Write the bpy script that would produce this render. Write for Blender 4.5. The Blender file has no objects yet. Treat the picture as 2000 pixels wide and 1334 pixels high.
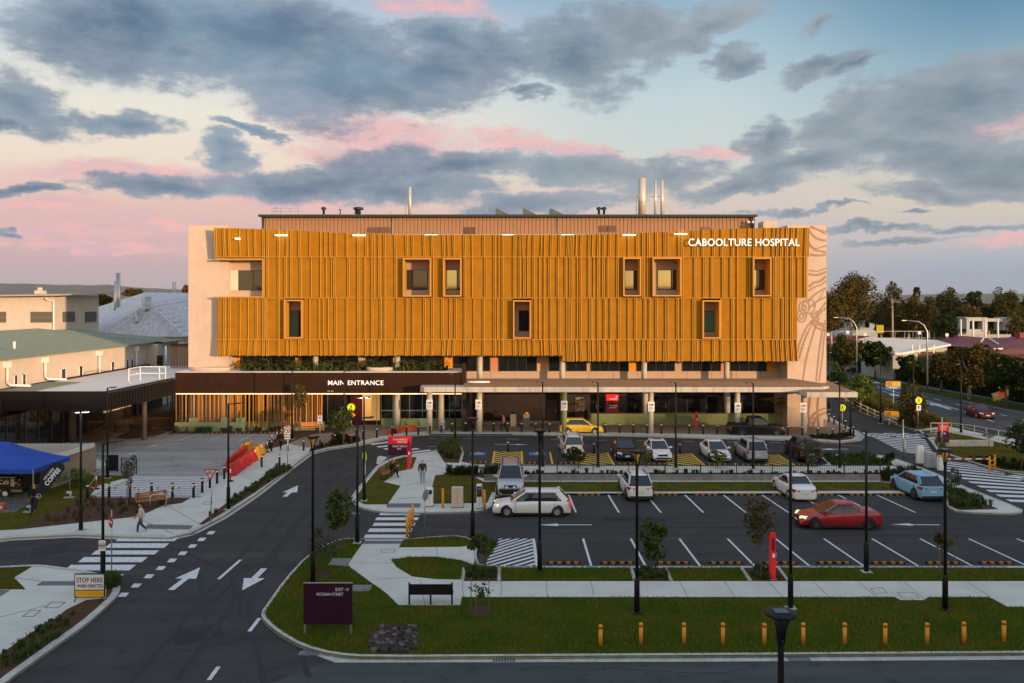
import bpy, bmesh, math, random
from mathutils import Vector, Matrix, noise
from mathutils.geometry import tessellate_polygon
random.seed(7)
scene = bpy.context.scene
col = scene.collection
PI = math.pi
F, H, HY = 1667.0, 13.0, 590.0
SIDE = {}

# ---- survey helpers: a point of the site, from the photogrammetric survey of the photograph
def G(px, py, z=0.0):
    Y = (H - z) * F / (py - HY)
    return Vector(((px - 1000) * Y / F, Y, z))
def FX(px, Y): return (px - 1000) * Y / F
def FZ(py, Y): return H + (HY - py) * Y / F

def lin(c):
    return tuple(((x / 255) / 12.92 if x / 255 <= .04045 else ((x / 255 + .055) / 1.055) ** 2.4) for x in c)

# ---- tagging
ORD = ['first', 'second', 'third', 'fourth', 'fifth', 'sixth', 'seventh', 'eighth', 'ninth', 'tenth', 'eleventh', 'twelfth',
       'thirteenth', 'fourteenth', 'fifteenth', 'sixteenth', 'seventeenth', 'eighteenth', 'nineteenth', 'twentieth',
       'twenty-first', 'twenty-second', 'twenty-third', 'twenty-fourth', 'twenty-fifth', 'twenty-sixth']
def tag(o, label=None, cat=None, group=None, kind=None):
    if label: o['label'] = label
    if cat: o['category'] = cat
    if group: o['group'] = group
    if kind: o['kind'] = kind
    return o
PM = {}
def thing(name, label, cat, loc=(0, 0, 0), rz=0, group=None):
    o = bpy.data.objects.new(name, None); col.objects.link(o)
    o.empty_display_size = .3
    o.location = loc; o.rotation_euler = (0, 0, rz)
    PM[o] = Matrix.Translation(Vector(loc)) @ Matrix.Rotation(rz, 4, 'Z')
    return tag(o, label, cat, group)
def children_of(o): return [c for c in list(col.objects) if c.parent == o]
def dup(root, loc, rz, label, group=None, kids=None):
    r = root.copy(); col.objects.link(r); r.location = loc; r.rotation_euler = (0, 0, rz)
    r['label'] = label
    if group: r['group'] = group
    for ch in (kids if kids is not None else children_of(root)):
        c = ch.copy(); col.objects.link(c); c.parent = r
        for g in SUB.get(ch.name, []):
            d = g.copy(); col.objects.link(d); d.parent = c
    return r
SUB = {}

class MB:
    def __init__(s): s.v = []; s.f = []; s.m = []; s.sm = []
    def face(s, pts, mi=0, sm=False):
        b = len(s.v); s.v += [tuple(p) for p in pts]; s.f.append(tuple(range(b, b + len(pts)))); s.m.append(mi); s.sm.append(sm)
    def mesh(s, vs, fs, mi=0, sm=False):
        b = len(s.v); s.v += [tuple(p) for p in vs]
        for f in fs: s.f.append(tuple(b + i for i in f)); s.m.append(mi); s.sm.append(sm)
        return s
    def box(s, x0, y0, z0, x1, y1, z1, mi=0, M=None):
        vs = [Vector((x, y, z)) for z in (z0, z1) for y in (y0, y1) for x in (x0, x1)]
        if M: vs = [M @ v for v in vs]
        return s.mesh(vs, [(0, 2, 3, 1), (4, 5, 7, 6), (0, 1, 5, 4), (2, 6, 7, 3), (0, 4, 6, 2), (1, 3, 7, 5)], mi)
    def bar(s, a, b, w, d=None, mi=0, up=(0, 0, 1)):
        a = Vector(a); b = Vector(b); d = d or w; t = (b - a); L = t.length; t.normalize()
        u = Vector(up)
        if abs(t.dot(u)) > .99: u = Vector((0, 1, 0))
        x = t.cross(u).normalized(); y = x.cross(t).normalized()
        vs = [p + x * sx * w / 2 + y * sy * d / 2 for p in (a, b) for sy in (-1, 1) for sx in (-1, 1)]
        return s.mesh(vs, [(0, 1, 3, 2), (4, 6, 7, 5), (0, 4, 5, 1), (2, 3, 7, 6), (0, 2, 6, 4), (1, 5, 7, 3)], mi)
    def tube(s, pts, r, n=8, mi=0, cap=True, sm=True):
        pts = [Vector(p) for p in pts]; rs = r if isinstance(r, (list, tuple)) else [r] * len(pts)
        base = len(s.v); ref = None
        for i, p in enumerate(pts):
            t = (pts[min(i + 1, len(pts) - 1)] - pts[max(i - 1, 0)]).normalized()
            if ref is None:
                u = Vector((0, 0, 1)) if abs(t.z) < .9 else Vector((0, 1, 0))
                x = t.cross(u).normalized()
            else:
                x = (ref - t * ref.dot(t)).normalized()
            ref = x; y = t.cross(x)
            for k in range(n):
                a = 2 * PI * k / n
                s.v.append(tuple(p + (x * math.cos(a) + y * math.sin(a)) * rs[i]))
        for i in range(len(pts) - 1):
            for k in range(n):
                k2 = (k + 1) % n
                s.f.append((base + i * n + k, base + i * n + k2, base + (i + 1) * n + k2, base + (i + 1) * n + k)); s.m.append(mi); s.sm.append(sm)
        if cap:
            s.f.append(tuple(base + k for k in reversed(range(n)))); s.m.append(mi); s.sm.append(False)
            e = base + (len(pts) - 1) * n
            s.f.append(tuple(e + k for k in range(n))); s.m.append(mi); s.sm.append(False)
        return s
    def lathe(s, prof, c=(0, 0, 0), n=16, mi=0, sx=1, sy=1, sm=True, cap=True):
        c = Vector(c); b = len(s.v)
        for (r, z) in prof:
            for k in range(n):
                a = 2 * PI * k / n
                s.v.append((c.x + r * math.cos(a) * sx, c.y + r * math.sin(a) * sy, c.z + z))
        for i in range(len(prof) - 1):
            for k in range(n):
                k2 = (k + 1) % n
                s.f.append((b + i * n + k, b + i * n + k2, b + (i + 1) * n + k2, b + (i + 1) * n + k)); s.m.append(mi); s.sm.append(sm)
        if cap:
            s.f.append(tuple(b + k for k in reversed(range(n)))); s.m.append(mi); s.sm.append(False)
            e = b + (len(prof) - 1) * n
            s.f.append(tuple(e + k for k in range(n))); s.m.append(mi); s.sm.append(False)
        return s
    def poly(s, pts, z=None, mi=0):
        P = [Vector(p) if z is None else Vector((p[0], p[1], z)) for p in pts]
        tris = tessellate_polygon([P])
        b = len(s.v); s.v += [tuple(p) for p in P]
        for t in tris:
            a, c, d = (P[i] for i in t)
            n = (c - a).cross(d - a)
            if n.z < 0: t = (t[0], t[2], t[1])
            s.f.append(tuple(b + i for i in t)); s.m.append(mi); s.sm.append(False)
        return s
    def prism(s, pts, z0, z1, mi=0, bottom=False):
        s.poly([(p[0], p[1]) for p in pts], z1, mi)
        n = len(pts)
        for i in range(n):
            p, q = pts[i], pts[(i + 1) % n]
            s.face([(p[0], p[1], z0), (q[0], q[1], z0), (q[0], q[1], z1), (p[0], p[1], z1)], mi)
        if bottom: s.poly([(p[0], p[1]) for p in pts], z0, mi)
        return s
    def wallpoly(s, pts, y0, y1, mi=0):
        """outline in the x-z plane given thickness along y"""
        P = [Vector((p[0], p[1], 0)) for p in pts]
        for yy in (y0, y1):
            b = len(s.v); s.v += [(p.x, yy, p.y) for p in P]
            for t in tessellate_polygon([P]):
                s.f.append(tuple(b + i for i in t)); s.m.append(mi); s.sm.append(False)
        n = len(P)
        for i in range(n):
            p, q = P[i], P[(i + 1) % n]
            s.face([(p.x, y0, p.y), (q.x, y0, q.y), (q.x, y1, q.y), (p.x, y1, p.y)], mi)
        return s
    def build(s, name, mats, parent=None, smooth=None):
        me = bpy.data.meshes.new(name)
        me.from_pydata(s.v, [], s.f)
        if not isinstance(mats, (list, tuple)): mats = [mats]
        for m in mats: me.materials.append(m)
        me.polygons.foreach_set('material_index', [min(i, len(mats) - 1) for i in s.m])
        me.polygons.foreach_set('use_smooth', [bool(smooth) if smooth is not None else x for x in s.sm])
        me.update()
        o = bpy.data.objects.new(name, me); col.objects.link(o)
        if parent is not None:
            o.parent = parent
            if parent in PM: o.matrix_parent_inverse = PM[parent].inverted()
            else: SUB.setdefault(parent.name, []).append(o)
        return o
def fixnormals(o):
    bm = bmesh.new(); bm.from_mesh(o.data); bmesh.ops.recalc_face_normals(bm, faces=bm.faces); bm.to_mesh(o.data); bm.free(); return o

# ---- materials
MATS = {}
def mat(name, c, rough=.7, metal=0.0, var=0.0, vscale=1.0, bump=0.0, bscale=20.0, c2=None, emit=None, es=0.0, trans=0.0, spec=.25,
        stretch=None, detail=4, alpha=1.0, coat=0.0, streak=0.0):
    if name in MATS: return MATS[name]
    m = bpy.data.materials.new(name); m.use_nodes = True; nt = m.node_tree; N = nt.nodes; L = nt.links
    b = N['Principled BSDF']
    b.inputs['Base Color'].default_value = (*c, 1); b.inputs['Roughness'].default_value = rough; b.inputs['Metallic'].default_value = metal
    b.inputs['Specular IOR Level'].default_value = spec
    b.inputs['Coat Weight'].default_value = coat
    if alpha < 1: b.inputs['Alpha'].default_value = alpha
    if trans: b.inputs['Transmission Weight'].default_value = trans
    if emit: b.inputs['Emission Color'].default_value = (*emit, 1); b.inputs['Emission Strength'].default_value = es
    if var or bump or c2:
        geo = N.new('ShaderNodeNewGeometry'); mp = N.new('ShaderNodeMapping')
        L.new(geo.outputs['Position'], mp.inputs['Vector'])
        if stretch: mp.inputs['Scale'].default_value = stretch
        vec = mp.outputs['Vector']
    if var or c2:
        nz = N.new('ShaderNodeTexNoise'); nz.inputs['Scale'].default_value = vscale; nz.inputs['Detail'].default_value = detail
        nz.inputs['Roughness'].default_value = .62
        L.new(vec, nz.inputs['Vector'])
        mx = N.new('ShaderNodeMix'); mx.data_type = 'RGBA'
        rmp = N.new('ShaderNodeMapRange'); rmp.inputs['From Min'].default_value = .32; rmp.inputs['From Max'].default_value = .68
        L.new(nz.outputs['Fac'], rmp.inputs['Value']); L.new(rmp.outputs['Result'], mx.inputs['Factor'])
        cc = c2 if c2 else tuple(min(1, x * (1 + var)) for x in c)
        ca = c if c2 else tuple(x * (1 - var) for x in c)
        mx.inputs['A'].default_value = (*ca, 1); mx.inputs['B'].default_value = (*cc, 1)
        out = mx.outputs['Result']
        if streak:   # water stains running down
            m2 = N.new('ShaderNodeMapping'); m2.inputs['Scale'].default_value = (1.6, 1.6, .12); L.new(geo.outputs['Position'], m2.inputs['Vector'])
            n2 = N.new('ShaderNodeTexNoise'); n2.inputs['Scale'].default_value = 2; n2.inputs['Detail'].default_value = 5; L.new(m2.outputs['Vector'], n2.inputs['Vector'])
            r2 = N.new('ShaderNodeMapRange'); r2.inputs['From Min'].default_value = .5; r2.inputs['From Max'].default_value = .75; r2.inputs['To Max'].default_value = streak
            L.new(n2.outputs['Fac'], r2.inputs['Value'])
            x2 = N.new('ShaderNodeMix'); x2.data_type = 'RGBA'; L.new(r2.outputs['Result'], x2.inputs['Factor']); L.new(out, x2.inputs['A'])
            x2.inputs['B'].default_value = (*[x * .45 for x in c], 1); out = x2.outputs['Result']
        L.new(out, b.inputs['Base Color'])
    if bump:
        n3 = N.new('ShaderNodeTexNoise'); n3.inputs['Scale'].default_value = bscale; n3.inputs['Detail'].default_value = 6; L.new(vec, n3.inputs['Vector'])
        bp = N.new('ShaderNodeBump'); bp.inputs['Strength'].default_value = bump; bp.inputs['Distance'].default_value = .05
        L.new(n3.outputs['Fac'], bp.inputs['Height']); L.new(bp.outputs['Normal'], b.inputs['Normal'])
    MATS[name] = m
    return m

def asphalt_mat(name, c, seed=0):
    m = mat(name, c, .85, var=.12, vscale=.35, bump=.35, bscale=40)
    nt = m.node_tree; N = nt.nodes; L = nt.links; b = N['Principled BSDF']
    geo = N.new('ShaderNodeNewGeometry')
    n1 = N.new('ShaderNodeTexNoise'); n1.inputs['Scale'].default_value = 14; n1.inputs['Detail'].default_value = 3; L.new(geo.outputs['Position'], n1.inputs['Vector'])
    mp = N.new('ShaderNodeMapping'); mp.inputs['Scale'].default_value = (.05, .6, 1); L.new(geo.outputs['Position'], mp.inputs['Vector'])
    n2 = N.new('ShaderNodeTexNoise'); n2.inputs['Scale'].default_value = 1.2; n2.inputs['Detail'].default_value = 5; L.new(mp.outputs['Vector'], n2.inputs['Vector'])
    a = N.new('ShaderNodeMath'); a.operation = 'ADD'; L.new(n1.outputs['Fac'], a.inputs[0]); L.new(n2.outputs['Fac'], a.inputs[1])
    r = N.new('ShaderNodeMapRange'); r.inputs['From Min'].default_value = .7; r.inputs['From Max'].default_value = 1.3; r.inputs['To Min'].default_value = .72; r.inputs['To Max'].default_value = 1.32
    L.new(a.outputs[0], r.inputs['Value'])
    src = b.inputs['Base Color'].links[0].from_socket
    h = N.new('ShaderNodeVectorMath'); h.operation = 'SCALE'; L.new(src, h.inputs[0]); L.new(r.outputs['Result'], h.inputs['Scale'])
    n3 = N.new('ShaderNodeTexNoise'); n3.inputs['Scale'].default_value = .9; n3.inputs['Detail'].default_value = 4; L.new(geo.outputs['Position'], n3.inputs['Vector'])
    r3 = N.new('ShaderNodeMapRange'); r3.inputs['From Min'].default_value = .60; r3.inputs['From Max'].default_value = .72; r3.inputs['To Min'].default_value = 1; r3.inputs['To Max'].default_value = .62; L.new(n3.outputs['Fac'], r3.inputs['Value'])
    h2 = N.new('ShaderNodeVectorMath'); h2.operation = 'SCALE'; L.new(h.outputs[0], h2.inputs[0]); L.new(r3.outputs['Result'], h2.inputs['Scale'])
    L.new(h2.outputs[0], b.inputs['Base Color'])
    return m

M_asph = asphalt_mat('asphalt', (.044, .0445, .043))
M_asph2 = asphalt_mat('asphalt_old', (.056, .064, .062))
M_bay = asphalt_mat('asphalt_pale', (.27, .275, .26))
M_conc = mat('concrete_path', (.56, .565, .50), .85, var=.09, vscale=.6, bump=.15)
M_concd = mat('concrete_dark', (.14, .15, .16), .85, var=.15, vscale=3)
M_kerb = mat('kerb_concrete', (.46, .45, .40), .85, var=.18, vscale=2.5, bump=.2)
M_plaza = mat('plaza_paver', (.28, .22, .17), .85, var=.1, vscale=1.5)
M_white = mat('road_paint_white', (.74, .76, .76), .7, c2=(.5, .51, .52), vscale=5, detail=8)
M_whitew = mat('road_paint_worn', (.5, .5, .5), .8, c2=(.14, .14, .145), vscale=6)
M_yellowp = mat('road_paint_yellow', (.62, .42, .05), .7, var=.12, vscale=6)
M_bluep = mat('road_paint_blue', (.05, .16, .36), .7, var=.15, vscale=8)
M_earth = mat('ground_earth', (.045, .06, .025), .95, c2=(.10, .085, .04), vscale=.03)
M_turf = mat('lawn_turf', (.03, .06, .005), .95, spec=.05, c2=(.08, .075, .010), vscale=.55, bump=.8, bscale=30)
M_turf2 = mat('lawn_turf_dry', (.055, .072, .009), .95, spec=.05, c2=(.13, .095, .02), vscale=.7, bump=.8, bscale=30)
M_mulch = mat('mulch', (.06, .028, .014), .95, c2=(.13, .068, .038), vscale=14, bump=1, bscale=60)
M_black = mat('black_paint', (.010, .010, .011), .45)
M_steel = mat('galvanised_steel', (.45, .46, .47), .4, .8, var=.1, vscale=5)
M_rubber = mat('black_rubber', (.018, .018, .02), .8)
M_glass = mat('dark_glass', (.012, .015, .018), .04, spec=.9)

# ---- camera
cam = bpy.data.cameras.new('camera'); camo = bpy.data.objects.new('camera', cam); col.objects.link(camo)
camo.location = (0, 0, H); camo.rotation_euler = (PI / 2, 0, 0)
cam.sensor_width = 36; cam.lens = 36 * F / 2000; cam.shift_y = -(667 - HY) / 2000
cam.clip_end = 20000; cam.clip_start = .5
scene.camera = camo
scene.view_settings.view_transform = 'Standard'; scene.view_settings.look = 'None'
scene.view_settings.exposure = 0.0; scene.view_settings.gamma = 1

# ---- sun
SUN_EL, SUN_AZ = math.radians(5.0), math.radians(134)       # low in the west, behind and to the right of the viewer
sd = Vector((math.sin(SUN_AZ) * math.cos(SUN_EL), math.cos(SUN_AZ) * math.cos(SUN_EL), math.sin(SUN_EL)))
sl = bpy.data.lights.new('sun', 'SUN'); sl.energy = 4.9; sl.angle = math.radians(.9); sl.color = (1, .63, .35)
so = bpy.data.objects.new('sun', sl); col.objects.link(so); so.rotation_euler = (-sd).to_track_quat('-Z', 'Y').to_euler(); so.location = (60, -60, 60)

# ---- sky
scene.cycles.max_bounces = 6; scene.cycles.diffuse_bounces = 3; scene.cycles.glossy_bounces = 3; scene.cycles.caustics_reflective = False; scene.cycles.caustics_refractive = False
w = bpy.data.worlds.new('World'); scene.world = w; w.use_nodes = True
nt = w.node_tree; N = nt.nodes; L = nt.links
bg = N['Background']; w.cycles.sampling_method = 'MANUAL'; w.cycles.sample_map_resolution = 512
def nmath(op, a=None, b=None, c=None, clamp=False):
    n = N.new('ShaderNodeMath'); n.operation = op; n.use_clamp = clamp
    for i, x in enumerate((a, b, c)):
        if x is None: continue
        if isinstance(x, (int, float)): n.inputs[i].default_value = x
        else: L.new(x, n.inputs[i])
    return n.outputs[0]
def nramp(fac, stops):
    n = N.new('ShaderNodeValToRGB'); r = n.color_ramp
    while len(r.elements) < len(stops): r.elements.new(.5)
    for e, (p, c) in zip(r.elements, stops): e.position = p; e.color = (*lin(c), 1)
    L.new(fac, n.inputs[0]); return n.outputs[0]
def nmix(f, a, b):
    n = N.new('ShaderNodeMix'); n.data_type = 'RGBA'
    for k, x in (('Factor', f), ('A', a), ('B', b)):
        if isinstance(x, (int, float)): n.inputs[k].default_value = x
        elif isinstance(x, tuple): n.inputs[k].default_value = (*x, 1)
        else: L.new(x, n.inputs[k])
    return n.outputs['Result']
def nsmooth(v, lo, hi, a=0.0, b=1.0):
    n = N.new('ShaderNodeMapRange'); n.interpolation_type = 'SMOOTHSTEP'
    L.new(v, n.inputs['Value'])
    for k, x in (('From Min', lo), ('From Max', hi), ('To Min', a), ('To Max', b)): n.inputs[k].default_value = x
    return n.outputs['Result']
tc = N.new('ShaderNodeTexCoord'); sp = N.new('ShaderNodeSeparateXYZ'); L.new(tc.outputs['Generated'], sp.inputs[0])
az = nmath('ARCTAN2', sp.outputs['X'], sp.outputs['Y']); el = nmath('ARCSINE', sp.outputs['Z'])
def SK(px, py):
    a = math.atan((px - 1000) / F); e = math.atan((HY - py) / math.hypot(F, px - 1000)); return a, e
EM = .40
def eln(py): return max(0, min(1, (SK(1000, py)[1] + .02) / (EM + .02)))
ef = nmath('DIVIDE', nmath('ADD', el, .02), EM + .02, clamp=True)
rl = nramp(ef, [(eln(y), c) for y, c in ((600, (168, 160, 172)), (545, (190, 172, 180)), (490, (214, 178, 180)), (420, (228, 192, 184)), (340, (240, 222, 204)), (240, (236, 232, 218)), (110, (206, 216, 224)), (0, (168, 190, 212)), (-150, (140, 158, 178)))])
rr = nramp(ef, [(eln(y), c) for y, c in ((600, (136, 152, 170)), (530, (160, 174, 190)), (480, (196, 192, 194)), (410, (216, 206, 188)), (320, (196, 204, 200)), (220, (154, 186, 198)), (100, (112, 154, 180)), (0, (84, 128, 156)), (-150, (70, 110, 142)))])
rc = nramp(ef, [(eln(y), c) for y, c in ((600, (160, 162, 176)), (480, (200, 188, 190)), (380, (218, 206, 196)), (300, (206, 216, 212)), (200, (196, 213, 218)), (100, (172, 200, 214)), (0, (146, 178, 200)), (-150, (110, 140, 168)))])
f1 = nsmooth(az, SK(700, 300)[0], SK(1300, 300)[0]); f2 = nsmooth(az, SK(1350, 300)[0], SK(1950, 300)[0])
base = nmix(f2, nmix(f1, rl, rc), rr)
cv = N.new('ShaderNodeCombineXYZ'); L.new(az, cv.inputs[0]); L.new(el, cv.inputs[1])
def vnoise(scale, detail, stretch, off=(0, 0, 0), rough=.6, vec=None):
    mp = N.new('ShaderNodeMapping'); mp.inputs['Scale'].default_value = stretch; mp.inputs['Location'].default_value = off
    L.new(vec or cv.outputs[0], mp.inputs[0])
    n = N.new('ShaderNodeTexNoise'); n.inputs['Scale'].default_value = scale; n.inputs['Detail'].default_value = detail; n.inputs['Roughness'].default_value = rough
    L.new(mp.outputs[0], n.inputs['Vector']); return n
wn = vnoise(9, 5, (1, 1.8, 1), rough=.62)
wv = N.new('ShaderNodeVectorMath'); wv.operation = 'SUBTRACT'; L.new(wn.outputs['Color'], wv.inputs[0]); wv.inputs[1].default_value = (.5, .5, .5)
ws = N.new('ShaderNodeVectorMath'); ws.operation = 'MULTIPLY'; L.new(wv.outputs[0], ws.inputs[0]); ws.inputs[1].default_value = (.13, .065, 0)
wa = N.new('ShaderNodeVectorMath'); wa.operation = 'ADD'; L.new(cv.outputs[0], wa.inputs[0]); L.new(ws.outputs[0], wa.inputs[1])
def blobs(lst, vec):
    out = None
    for (px, py, rx, ry, rot) in lst:
        a, e = SK(px, py)
        mp = N.new('ShaderNodeMapping'); mp.vector_type = 'TEXTURE'
        mp.inputs['Location'].default_value = (a, e, 0); mp.inputs['Rotation'].default_value = (0, 0, math.radians(rot)); mp.inputs['Scale'].default_value = (rx / F, ry / F, 1)
        L.new(vec, mp.inputs[0])
        ln = N.new('ShaderNodeVectorMath'); ln.operation = 'LENGTH'; L.new(mp.outputs[0], ln.inputs[0])
        v = nmath('SUBTRACT', 1.0, ln.outputs['Value'])
        out = v if out is None else nmath('SMOOTH_MAX', out, v, .12)
    return out
DARK = [(560, 90, 480, 100, -4), (650, 160, 270, 85, 0), (820, 130, 240, 100, 0), (300, 70, 260, 95, 0), (730, 170, 270, 80, 0), (260, 60, 260, 75, 0), (60, 190, 120, 70, -20), (900, 90, 220, 60, -10),
        (1130, 110, 130, 95, -20), (1240, 60, 130, 60, 0), (1330, 80, 110, 45, 10), (255, 243, 95, 30, -8), (480, 250, 80, 12, -4), (440, 295, 70, 38, 0), (20, 235, 50, 16, 0),
        (60, 365, 110, 14, -2), (330, 360, 190, 24, 2), (600, 365, 250, 40, -3), (760, 360, 240, 60, 0), (900, 320, 260, 48, 0), (1150, 330, 290, 44, -4), (1050, 395, 210, 26, 6),
        (1500, 270, 60, 60, -50), (1650, 240, 150, 55, 8), (1850, 215, 220, 95, 10), (1560, 330, 230, 34, 10), (1450, 365, 150, 26, 4), (1800, 300, 250, 60, -6), (1950, 330, 150, 55, -8),
        (1615, 125, 120, 20, 8), (1680, 128, 70, 16, 10), (1620, 45, 40, 24, 10), (1400, 35, 120, 40, 10), (1440, 110, 70, 30, 10), (1860, 370, 170, 24, -4), (1700, 452, 110, 9, 0), (1880, 450, 110, 9, 2), (1760, 478, 120, 9, 2), (1540, 415, 90, 8, 4), (1640, 405, 60, 7, 4), (1800, 410, 60, 8, 2),
        (1035, 190, 45, 20, 0), (15, 450, 30, 8, 0)]
PINK = [(760, 255, 330, 66, -8), (700, 300, 200, 40, -4), (980, 262, 150, 26, -12), (1120, 285, 190, 22, -10), (1400, 300, 120, 16, -6), (240, 330, 260, 26, 4), (430, 335, 120, 16, 2), (60, 400, 160, 22, 0), (110, 452, 200, 18, 2), (300, 425, 150, 22, 0),
        (830, 10, 170, 30, -6), (1100, 372, 80, 12, 6), (820, 330, 60, 14, -10), (1960, 470, 110, 20, 8), (1960, 255, 80, 40, 0), (560, 400, 160, 30, 0), (200, 478, 240, 16, 0)]
fb = vnoise(11, 9, (1, 2.1, 1), (3.1, 1.7, .3), .6).outputs['Fac']
fb2 = vnoise(30, 8, (1, 2.6, 1), (1.1, 5.7, .3), .65).outputs['Fac']
df = nmath('ADD', blobs(DARK, wa.outputs[0]), nmath('ADD', nmath('MULTIPLY', nmath('SUBTRACT', fb, .5), 1.25), nmath('MULTIPLY', nmath('SUBTRACT', fb2, .5), .85)))
pf = nmath('ADD', blobs(PINK, wa.outputs[0]), nmath('ADD', nmath('MULTIPLY', nmath('SUBTRACT', fb2, .5), 1.1), nmath('MULTIPLY', nmath('SUBTRACT', fb, .5), .7)))
dd = nsmooth(df, -.02, .42); pd = nsmooth(pf, .0, .75)
pinkc = nmix(nsmooth(fb2, .35, .65), lin((216, 184, 194)), lin((246, 188, 184)))
# clouds elsewhere round the sky, seen only from other places and in reflections
hf = nmath('GREATER_THAN', nmath('ABSOLUTE', az), .75)
gen = nmath('MULTIPLY', nsmooth(fb, .48, .66), hf)
s1 = nmix(nmath('MULTIPLY', pd, .85), base, pinkc)
shade = nsmooth(vnoise(5, 3, (1, 1.8, 1), (8, 2, 0)).outputs['Fac'], .34, .66)
dkl = nmix(shade, lin((78, 110, 138)), lin((116, 146, 170)))
dkr = nmix(shade, lin((104, 128, 146)), lin((142, 155, 164)))
dk = nmix(f1, dkl, dkr)
edge = nsmooth(df, .3, 1.0)
dkc = nmix(edge, nmix(.35, dk, lin((190, 196, 206))), dk)
s2 = nmix(nmath('MULTIPLY', dd, .92), s1, dkc)
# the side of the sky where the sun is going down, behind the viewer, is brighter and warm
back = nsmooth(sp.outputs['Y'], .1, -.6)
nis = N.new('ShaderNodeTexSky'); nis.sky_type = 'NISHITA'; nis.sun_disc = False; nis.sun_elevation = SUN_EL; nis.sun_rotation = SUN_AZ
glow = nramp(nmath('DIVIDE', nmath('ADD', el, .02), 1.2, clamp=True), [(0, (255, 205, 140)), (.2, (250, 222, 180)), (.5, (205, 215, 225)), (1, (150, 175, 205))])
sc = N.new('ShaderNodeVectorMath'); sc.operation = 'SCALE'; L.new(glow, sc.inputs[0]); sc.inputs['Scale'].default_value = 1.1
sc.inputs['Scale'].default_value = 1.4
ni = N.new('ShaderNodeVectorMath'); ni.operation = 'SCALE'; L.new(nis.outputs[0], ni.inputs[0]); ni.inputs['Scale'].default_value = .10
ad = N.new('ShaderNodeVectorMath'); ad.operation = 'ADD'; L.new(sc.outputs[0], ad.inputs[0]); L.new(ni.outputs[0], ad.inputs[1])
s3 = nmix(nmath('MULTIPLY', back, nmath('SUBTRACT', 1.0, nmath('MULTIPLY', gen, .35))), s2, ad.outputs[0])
up = nsmooth(el, .45, 1.0)
s4 = nmix(up, s3, lin((182, 200, 226)))
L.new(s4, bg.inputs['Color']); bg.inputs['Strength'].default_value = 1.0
# =================== ground ===================
def GP(pts, z=0.0): return [G(p[0], p[1], z) for p in pts]
def sheet(name, polys, z, m, label=None, cat=None, kind='structure', zp=None):
    mb = MB()
    for p in polys: mb.poly(GP(p, z if zp is None else zp), z)
    o = mb.build(name, m); tag(o, kind=kind)
    if label: tag(o, label, cat)
    return o
IZ = .13
mb = MB()
n = 14
for i in range(n):
    for j in range(n): pass
mb.poly([(-17000, -300), (17000, -300), (17000, 17000), (-17000, 17000)], -.05)
tag(mb.build('ground', M_earth), kind='structure')
mb = MB(); mb.poly([(-70, 8), (62, 8), (62, 96), (44, 110), (36, 104), (34, 96), (-70, 96)], 0)
mb.poly([G(1612, 835), G(1700, 835), G(1640, 765), G(1612, 728)], .003)
tag(mb.build('road', M_asph), kind='structure')
mb = MB(); mb.poly([G(352, 1400), G(650, 1290), G(2080, 1290), (62, 8), (-3, 8)], .004)
mb.poly([(-70, 8), (-3, 8), (-3, -200), (-70, -200)], -.01)
tag(mb.build('street', M_asph2), kind='structure')

I1 = [(507, 1198), (522, 1177), (553, 1133), (598, 1084), (640, 1060), (674, 1050), (714, 1053), (790, 1053), (848, 1047), (905, 1045), (932, 1058), (930, 1085), (940, 1107), (2080, 1107), (2080, 1274),
      (1400, 1279), (720, 1283), (650, 1278), (590, 1262), (545, 1237), (517, 1214)]
I2 = [(0, 1338), (112, 1257), (168, 1218), (207, 1184), (229, 1163), (236, 1148), (233, 1135), (207, 1123), (165, 1113), (132, 1109), (98, 1104), (70, 1102), (14, 1105), (-60, 1108), (-200, 1400), (-40, 1380)]
I3 = [(-190, 1052), (0, 1052), (25, 1049), (150, 1043), (240, 1047), (330, 1049), (372, 1040), (396, 1028), (435, 1008), (500, 965), (545, 930), (580, 903), (605, 885), (640, 876), (700, 868),
      (740, 858), (790, 850), (840, 847), (1000, 847), (1200, 849), (1350, 853), (1560, 858), (1640, 862), (1676, 858), (1684, 850), (1672, 840), (1640, 826), (1618, 812)]
I4 = [(683, 975), (696, 955), (714, 935), (739, 905), (762, 895), (797, 887), (853, 880), (860, 868), (892, 864), (907, 880), (900, 907), (1625, 911), (1597, 888), (1724, 886), (1823, 921), (1875, 946), (1996, 993),
      (1998, 1000), (1975, 1003), (1872, 999), (1850, 989), (1846, 975), (1842, 963), (967, 963), (965, 985), (945, 998), (830, 1001), (740, 999), (700, 990)]
W3 = [(36, 98), (-95, 98), (-95, 60)]
I3w = GP(I3, IZ) + [Vector((x, y, 0)) for x, y in W3]
I1w, I2w, I4w = GP(I1, IZ), GP(I2, IZ), GP(I4, IZ)
I5 = [(1824, 871), (1830, 881), (1872, 894), (1946, 918), (2000, 923), (2120, 930), (2160, 900), (2100, 885), (2000, 862), (1900, 838), (1860, 828), (1790, 838), (1813, 856)]
I6 = [(1622, 768), (1637, 779), (1682, 806), (1748, 829), (1790, 840), (1860, 830), (1867, 826), (1810, 809), (1763, 796), (1709, 764), (1680, 750), (1640, 735), (1612, 728)]
I5w, I6w = GP(I5, IZ), GP(I6, IZ)

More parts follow.
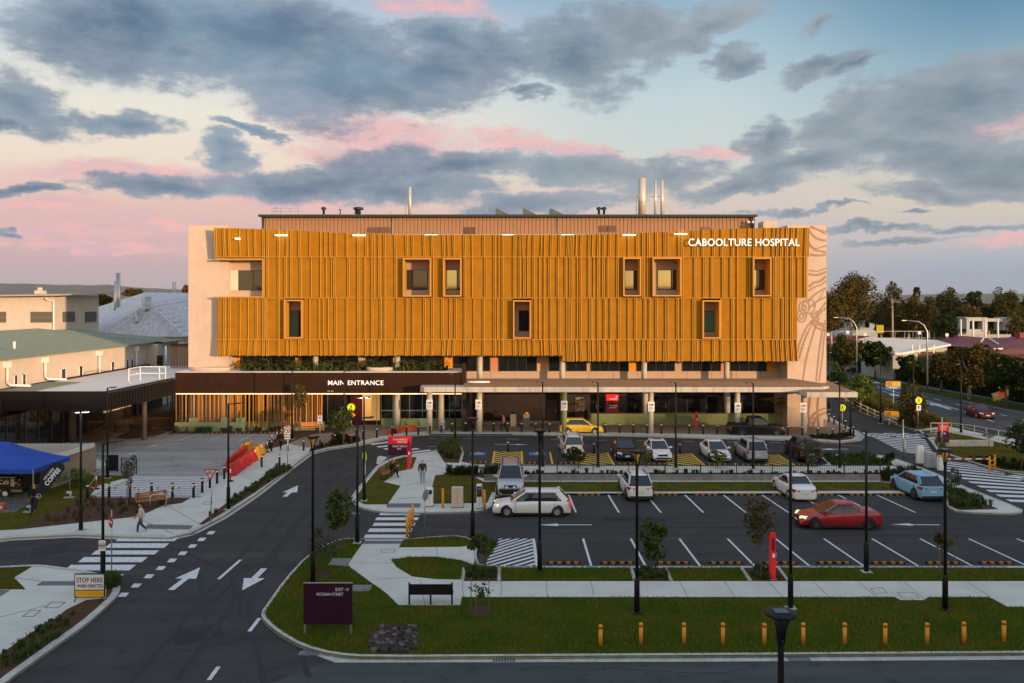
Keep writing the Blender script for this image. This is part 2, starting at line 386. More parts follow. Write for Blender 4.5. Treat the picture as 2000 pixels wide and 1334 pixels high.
def island(name, pts, m):
    mb = MB(); mb.prism([(p[0], p[1]) for p in pts], 0.0, IZ - .006)
    return tag(mb.build(name, m), kind='structure')
def kerb(pts, closed=True, wd=.17, n0=0, n1=None, name='kerb', gutter=0.0):
    P = [Vector((p[0], p[1], 0)) for p in pts]
    ar = sum(P[i].x * P[(i + 1) % len(P)].y - P[(i + 1) % len(P)].x * P[i].y for i in range(len(P)))
    sg = 1 if ar > 0 else -1
    # finer, rounded outline
    ins = []
    for i in range(len(P)):
        a = (P[i] - P[i - 1]).normalized(); b = (P[(i + 1) % len(P)] - P[i]).normalized()
        t = (a + b); t = t.normalized() if t.length > .01 else b
        nn = Vector((-t.y, t.x, 0)) * sg
        k = 1 / max(.5, abs(nn.dot(Vector((-b.y, b.x, 0)))))
        ins.append(nn * min(k, 1.8))
    mb = MB(); rng = range(n0, (len(P) if n1 is None else n1))
    for i in rng:
        j = (i + 1) % len(P)
        a, b = P[i], P[j]; ai, bi = a + ins[i] * wd, b + ins[j] * wd; ac, bc = a + ins[i] * .03, b + ins[j] * .03
        z = IZ + .008
        mb.face([(a.x, a.y, 0), (b.x, b.y, 0), (b.x, b.y, z - .03), (a.x, a.y, z - .03)])
        mb.face([(a.x, a.y, z - .03), (b.x, b.y, z - .03), (bc.x, bc.y, z), (ac.x, ac.y, z)])
        mb.face([(ac.x, ac.y, z), (bc.x, bc.y, z), (bi.x, bi.y, z), (ai.x, ai.y, z)])
        if gutter:
            ao, bo = a - ins[i] * gutter, b - ins[j] * gutter
            mb.face([(ao.x, ao.y, .009), (bo.x, bo.y, .009), (b.x, b.y, .009), (a.x, a.y, .009)])
    o = mb.build(name, M_kerb); fixnormals(o)
    return tag(o, kind='structure')
def smooth_poly(pts, it=1):
    """round the corners of an outline (Chaikin)"""
    for _ in range(it):
        q = []
        for i in range(len(pts)):
            a, b = pts[i], pts[(i + 1) % len(pts)]
            L_ = (b - a).length
            t = min(.25, 1.2 / max(L_, .01))
            q += [a.lerp(b, t), a.lerp(b, 1 - t)]
        pts = q
    return pts
I1w, I2w, I4w, I5w = [smooth_poly(p, 1) for p in (I1w, I2w, I4w, I5w)]
island('lawn', I1w, M_turf); kerb(I1w)
island('footpath', I2w, M_conc); kerb(I2w, wd=.3)
island('footpath', I3w, M_conc); kerb(I3w, n0=0, n1=len(I3) - 1, wd=.3, gutter=.25)
island('footpath', I4w, M_conc); kerb(I4w)
island('lawn', I5w, M_turf2); kerb(I5w, wd=.25)
island('verge', I6w, M_turf2); kerb(I6w, n0=0, n1=5, wd=.3)
# concrete gutter along the street
mb = MB(); mb.poly(GP([(590, 1270), (650, 1278), (720, 1284), (1400, 1280), (2080, 1275), (2080, 1288), (1400, 1292), (720, 1294), (655, 1294)], .012), .012)
tag(mb.build('gutter', M_kerb), kind='structure')
# paths on the front island
za = IZ + .002
sheet('footpath', [[(714, 1053), (789, 1053), (779, 1069), (763, 1093), (775, 1108), (805, 1126), (850, 1131), (905, 1132), (905, 1135), (2080, 1135), (2080, 1185), (1968, 1185), (1932, 1166), (1812, 1166), (1805, 1172), (1758, 1172), (1748, 1166), (902, 1166), (900, 1182), (779, 1182), (754, 1158), (678, 1104)],
                   [(779, 1069), (900, 1068), (934, 1062), (930, 1085), (925, 1103), (900, 1094), (850, 1087), (800, 1088), (763, 1093)]], za, M_conc)
sheet('tree_pit', [[(910, 1110), (972, 1110), (972, 1133), (905, 1133)], [(1239, 1109), (1298, 1109), (1308, 1133), (1243, 1133)], [(1452, 1109), (1518, 1109), (1536, 1133), (1470, 1133)]], za, M_mulch)
mb = MB()
for a, b in (((907, 1109), (903, 1134)), ((975, 1109), (975, 1134)), ((1232, 1108), (1240, 1134)), ((1300, 1108), (1311, 1134)), ((1447, 1108), (1465, 1134)), ((1520, 1108), (1540, 1134))):
    mb.bar(G(*a, IZ), G(*b, IZ), .16, .05)
tag(mb.build('edging', M_kerb), kind='structure')
def ring(px, py, rx, ry, n=18): return [(px + rx * math.cos(2 * PI * k / n) * (1 + .06 * math.sin(k * 3)), py + ry * math.sin(2 * PI * k / n)) for k in range(n)]
sheet('mulch_bed', [ring(935, 1192, 25, 11), ring(656, 1065, 17, 7), ring(628, 1124, 20, 8), ring(1850, 1113, 22, 6)], za + .004, M_mulch)
M_paver = mat('grey_pavers', (.13, .13, .13), .9, c2=(.26, .25, .24), vscale=9, detail=2)
sheet('paver_patch', [[(640, 1104), (650, 1090), (686, 1090), (680, 1106)], [(690, 1142), (728, 1142), (722, 1155), (686, 1155)]], za + .004, M_paver)
# joints in the long path and pit covers
mb = MB()
for (a, b) in (((903, 1135), (905, 1166)), ((979, 1135), (979, 1165)), ((1067, 1135), (1069, 1165)), ((1154, 1135), (1160, 1165)), ((1240, 1135), (1252, 1165)), ((1327, 1135), (1343, 1165)), ((1414, 1135), (1435, 1165)), ((1500, 1135), (1528, 1165)), ((1588, 1135), (1618, 1165)), ((1675, 1135), (1710, 1165)), ((1765, 1135), (1808, 1172)), ((1890, 1137), (1935, 1166)),
               ((714, 1060), (790, 1060)), ((690, 1100), (766, 1100)), ((725, 1132), (800, 1127)), ((852, 1068), (855, 1087)), ((820, 1132), (830, 1182))):
    p, q = G(*a, za), G(*b, za); mb.bar(p, q, .02, .012)
for q in (((1700, 1150), (1722, 1147), (1733, 1158), (1708, 1159)), ((1752, 1157), (1783, 1157), (1796, 1168), (1762, 1168)), ((746, 1073), (772, 1073), (770, 1079), (744, 1079)),
          ((60, 1192), (80, 1192), (65, 1204), (44, 1204)), ((100, 1176), (128, 1176), (112, 1187), (88, 1187)), ((850, 953), (862, 953), (860, 957), (848, 957)), ((400, 980), (415, 980), (412, 985), (396, 985))):
    for i in range(4): mb.bar(G(*q[i], za), G(*q[(i + 1) % 4], za), .03, .014)
for a, b in (((0, 1205), (90, 1183)), ((27, 1128), (200, 1150)), ((270, 1012), (350, 1048)), ((330, 990), (395, 1026)), ((470, 930), (520, 945)), ((1760, 905), (1720, 900)), ((1800, 935), (1870, 944)), ((850, 912), (905, 923)), ((1100, 909), (1100, 922)), ((1300, 909), (1302, 922)), ((1500, 910), (1505, 923)), ((795, 905), (850, 900)), ((790, 948), (838, 940)), ((775, 975), (832, 970))):
    mb.bar(G(*a, IZ), G(*b, IZ), .02, .012)
tag(mb.build('path_joint', M_concd), kind='structure')
# left-front island
sheet('lawn', [[(-60, 1112), (14, 1108), (65, 1105), (27, 1128), (40, 1140), (50, 1151), (-80, 1151)]], za, M_turf)
sheet('mulch_bed', [[(2, 1330), (112, 1252), (165, 1214), (204, 1181), (226, 1161), (232, 1146), (229, 1136), (208, 1128), (207, 1168), (168, 1172), (130, 1190), (110, 1206), (60, 1236), (-10, 1285), (-60, 1330)]], za + .004, M_mulch)
sheet('dark_paving', [[(83, 1135), (150, 1135), (148, 1143), (71, 1143)], [(712, 1056), (787, 1056), (785, 1062), (707, 1062)], [(288, 1024), (378, 1026), (370, 1034), (284, 1032)],
                      [(756, 983), (822, 983), (820, 991), (755, 991)], [(-80, 1152), (20, 1152), (0, 1165), (-90, 1165)], [(1795, 847), (1822, 846), (1840, 853), (1800, 855)]], za + .006, M_concd)
# forecourt surfaces
sheet('car_bays', [[(338, 843), (575, 843), (520, 878), (432, 930), (400, 945), (392, 971), (170, 972), (268, 929), (188, 926), (210, 905), (150, 880), (60, 880), (110, 862), (195, 835), (230, 835)]], za, M_bay)
sheet('plaza', [[(560, 846), (606, 849), (620, 843), (640, 832), (1618, 820), (1650, 834), (1665, 843), (1670, 849), (1640, 856), (1560, 852), (1200, 844), (840, 842), (790, 845), (740, 853), (700, 862), (640, 868), (600, 874), (560, 866)]], za, M_plaza)
sheet('walkway', [[(120, 875), (195, 834), (330, 775), (345, 775), (345, 838), (230, 846), (205, 862)]], za + .008, mat('walkway_brick', (.22, .15, .12), .9, var=.15, vscale=3))
mulch = [[(31, 1034), (173, 972), (372, 972), (355, 982), (318, 987), (272, 1008), (160, 1020)],
         [(388, 1024), (440, 984), (500, 944), (535, 912), (553, 908), (574, 912), (541, 932), (497, 962), (433, 1003), (398, 1024)],
         [(603, 883), (607, 874), (640, 866), (702, 855), (704, 862), (690, 866), (640, 873)],
         [(325, 848), (345, 838), (640, 835), (680, 842), (610, 848), (545, 872), (515, 878), (520, 866), (556, 847), (340, 847)],
         [(222, 855), (262, 838), (345, 838), (310, 850), (250, 858)],
         [(1560, 854), (1600, 849), (1660, 848), (1672, 851), (1665, 857), (1638, 860)]]
sheet('mulch_bed', mulch, za + .012, M_mulch)
sheet('lawn', [[(-190, 1045), (31, 1034), (173, 972), (192, 948), (262, 929), (216, 928), (150, 928), (60, 940), (-190, 990)]], za + .004, M_turf2)
sheet('trailer_pad', [[(-60, 1005), (30, 1000), (62, 978), (60, 960), (-60, 960)]], za + .008, M_concd)
# middle island lawns
sheet('lawn', [[(697, 968), (722, 935), (742, 912), (765, 899), (790, 892), (814, 893), (805, 915), (777, 921), (750, 941), (782, 949), (757, 985), (712, 985), (694, 976)],
               [(850, 928), (914, 924), (945, 941), (1718, 941), (1780, 947), (1835, 958), (961, 961), (952, 982), (836, 984)], [(1625, 909), (1603, 890), (1699, 889), (1750, 910)]], za, M_turf2)
sheet('mulch_bed', [[(868, 923), (1720, 923), (1720, 934), (945, 934), (900, 926), (866, 929)], [(1720, 925), (1790, 922), (1815, 940), (1785, 946), (1720, 940)], [(1850, 955), (1951, 994), (1872, 996), (1853, 987)], [(856, 884), (862, 870), (890, 866), (903, 880), (896, 904), (868, 903)]], za + .006, M_mulch)
# right side
sheet('highway', [[(2060, 878), (2000, 863), (1971, 853), (1867, 826), (1810, 809), (1763, 796), (1709, 764), (1660, 745), (1612, 728), (1560, 712), (1560, 700), (1618, 714), (1700, 745), (1805, 767), (2000, 804), (2200, 842)]], .006, M_asph2)
sheet('verge', [[(1560, 699), (1618, 712), (1700, 743), (1805, 765), (2000, 801), (2250, 848), (2250, 800), (2000, 778), (1806, 749), (1700, 726), (1640, 712)]], .02, M_turf)
sheet('footpath', [[(1700, 737), (1805, 757), (2000, 790), (2250, 832), (2250, 826), (2000, 785), (1805, 753), (1700, 733)]], .03, M_concd)
sheet('footpath', [[(1783, 843), (1793, 841), (1826, 840), (1900, 853), (1960, 866), (2120, 905), (2120, 885), (2000, 862), (1900, 843), (1850, 832), (1800, 836)], [(1824, 866), (1822, 858), (1800, 848), (1830, 845)]], za, M_conc)

# ---- road paint
ZP = .010
def line(mb, a, b, w=.10, z=ZP, s0=0, s1=1):
    p, q = G(*a, z), G(*b, z); t = (q - p); t.normalize(); nn = Vector((-t.y, t.x, 0)) * w / 2
    mb.face([p - nn, q - nn, q + nn, p + nn])
def polyp(mb, pts, z=ZP): mb.poly(GP(pts, z), z)
mb = MB()
for a, b in zip([1110, 1187, 1261, 1336, 1411, 1486, 1560, 1634, 1709], [1125, 1209, 1291, 1374, 1457, 1540, 1617, 1706, 1788]): line(mb, (a, 965), (b, 1001), .12)
for a, b in zip([1139, 1232, 1327, 1421, 1515, 1609, 1703, 1797, 1892, 1986], [1155, 1261, 1368, 1475, 1582, 1688, 1795, 1901, 2008, 2114]): line(mb, (a, 1052), (b, 1106), .12)
line(mb, (1042, 1052), (1049, 1106), .16)
line(mb, (940, 1106), (2080, 1106), .1); line(mb, (967, 963.5), (1840, 963.5), .08)
line(mb, (1700, 905), (1625, 911), .08); line(mb, (1610, 889), (1632, 911), .12)
tag(mb.build('parking_bay_line', M_white), kind='structure')
mb = MB()   # hatched bay: clipped diagonal stripes
def hatch(mb, quad, n, w, slope, z=ZP):
    """stripes filling a quad given as pixel corners tl,tr,br,bl; slope: drop across the quad in stripe pitches"""
    tl, tr, br, bl = [G(*q, z) for q in quad]
    for i in range(-int(abs(slope)) - 1, n + int(abs(slope)) + 2):
        pts = []
        def P(u, v): return tl.lerp(tr, u).lerp(bl.lerp(br, u), v)
        # stripe between v = (i + slope*u)/n and + w/n, clipped to 0..1
        poly = [(0, i / n), (1, (i + slope) / n), (1, (i + slope + w) / n), (0, (i + w) / n)]
        for lo in (0, 1):
            out = []
            for k in range(len(poly)):
                a, b = poly[k], poly[(k + 1) % len(poly)]
                ia = a[1] >= 0 if lo == 0 else a[1] <= 1; ib = b[1] >= 0 if lo == 0 else b[1] <= 1
                if ia: out.append(a)
                if ia != ib:
                    t = (lo - a[1]) / (b[1] - a[1]); out.append((a[0] + (b[0] - a[0]) * t, float(lo)))
            poly = out
            if len(poly) < 3: break
        if len(poly) >= 3: mb.face([P(u, v) for u, v in poly])
hatch(mb, [(975, 1052), (1040, 1052), (1046, 1106), (945, 1106)], 8, .5, -4)
hatch(mb, [(1690, 846), (1800, 846), (1824, 888), (1765, 884)], 11, .5, 1.5)
hatch(mb, [(1800, 897), (1905, 905), (2120, 972), (1985, 985)], 11, .5, 2)
hatch(mb, [(1905, 905), (2000, 925), (2160, 960), (2080, 970)], 6, .5, 1)
tag(mb.build('hatched_marking', M_white), kind='structure')
mb = MB(); hatch(mb, [(268, 930), (440, 930), (395, 970), (180, 970)], 12, .5, 1.0, z=za + .01)
tag(mb.build('hatched_marking', M_white), kind='structure')
mb = MB()
for q, s in (([(966, 882), (1018, 882), (1018, 905), (963, 905)], 4), ([(1148, 885), (1186, 885), (1198, 907), (1130, 907)], 4), ([(1305, 886), (1352, 886), (1376, 909), (1300, 909)], 4), ([(1500, 888), (1520, 888), (1552, 910), (1492, 910)], 4)):
    hatch(mb, q, 6, .45, s * .6)
for a, b in (((966, 881), (962, 906)), ((1019, 881), (1020, 906)), ((1074, 883), (1079, 906)), ((1186, 884), (1199, 908)), ((1350, 886), (1378, 910)), ((1520, 888), (1556, 911)), ((1436, 905), (1440, 910))): line(mb, a, b, .16, ZP + .004)
hatch(mb, [(1975, 918), (2050, 922), (2120, 940), (2010, 930)], 3, .5, 1)
tag(mb.build('yellow_hatching', M_yellowp), kind='structure')
mb = MB()
for x0 in (918, 1034): polyp(mb, [(x0, 883), (x0 + 31, 883), (x0 + 31, 889), (x0 - 1, 889)], ZP)
tag(mb.build('blue_bay_marking', M_bluep), kind='structure')
mb = MB()
for x0 in (922, 1038):   # wheelchair symbols
    c = G(x0 + 11, 885.8, ZP + .004)
    for k in range(10):
        a0, a1 = PI * .9 + k * .42, PI * .9 + (k + 1) * .42
        if a1 > PI * 2.25: break
        mb.bar(c + Vector((math.cos(a0) * .28, math.sin(a0) * .45, 0)), c + Vector((math.cos(a1) * .28, math.sin(a1) * .45, 0)), .08, .004)
    mb.bar(c + Vector((0, .5, 0)), c + Vector((0, 0, 0)), .09, .004); mb.bar(c, c + Vector((.35, -.05, 0)), .09, .004); mb.bar(c + Vector((.35, -.05, 0)), c + Vector((.5, -.5, 0)), .09, .004)
    mb.lathe([(.09, 0), (.09, .004)], c + Vector((0, .68, -.002)), 8)
tag(mb.build('wheelchair_symbol', M_white), kind='structure')
# zebra crossings
mb = MB()
for x0, x1, y0, y1 in ((230, 350, 1049, 1057), (210, 331, 1061, 1070), (183, 311, 1075, 1083), (158, 289, 1088, 1098), (132, 266, 1103, 1114), (207, 243, 1121, 1130)):
    s = (y1 - y0) * 1.2
    polyp(mb, [(x0 + s / 2, y0), (x1, y0), (x1 - s, y1), (x0 - s / 2, y1)])
for x0, x1, y0, y1 in ((742, 822, 1001, 1006), (734, 818, 1010.5, 1016), (729, 812, 1021, 1027), (720, 806, 1032, 1039), (712, 800, 1044, 1051)):
    polyp(mb, [(x0 + 2, y0), (x1, y0), (x1 - 3, y1), (x0 - 2, y1)])
for x0, y0, x1, y1 in ((722, 867, 758, 862), (735, 872, 775, 867), (748, 876, 800, 869), (770, 880, 815, 875), (790, 884, 838, 878)):
    polyp(mb, [(x0, y0), (x1, y1), (x1 + 5, y1 + 2.2), (x0 + 5, y0 + 2.2)])
for x0, y0 in ((1682, 845), (1702, 846), (1725, 846), (1750, 846), (1774, 847)):
    polyp(mb, [(x0, y0), (x0 + 12, y0), (x0 + 26, y0 + 7), (x0 + 14, y0 + 7)])
tag(mb.build('zebra_crossing', M_white), kind='structure')
mb = MB()
for (x, y) in ((412, 1040), (394, 1053), (376, 1066), (357, 1080), (336, 1094), (314, 1109), (291, 1125), (266, 1143), (241, 1161)):
    k = (y - 590) / 500
    polyp(mb, [(x - 4 * k, y - 3 * k), (x + 10 * k, y - 3 * k), (x + 4 * k, y + 4 * k), (x - 10 * k, y + 4 * k)])
tag(mb.build('give_way_line', M_white), kind='structure')
mb = MB()
for a, b in (((470, 1093), (427, 1131)), ((507, 1207), (487, 1233)), ((427, 1302), (408, 1328))): line(mb, a, b, .16)
for x in (905, 990, 1076, 1163, 1244, 1333, 1420, 1505): line(mb, (x, 856 + (x - 900) / 75), (x + 22, 856 + (x - 878) / 75), .1)
line(mb, (838, 857), (850, 856.5), .1); line(mb, (836, 872), (905, 873), .08)
line(mb, (1605, 866), (1698, 873), .06); line(mb, (1615, 830), (1650, 840), .06)
tag(mb.build('lane_line', M_white), kind='structure')
def arrow(mb, tail, tip, w, hw, hl, z=ZP):
    p, q = G(*tail, z), G(*tip, z); t = (q - p); Ln = t.length; t.normalize(); nn = Vector((-t.y, t.x, 0))
    m_ = q - t * hl
    mb.face([p - nn * w / 2, m_ - nn * w / 2, m_ + nn * w / 2, p + nn * w / 2]); mb.face([m_ - nn * hw / 2, q, m_ + nn * hw / 2])
mb = MB()
arrow(mb, (334, 1152), (391, 1108), .3, 1.0, 1.7); arrow(mb, (516, 1110), (473, 1153), .3, 1.0, 1.7); arrow(mb, (556, 970), (582, 948), .3, 1.0, 2.2)
arrow(mb, (1156, 1025), (1050, 1025), .14, .55, 1.2); arrow(mb, (1835, 1025), (1740, 1024), .14, .55, 1.2)
arrow(mb, (966, 867.5), (1034, 868.5), .14, .5, 1.2); arrow(mb, (1656, 877), (1600, 877.5), .2, .8, 1.2)
tag(mb.build('road_arrow', M_white), kind='structure')
mb = MB()
for a, b in (((345, 861), (395, 846)), ((408, 861), (452, 846)), ((467, 861), (502, 846))): line(mb, a, b, .1, za + .01)
line(mb, (175, 864), (340, 865.5), .08, za + .01); line(mb, (180, 878), (310, 878.5), .08, za + .01)
arrow(mb, (288, 873), (310, 869), .12, .6, .8, za + .01); arrow(mb, (240, 889), (270, 884), .12, .6, .8, za + .01)
tag(mb.build('parking_bay_line', M_white), kind='structure')
mb = MB()   # highway paint
for i in range(9):
    t0, t1 = i / 9, i / 9 + .035
    for (a, b) in (((1640, 741), (2010, 842)), ((1650, 737), (2040, 830))):
        p = (a[0] + (b[0] - a[0]) * t0, a[1] + (b[1] - a[1]) * t0); q = (a[0] + (b[0] - a[0]) * t1, a[1] + (b[1] - a[1]) * t1)
        line(mb, p, q, .18, .014)
line(mb, (1655, 733), (1760, 758), .14, .014); line(mb, (1880, 783), (2060, 819), .14, .014); line(mb, (1712, 755), (1872, 800), .2, .014)
arrow(mb, (1770, 777), (1735, 768), .5, 1.6, 3, .014); arrow(mb, (1855, 798), (1810, 786), .5, 1.6, 3, .014)
polyp(mb, [(1806, 798), (1812, 803), (1812, 809), (1806, 803)], .014)
polyp(mb, [(1700, 744), (1712, 745), (1722, 749), (1705, 748)], .014)
tag(mb.build('lane_line', M_white), kind='structure')
# concrete wedge by the crossing
sheet('traffic_island', [[(735, 906), (737, 893), (742, 890), (757, 893), (742, 906)]], .06, M_conc)
# far ridge of hills
mb = MB()
prof = [(-400, 560), (-100, 556), (0, 553), (50, 554), (110, 556), (160, 557), (210, 556), (260, 561), (300, 563), (360, 566), (420, 567), (800, 574), (1300, 578), (1600, 577), (1760, 576), (1880, 574), (1960, 573), (2100, 575), (2500, 578)]
YH = 14000.0
pts = []
for i in range(len(prof) - 1):
    for k in range(8):
        t = k / 8; x = prof[i][0] * (1 - t) + prof[i + 1][0] * t; y = prof[i][1] * (1 - t) + prof[i + 1][1] * t
        pts.append((x, y + 1.6 * noise.noise(Vector((x * .03, 0, 3)))))
for i in range(len(pts) - 1):
    (xa, ya), (xb, yb) = pts[i], pts[i + 1]
    A, B = Vector((FX(xa, YH), YH, FZ(ya, YH))), Vector((FX(xb, YH), YH, FZ(yb, YH)))
    A0, B0 = Vector((A.x, YH - 3000, -1)), Vector((B.x, YH - 3000, -1)); A2, B2 = Vector((A.x, YH + 900, -1)), Vector((B.x, YH + 900, -1))
    mb.face([A0, B0, B, A], 0, True); mb.face([A, B, B2, A2], 0, True)
tag(mb.build('hills', mat('forested_hill', (.04, .055, .05), .95, var=.3, vscale=.004)), kind='structure')
# =================== main building ===================
M_cwall = mat('concrete_panel', (.56, .445, .365), .85, var=.06, vscale=.9, bump=.15, bscale=8, streak=.14)
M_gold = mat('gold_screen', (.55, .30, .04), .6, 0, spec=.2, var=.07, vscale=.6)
M_goldt = mat('gold_trim', (.52, .27, .05), .6)
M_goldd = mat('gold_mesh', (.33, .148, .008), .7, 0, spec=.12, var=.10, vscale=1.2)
M_clad = mat('brown_cladding', (.31, .185, .115), .6, .1, var=.05)
M_dark = mat('dark_cladding', (.034, .015, .009), .7, 0, spec=.12, var=.15, vscale=.8)
M_darkw = mat('dark_wall', (.030, .022, .020), .7, var=.2)
M_roofd = mat('dark_roof_edge', (.03, .045, .05), .5)
M_frame = mat('brown_frame', (.09, .045, .03), .5)
M_beige = mat('beige_render', (.50, .38, .31), .85, var=.05)
M_green = mat('green_render', (.22, .27, .13), .85, var=.08, vscale=2)
M_grav = mat('gravel_roof', (.24, .14, .075), .95, c2=(.42, .28, .16), vscale=9, bump=.8, bscale=40, detail=6)
M_orangep = mat('orange_panel', (.75, .32, .03), .6); M_salmon = mat('salmon_panel', (.62, .27, .16), .6)
M_teal = mat('teal_panel', (.06, .16, .14), .5)
M_tube = mat('strip_light', (1, 1, 1), .5, emit=(1, .93, .75), es=5)
M_sign = mat('white_letter', (.9, .9, .9), .4, emit=(1, 1, 1), es=.35)
M_letter = mat('white_vinyl', (.8, .8, .8), .5)
M_warm = mat('warm_interior', (.5, .36, .18), .8, emit=(1, .5, .12), es=.35)
M_relief = mat('tan_relief', (.36, .24, .18), .85, var=.1, vscale=3)
M_col = mat('concrete_column', (.50, .47, .43), .8, var=.07, vscale=2)
M_metal = mat('brushed_metal', (.55, .53, .50), .35, .85)

YW = 88.0
def text(txt, x0, x1, z0, z1, y, m, parent, name='lettering', depth=.06, bold=.0, M=None, z=None):
    cu = bpy.data.curves.new('t', 'FONT'); cu.body = txt; cu.size = 1; cu.extrude = .03; cu.offset = bold; cu.space_character = 1.08
    tmp = bpy.data.objects.new('t', cu); me = bpy.data.meshes.new_from_object(tmp)
    bpy.data.objects.remove(tmp); bpy.data.curves.remove(cu)
    xs = [v.co.x for v in me.vertices]; ys = [v.co.y for v in me.vertices]; zs = [v.co.z for v in me.vertices]
    sx = (x1 - x0) / (max(xs) - min(xs)); sy = (z1 - z0) / (max(ys) - min(ys)); mz = min(zs); dz = max(zs) - mz
    for v in me.vertices:
        c = v.co; p = Vector((x0 + (c.x - min(xs)) * sx if False else x0 + (c.x - X0_(xs)) * sx, y - (c.z - mz) / dz * depth, z0 + (c.y - X0_(ys)) * sy))
        v.co = M @ p if M else p
    me.materials.append(m); me.name = name
    o = bpy.data.objects.new(name, me); col.objects.link(o)
    if parent is not None:
        o.parent = parent
        if parent in PM: o.matrix_parent_inverse = PM[parent].inverted()
        else: SUB.setdefault(parent.name, []).append(o)
    return o
_c = {}
def X0_(l):
    k = id(l)
    if _c.get('k') is not l: _c['k'] = l; _c['v'] = min(l)
    return _c['v']

hb = thing('hospital_building', 'long hospital block with folded gold screen facade between two pale concrete end walls', 'building', (0, YW, 0))
# end walls
mb = MB(); mb.box(FX(368, YW), YW, 0, FX(447, YW), YW + 16, FZ(440, YW)); mb.box(FX(368, YW) - .02, YW - .02, FZ(457, YW), FX(425, YW), YW, FZ(456, YW))
tag(mb.build('concrete_end_wall', M_cwall, hb), 'plain pale concrete end wall at the left')
# relief of flowing lines and dots on the right wall
mb = MB(); mb.box(FX(1538, YW), YW, 0, FX(1614, YW), YW + 16, FZ(440, YW))
RY = [YW - .012]
def rel(pts, wpx):
    P = [Vector((FX(x, YW), YW - .012, FZ(y, YW))) for x, y in pts]
    # smooth
    Q = []
    for i in range(len(P) - 1):
        p0, p1, p2, p3 = P[max(0, i - 1)], P[i], P[i + 1], P[min(len(P) - 1, i + 2)]
        for k in range(6):
            t = k / 6; Q.append(.5 * ((2 * p1) + (p2 - p0) * t + (2 * p0 - 5 * p1 + 4 * p2 - p3) * t * t + (3 * p1 - 3 * p2 + p3 - p0) * t ** 3))
    Q.append(P[-1]); w_ = wpx * 1.45 / 18.94
    xr = FX(1613.5, YW)
    RY[0] -= .0012; pr_ = None
    for i, a in enumerate(Q):
        t = (Q[min(i + 1, len(Q) - 1)] - Q[max(i - 1, 0)]).normalized(); nn = Vector((-t.z, 0, t.x)) * w_ / 2; c = Vector((a.x, RY[0], a.z)); e = (c - nn, c + nn)
        if pr_ and a.x <= xr: mb.face([pr_[0], e[0], e[1], pr_[1]], 1)
        pr_ = e
def dots(pts, n):
    RY[0] -= .0012
    for i in range(n):
        t = i / (n - 1) * (len(pts) - 1); k = min(int(t), len(pts) - 2); f = t - k
        x = pts[k][0] * (1 - f) + pts[k + 1][0] * f; y = pts[k][1] * (1 - f) + pts[k + 1][1] * f
        c = Vector((FX(x, YW), RY[0] - .001, FZ(y, YW)))
        mb.face([c + Vector((math.cos(a * PI / 3) * .07, 0, math.sin(a * PI / 3) * .07)) for a in range(6)], 1)
rel([(1558, 690), (1562, 670), (1575, 640), (1590, 622), (1613, 590)], 2.5); rel([(1560, 700), (1570, 668), (1588, 630), (1613, 600)], 2)
rel([(1568, 745), (1575, 700), (1592, 640), (1600, 620)], 2.5); rel([(1600, 745), (1606, 700), (1609, 665), (1613, 640)], 2); rel([(1594, 745), (1600, 690), (1606, 650), (1612, 625)], 2)
rel([(1580, 450), (1590, 462), (1602, 468), (1614, 470)], 3); rel([(1580, 475), (1592, 488), (1613, 492)], 2.5); rel([(1582, 497), (1598, 499), (1613, 497)], 3)
rel([(1583, 441), (1598, 449), (1613, 457)], 2); rel([(1579, 535), (1596, 537), (1613, 531)], 3); rel([(1580, 560), (1590, 552), (1600, 550), (1613, 540)], 3); rel([(1579, 568), (1592, 560), (1604, 556), (1613, 548)], 2)
for c, rx, ry in (((1571, 600), 10, 12), ((1566, 617), 9, 12), ((1580, 598), 12, 14), ((1571, 601), 4, 5), ((1566, 618), 4, 5)):
    rel([(c[0] + rx * math.cos(a * PI / 6), c[1] + ry * math.sin(a * PI / 6)) for a in range(13)], 1.6)
rel([(1588, 615), (1597, 608), (1613, 605)], 2); rel([(1590, 622), (1598, 632), (1613, 640)], 3); rel([(1583, 612), (1594, 627), (1613, 634)], 2); rel([(1585, 628), (1596, 640), (1613, 646)], 2)
rel([(1578, 590), (1592, 575), (1613, 562)], 2); rel([(1582, 600), (1597, 588), (1613, 580)], 2)
dots([(1580, 480), (1595, 486), (1613, 480)], 11); dots([(1581, 528), (1596, 530), (1613, 524)], 11); dots([(1584, 445), (1613, 452)], 8); dots([(1590, 598), (1603, 580), (1611, 565)], 10); dots([(1576, 650), (1568, 680), (1562, 700)], 9); dots([(1608, 640), (1600, 680), (1594, 735)], 14)
rel([(1582, 838), (1580, 805), (1583, 775)], 2); rel([(1600, 838), (1597, 800), (1599, 775)], 2); rel([(1578, 838), (1582, 822), (1590, 809), (1602, 801), (1613, 797)], 2.5); rel([(1588, 838), (1591, 822), (1598, 813), (1613, 805)], 2.5)
for q in (((1582, 825), (1592, 828)), ((1587, 815), (1596, 818)), ((1595, 806), (1602, 811))): rel(q, 1.5)
dots([(1579, 778), (1577, 800), (1579, 815)], 8)
rw = mb.build('concrete_end_wall', [M_cwall, M_relief], hb); tag(rw, 'pale concrete end wall patterned with tan curving lines and dots')
# core behind the screen
mb = MB(); mb.box(FX(447, YW), YW + .6, FZ(694, YW), FX(1538, YW), YW + 1.0, FZ(457, YW))
mb.box(FX(1098, YW), YW - .4, FZ(704, YW), FX(1538, YW), YW + 2.3, FZ(694, YW))
mb.box(FX(440, YW), YW + 3, FZ(694, YW), FX(1540, YW), YW + 16, FZ(460, YW))
mb.build('inner_wall', M_beige, hb)
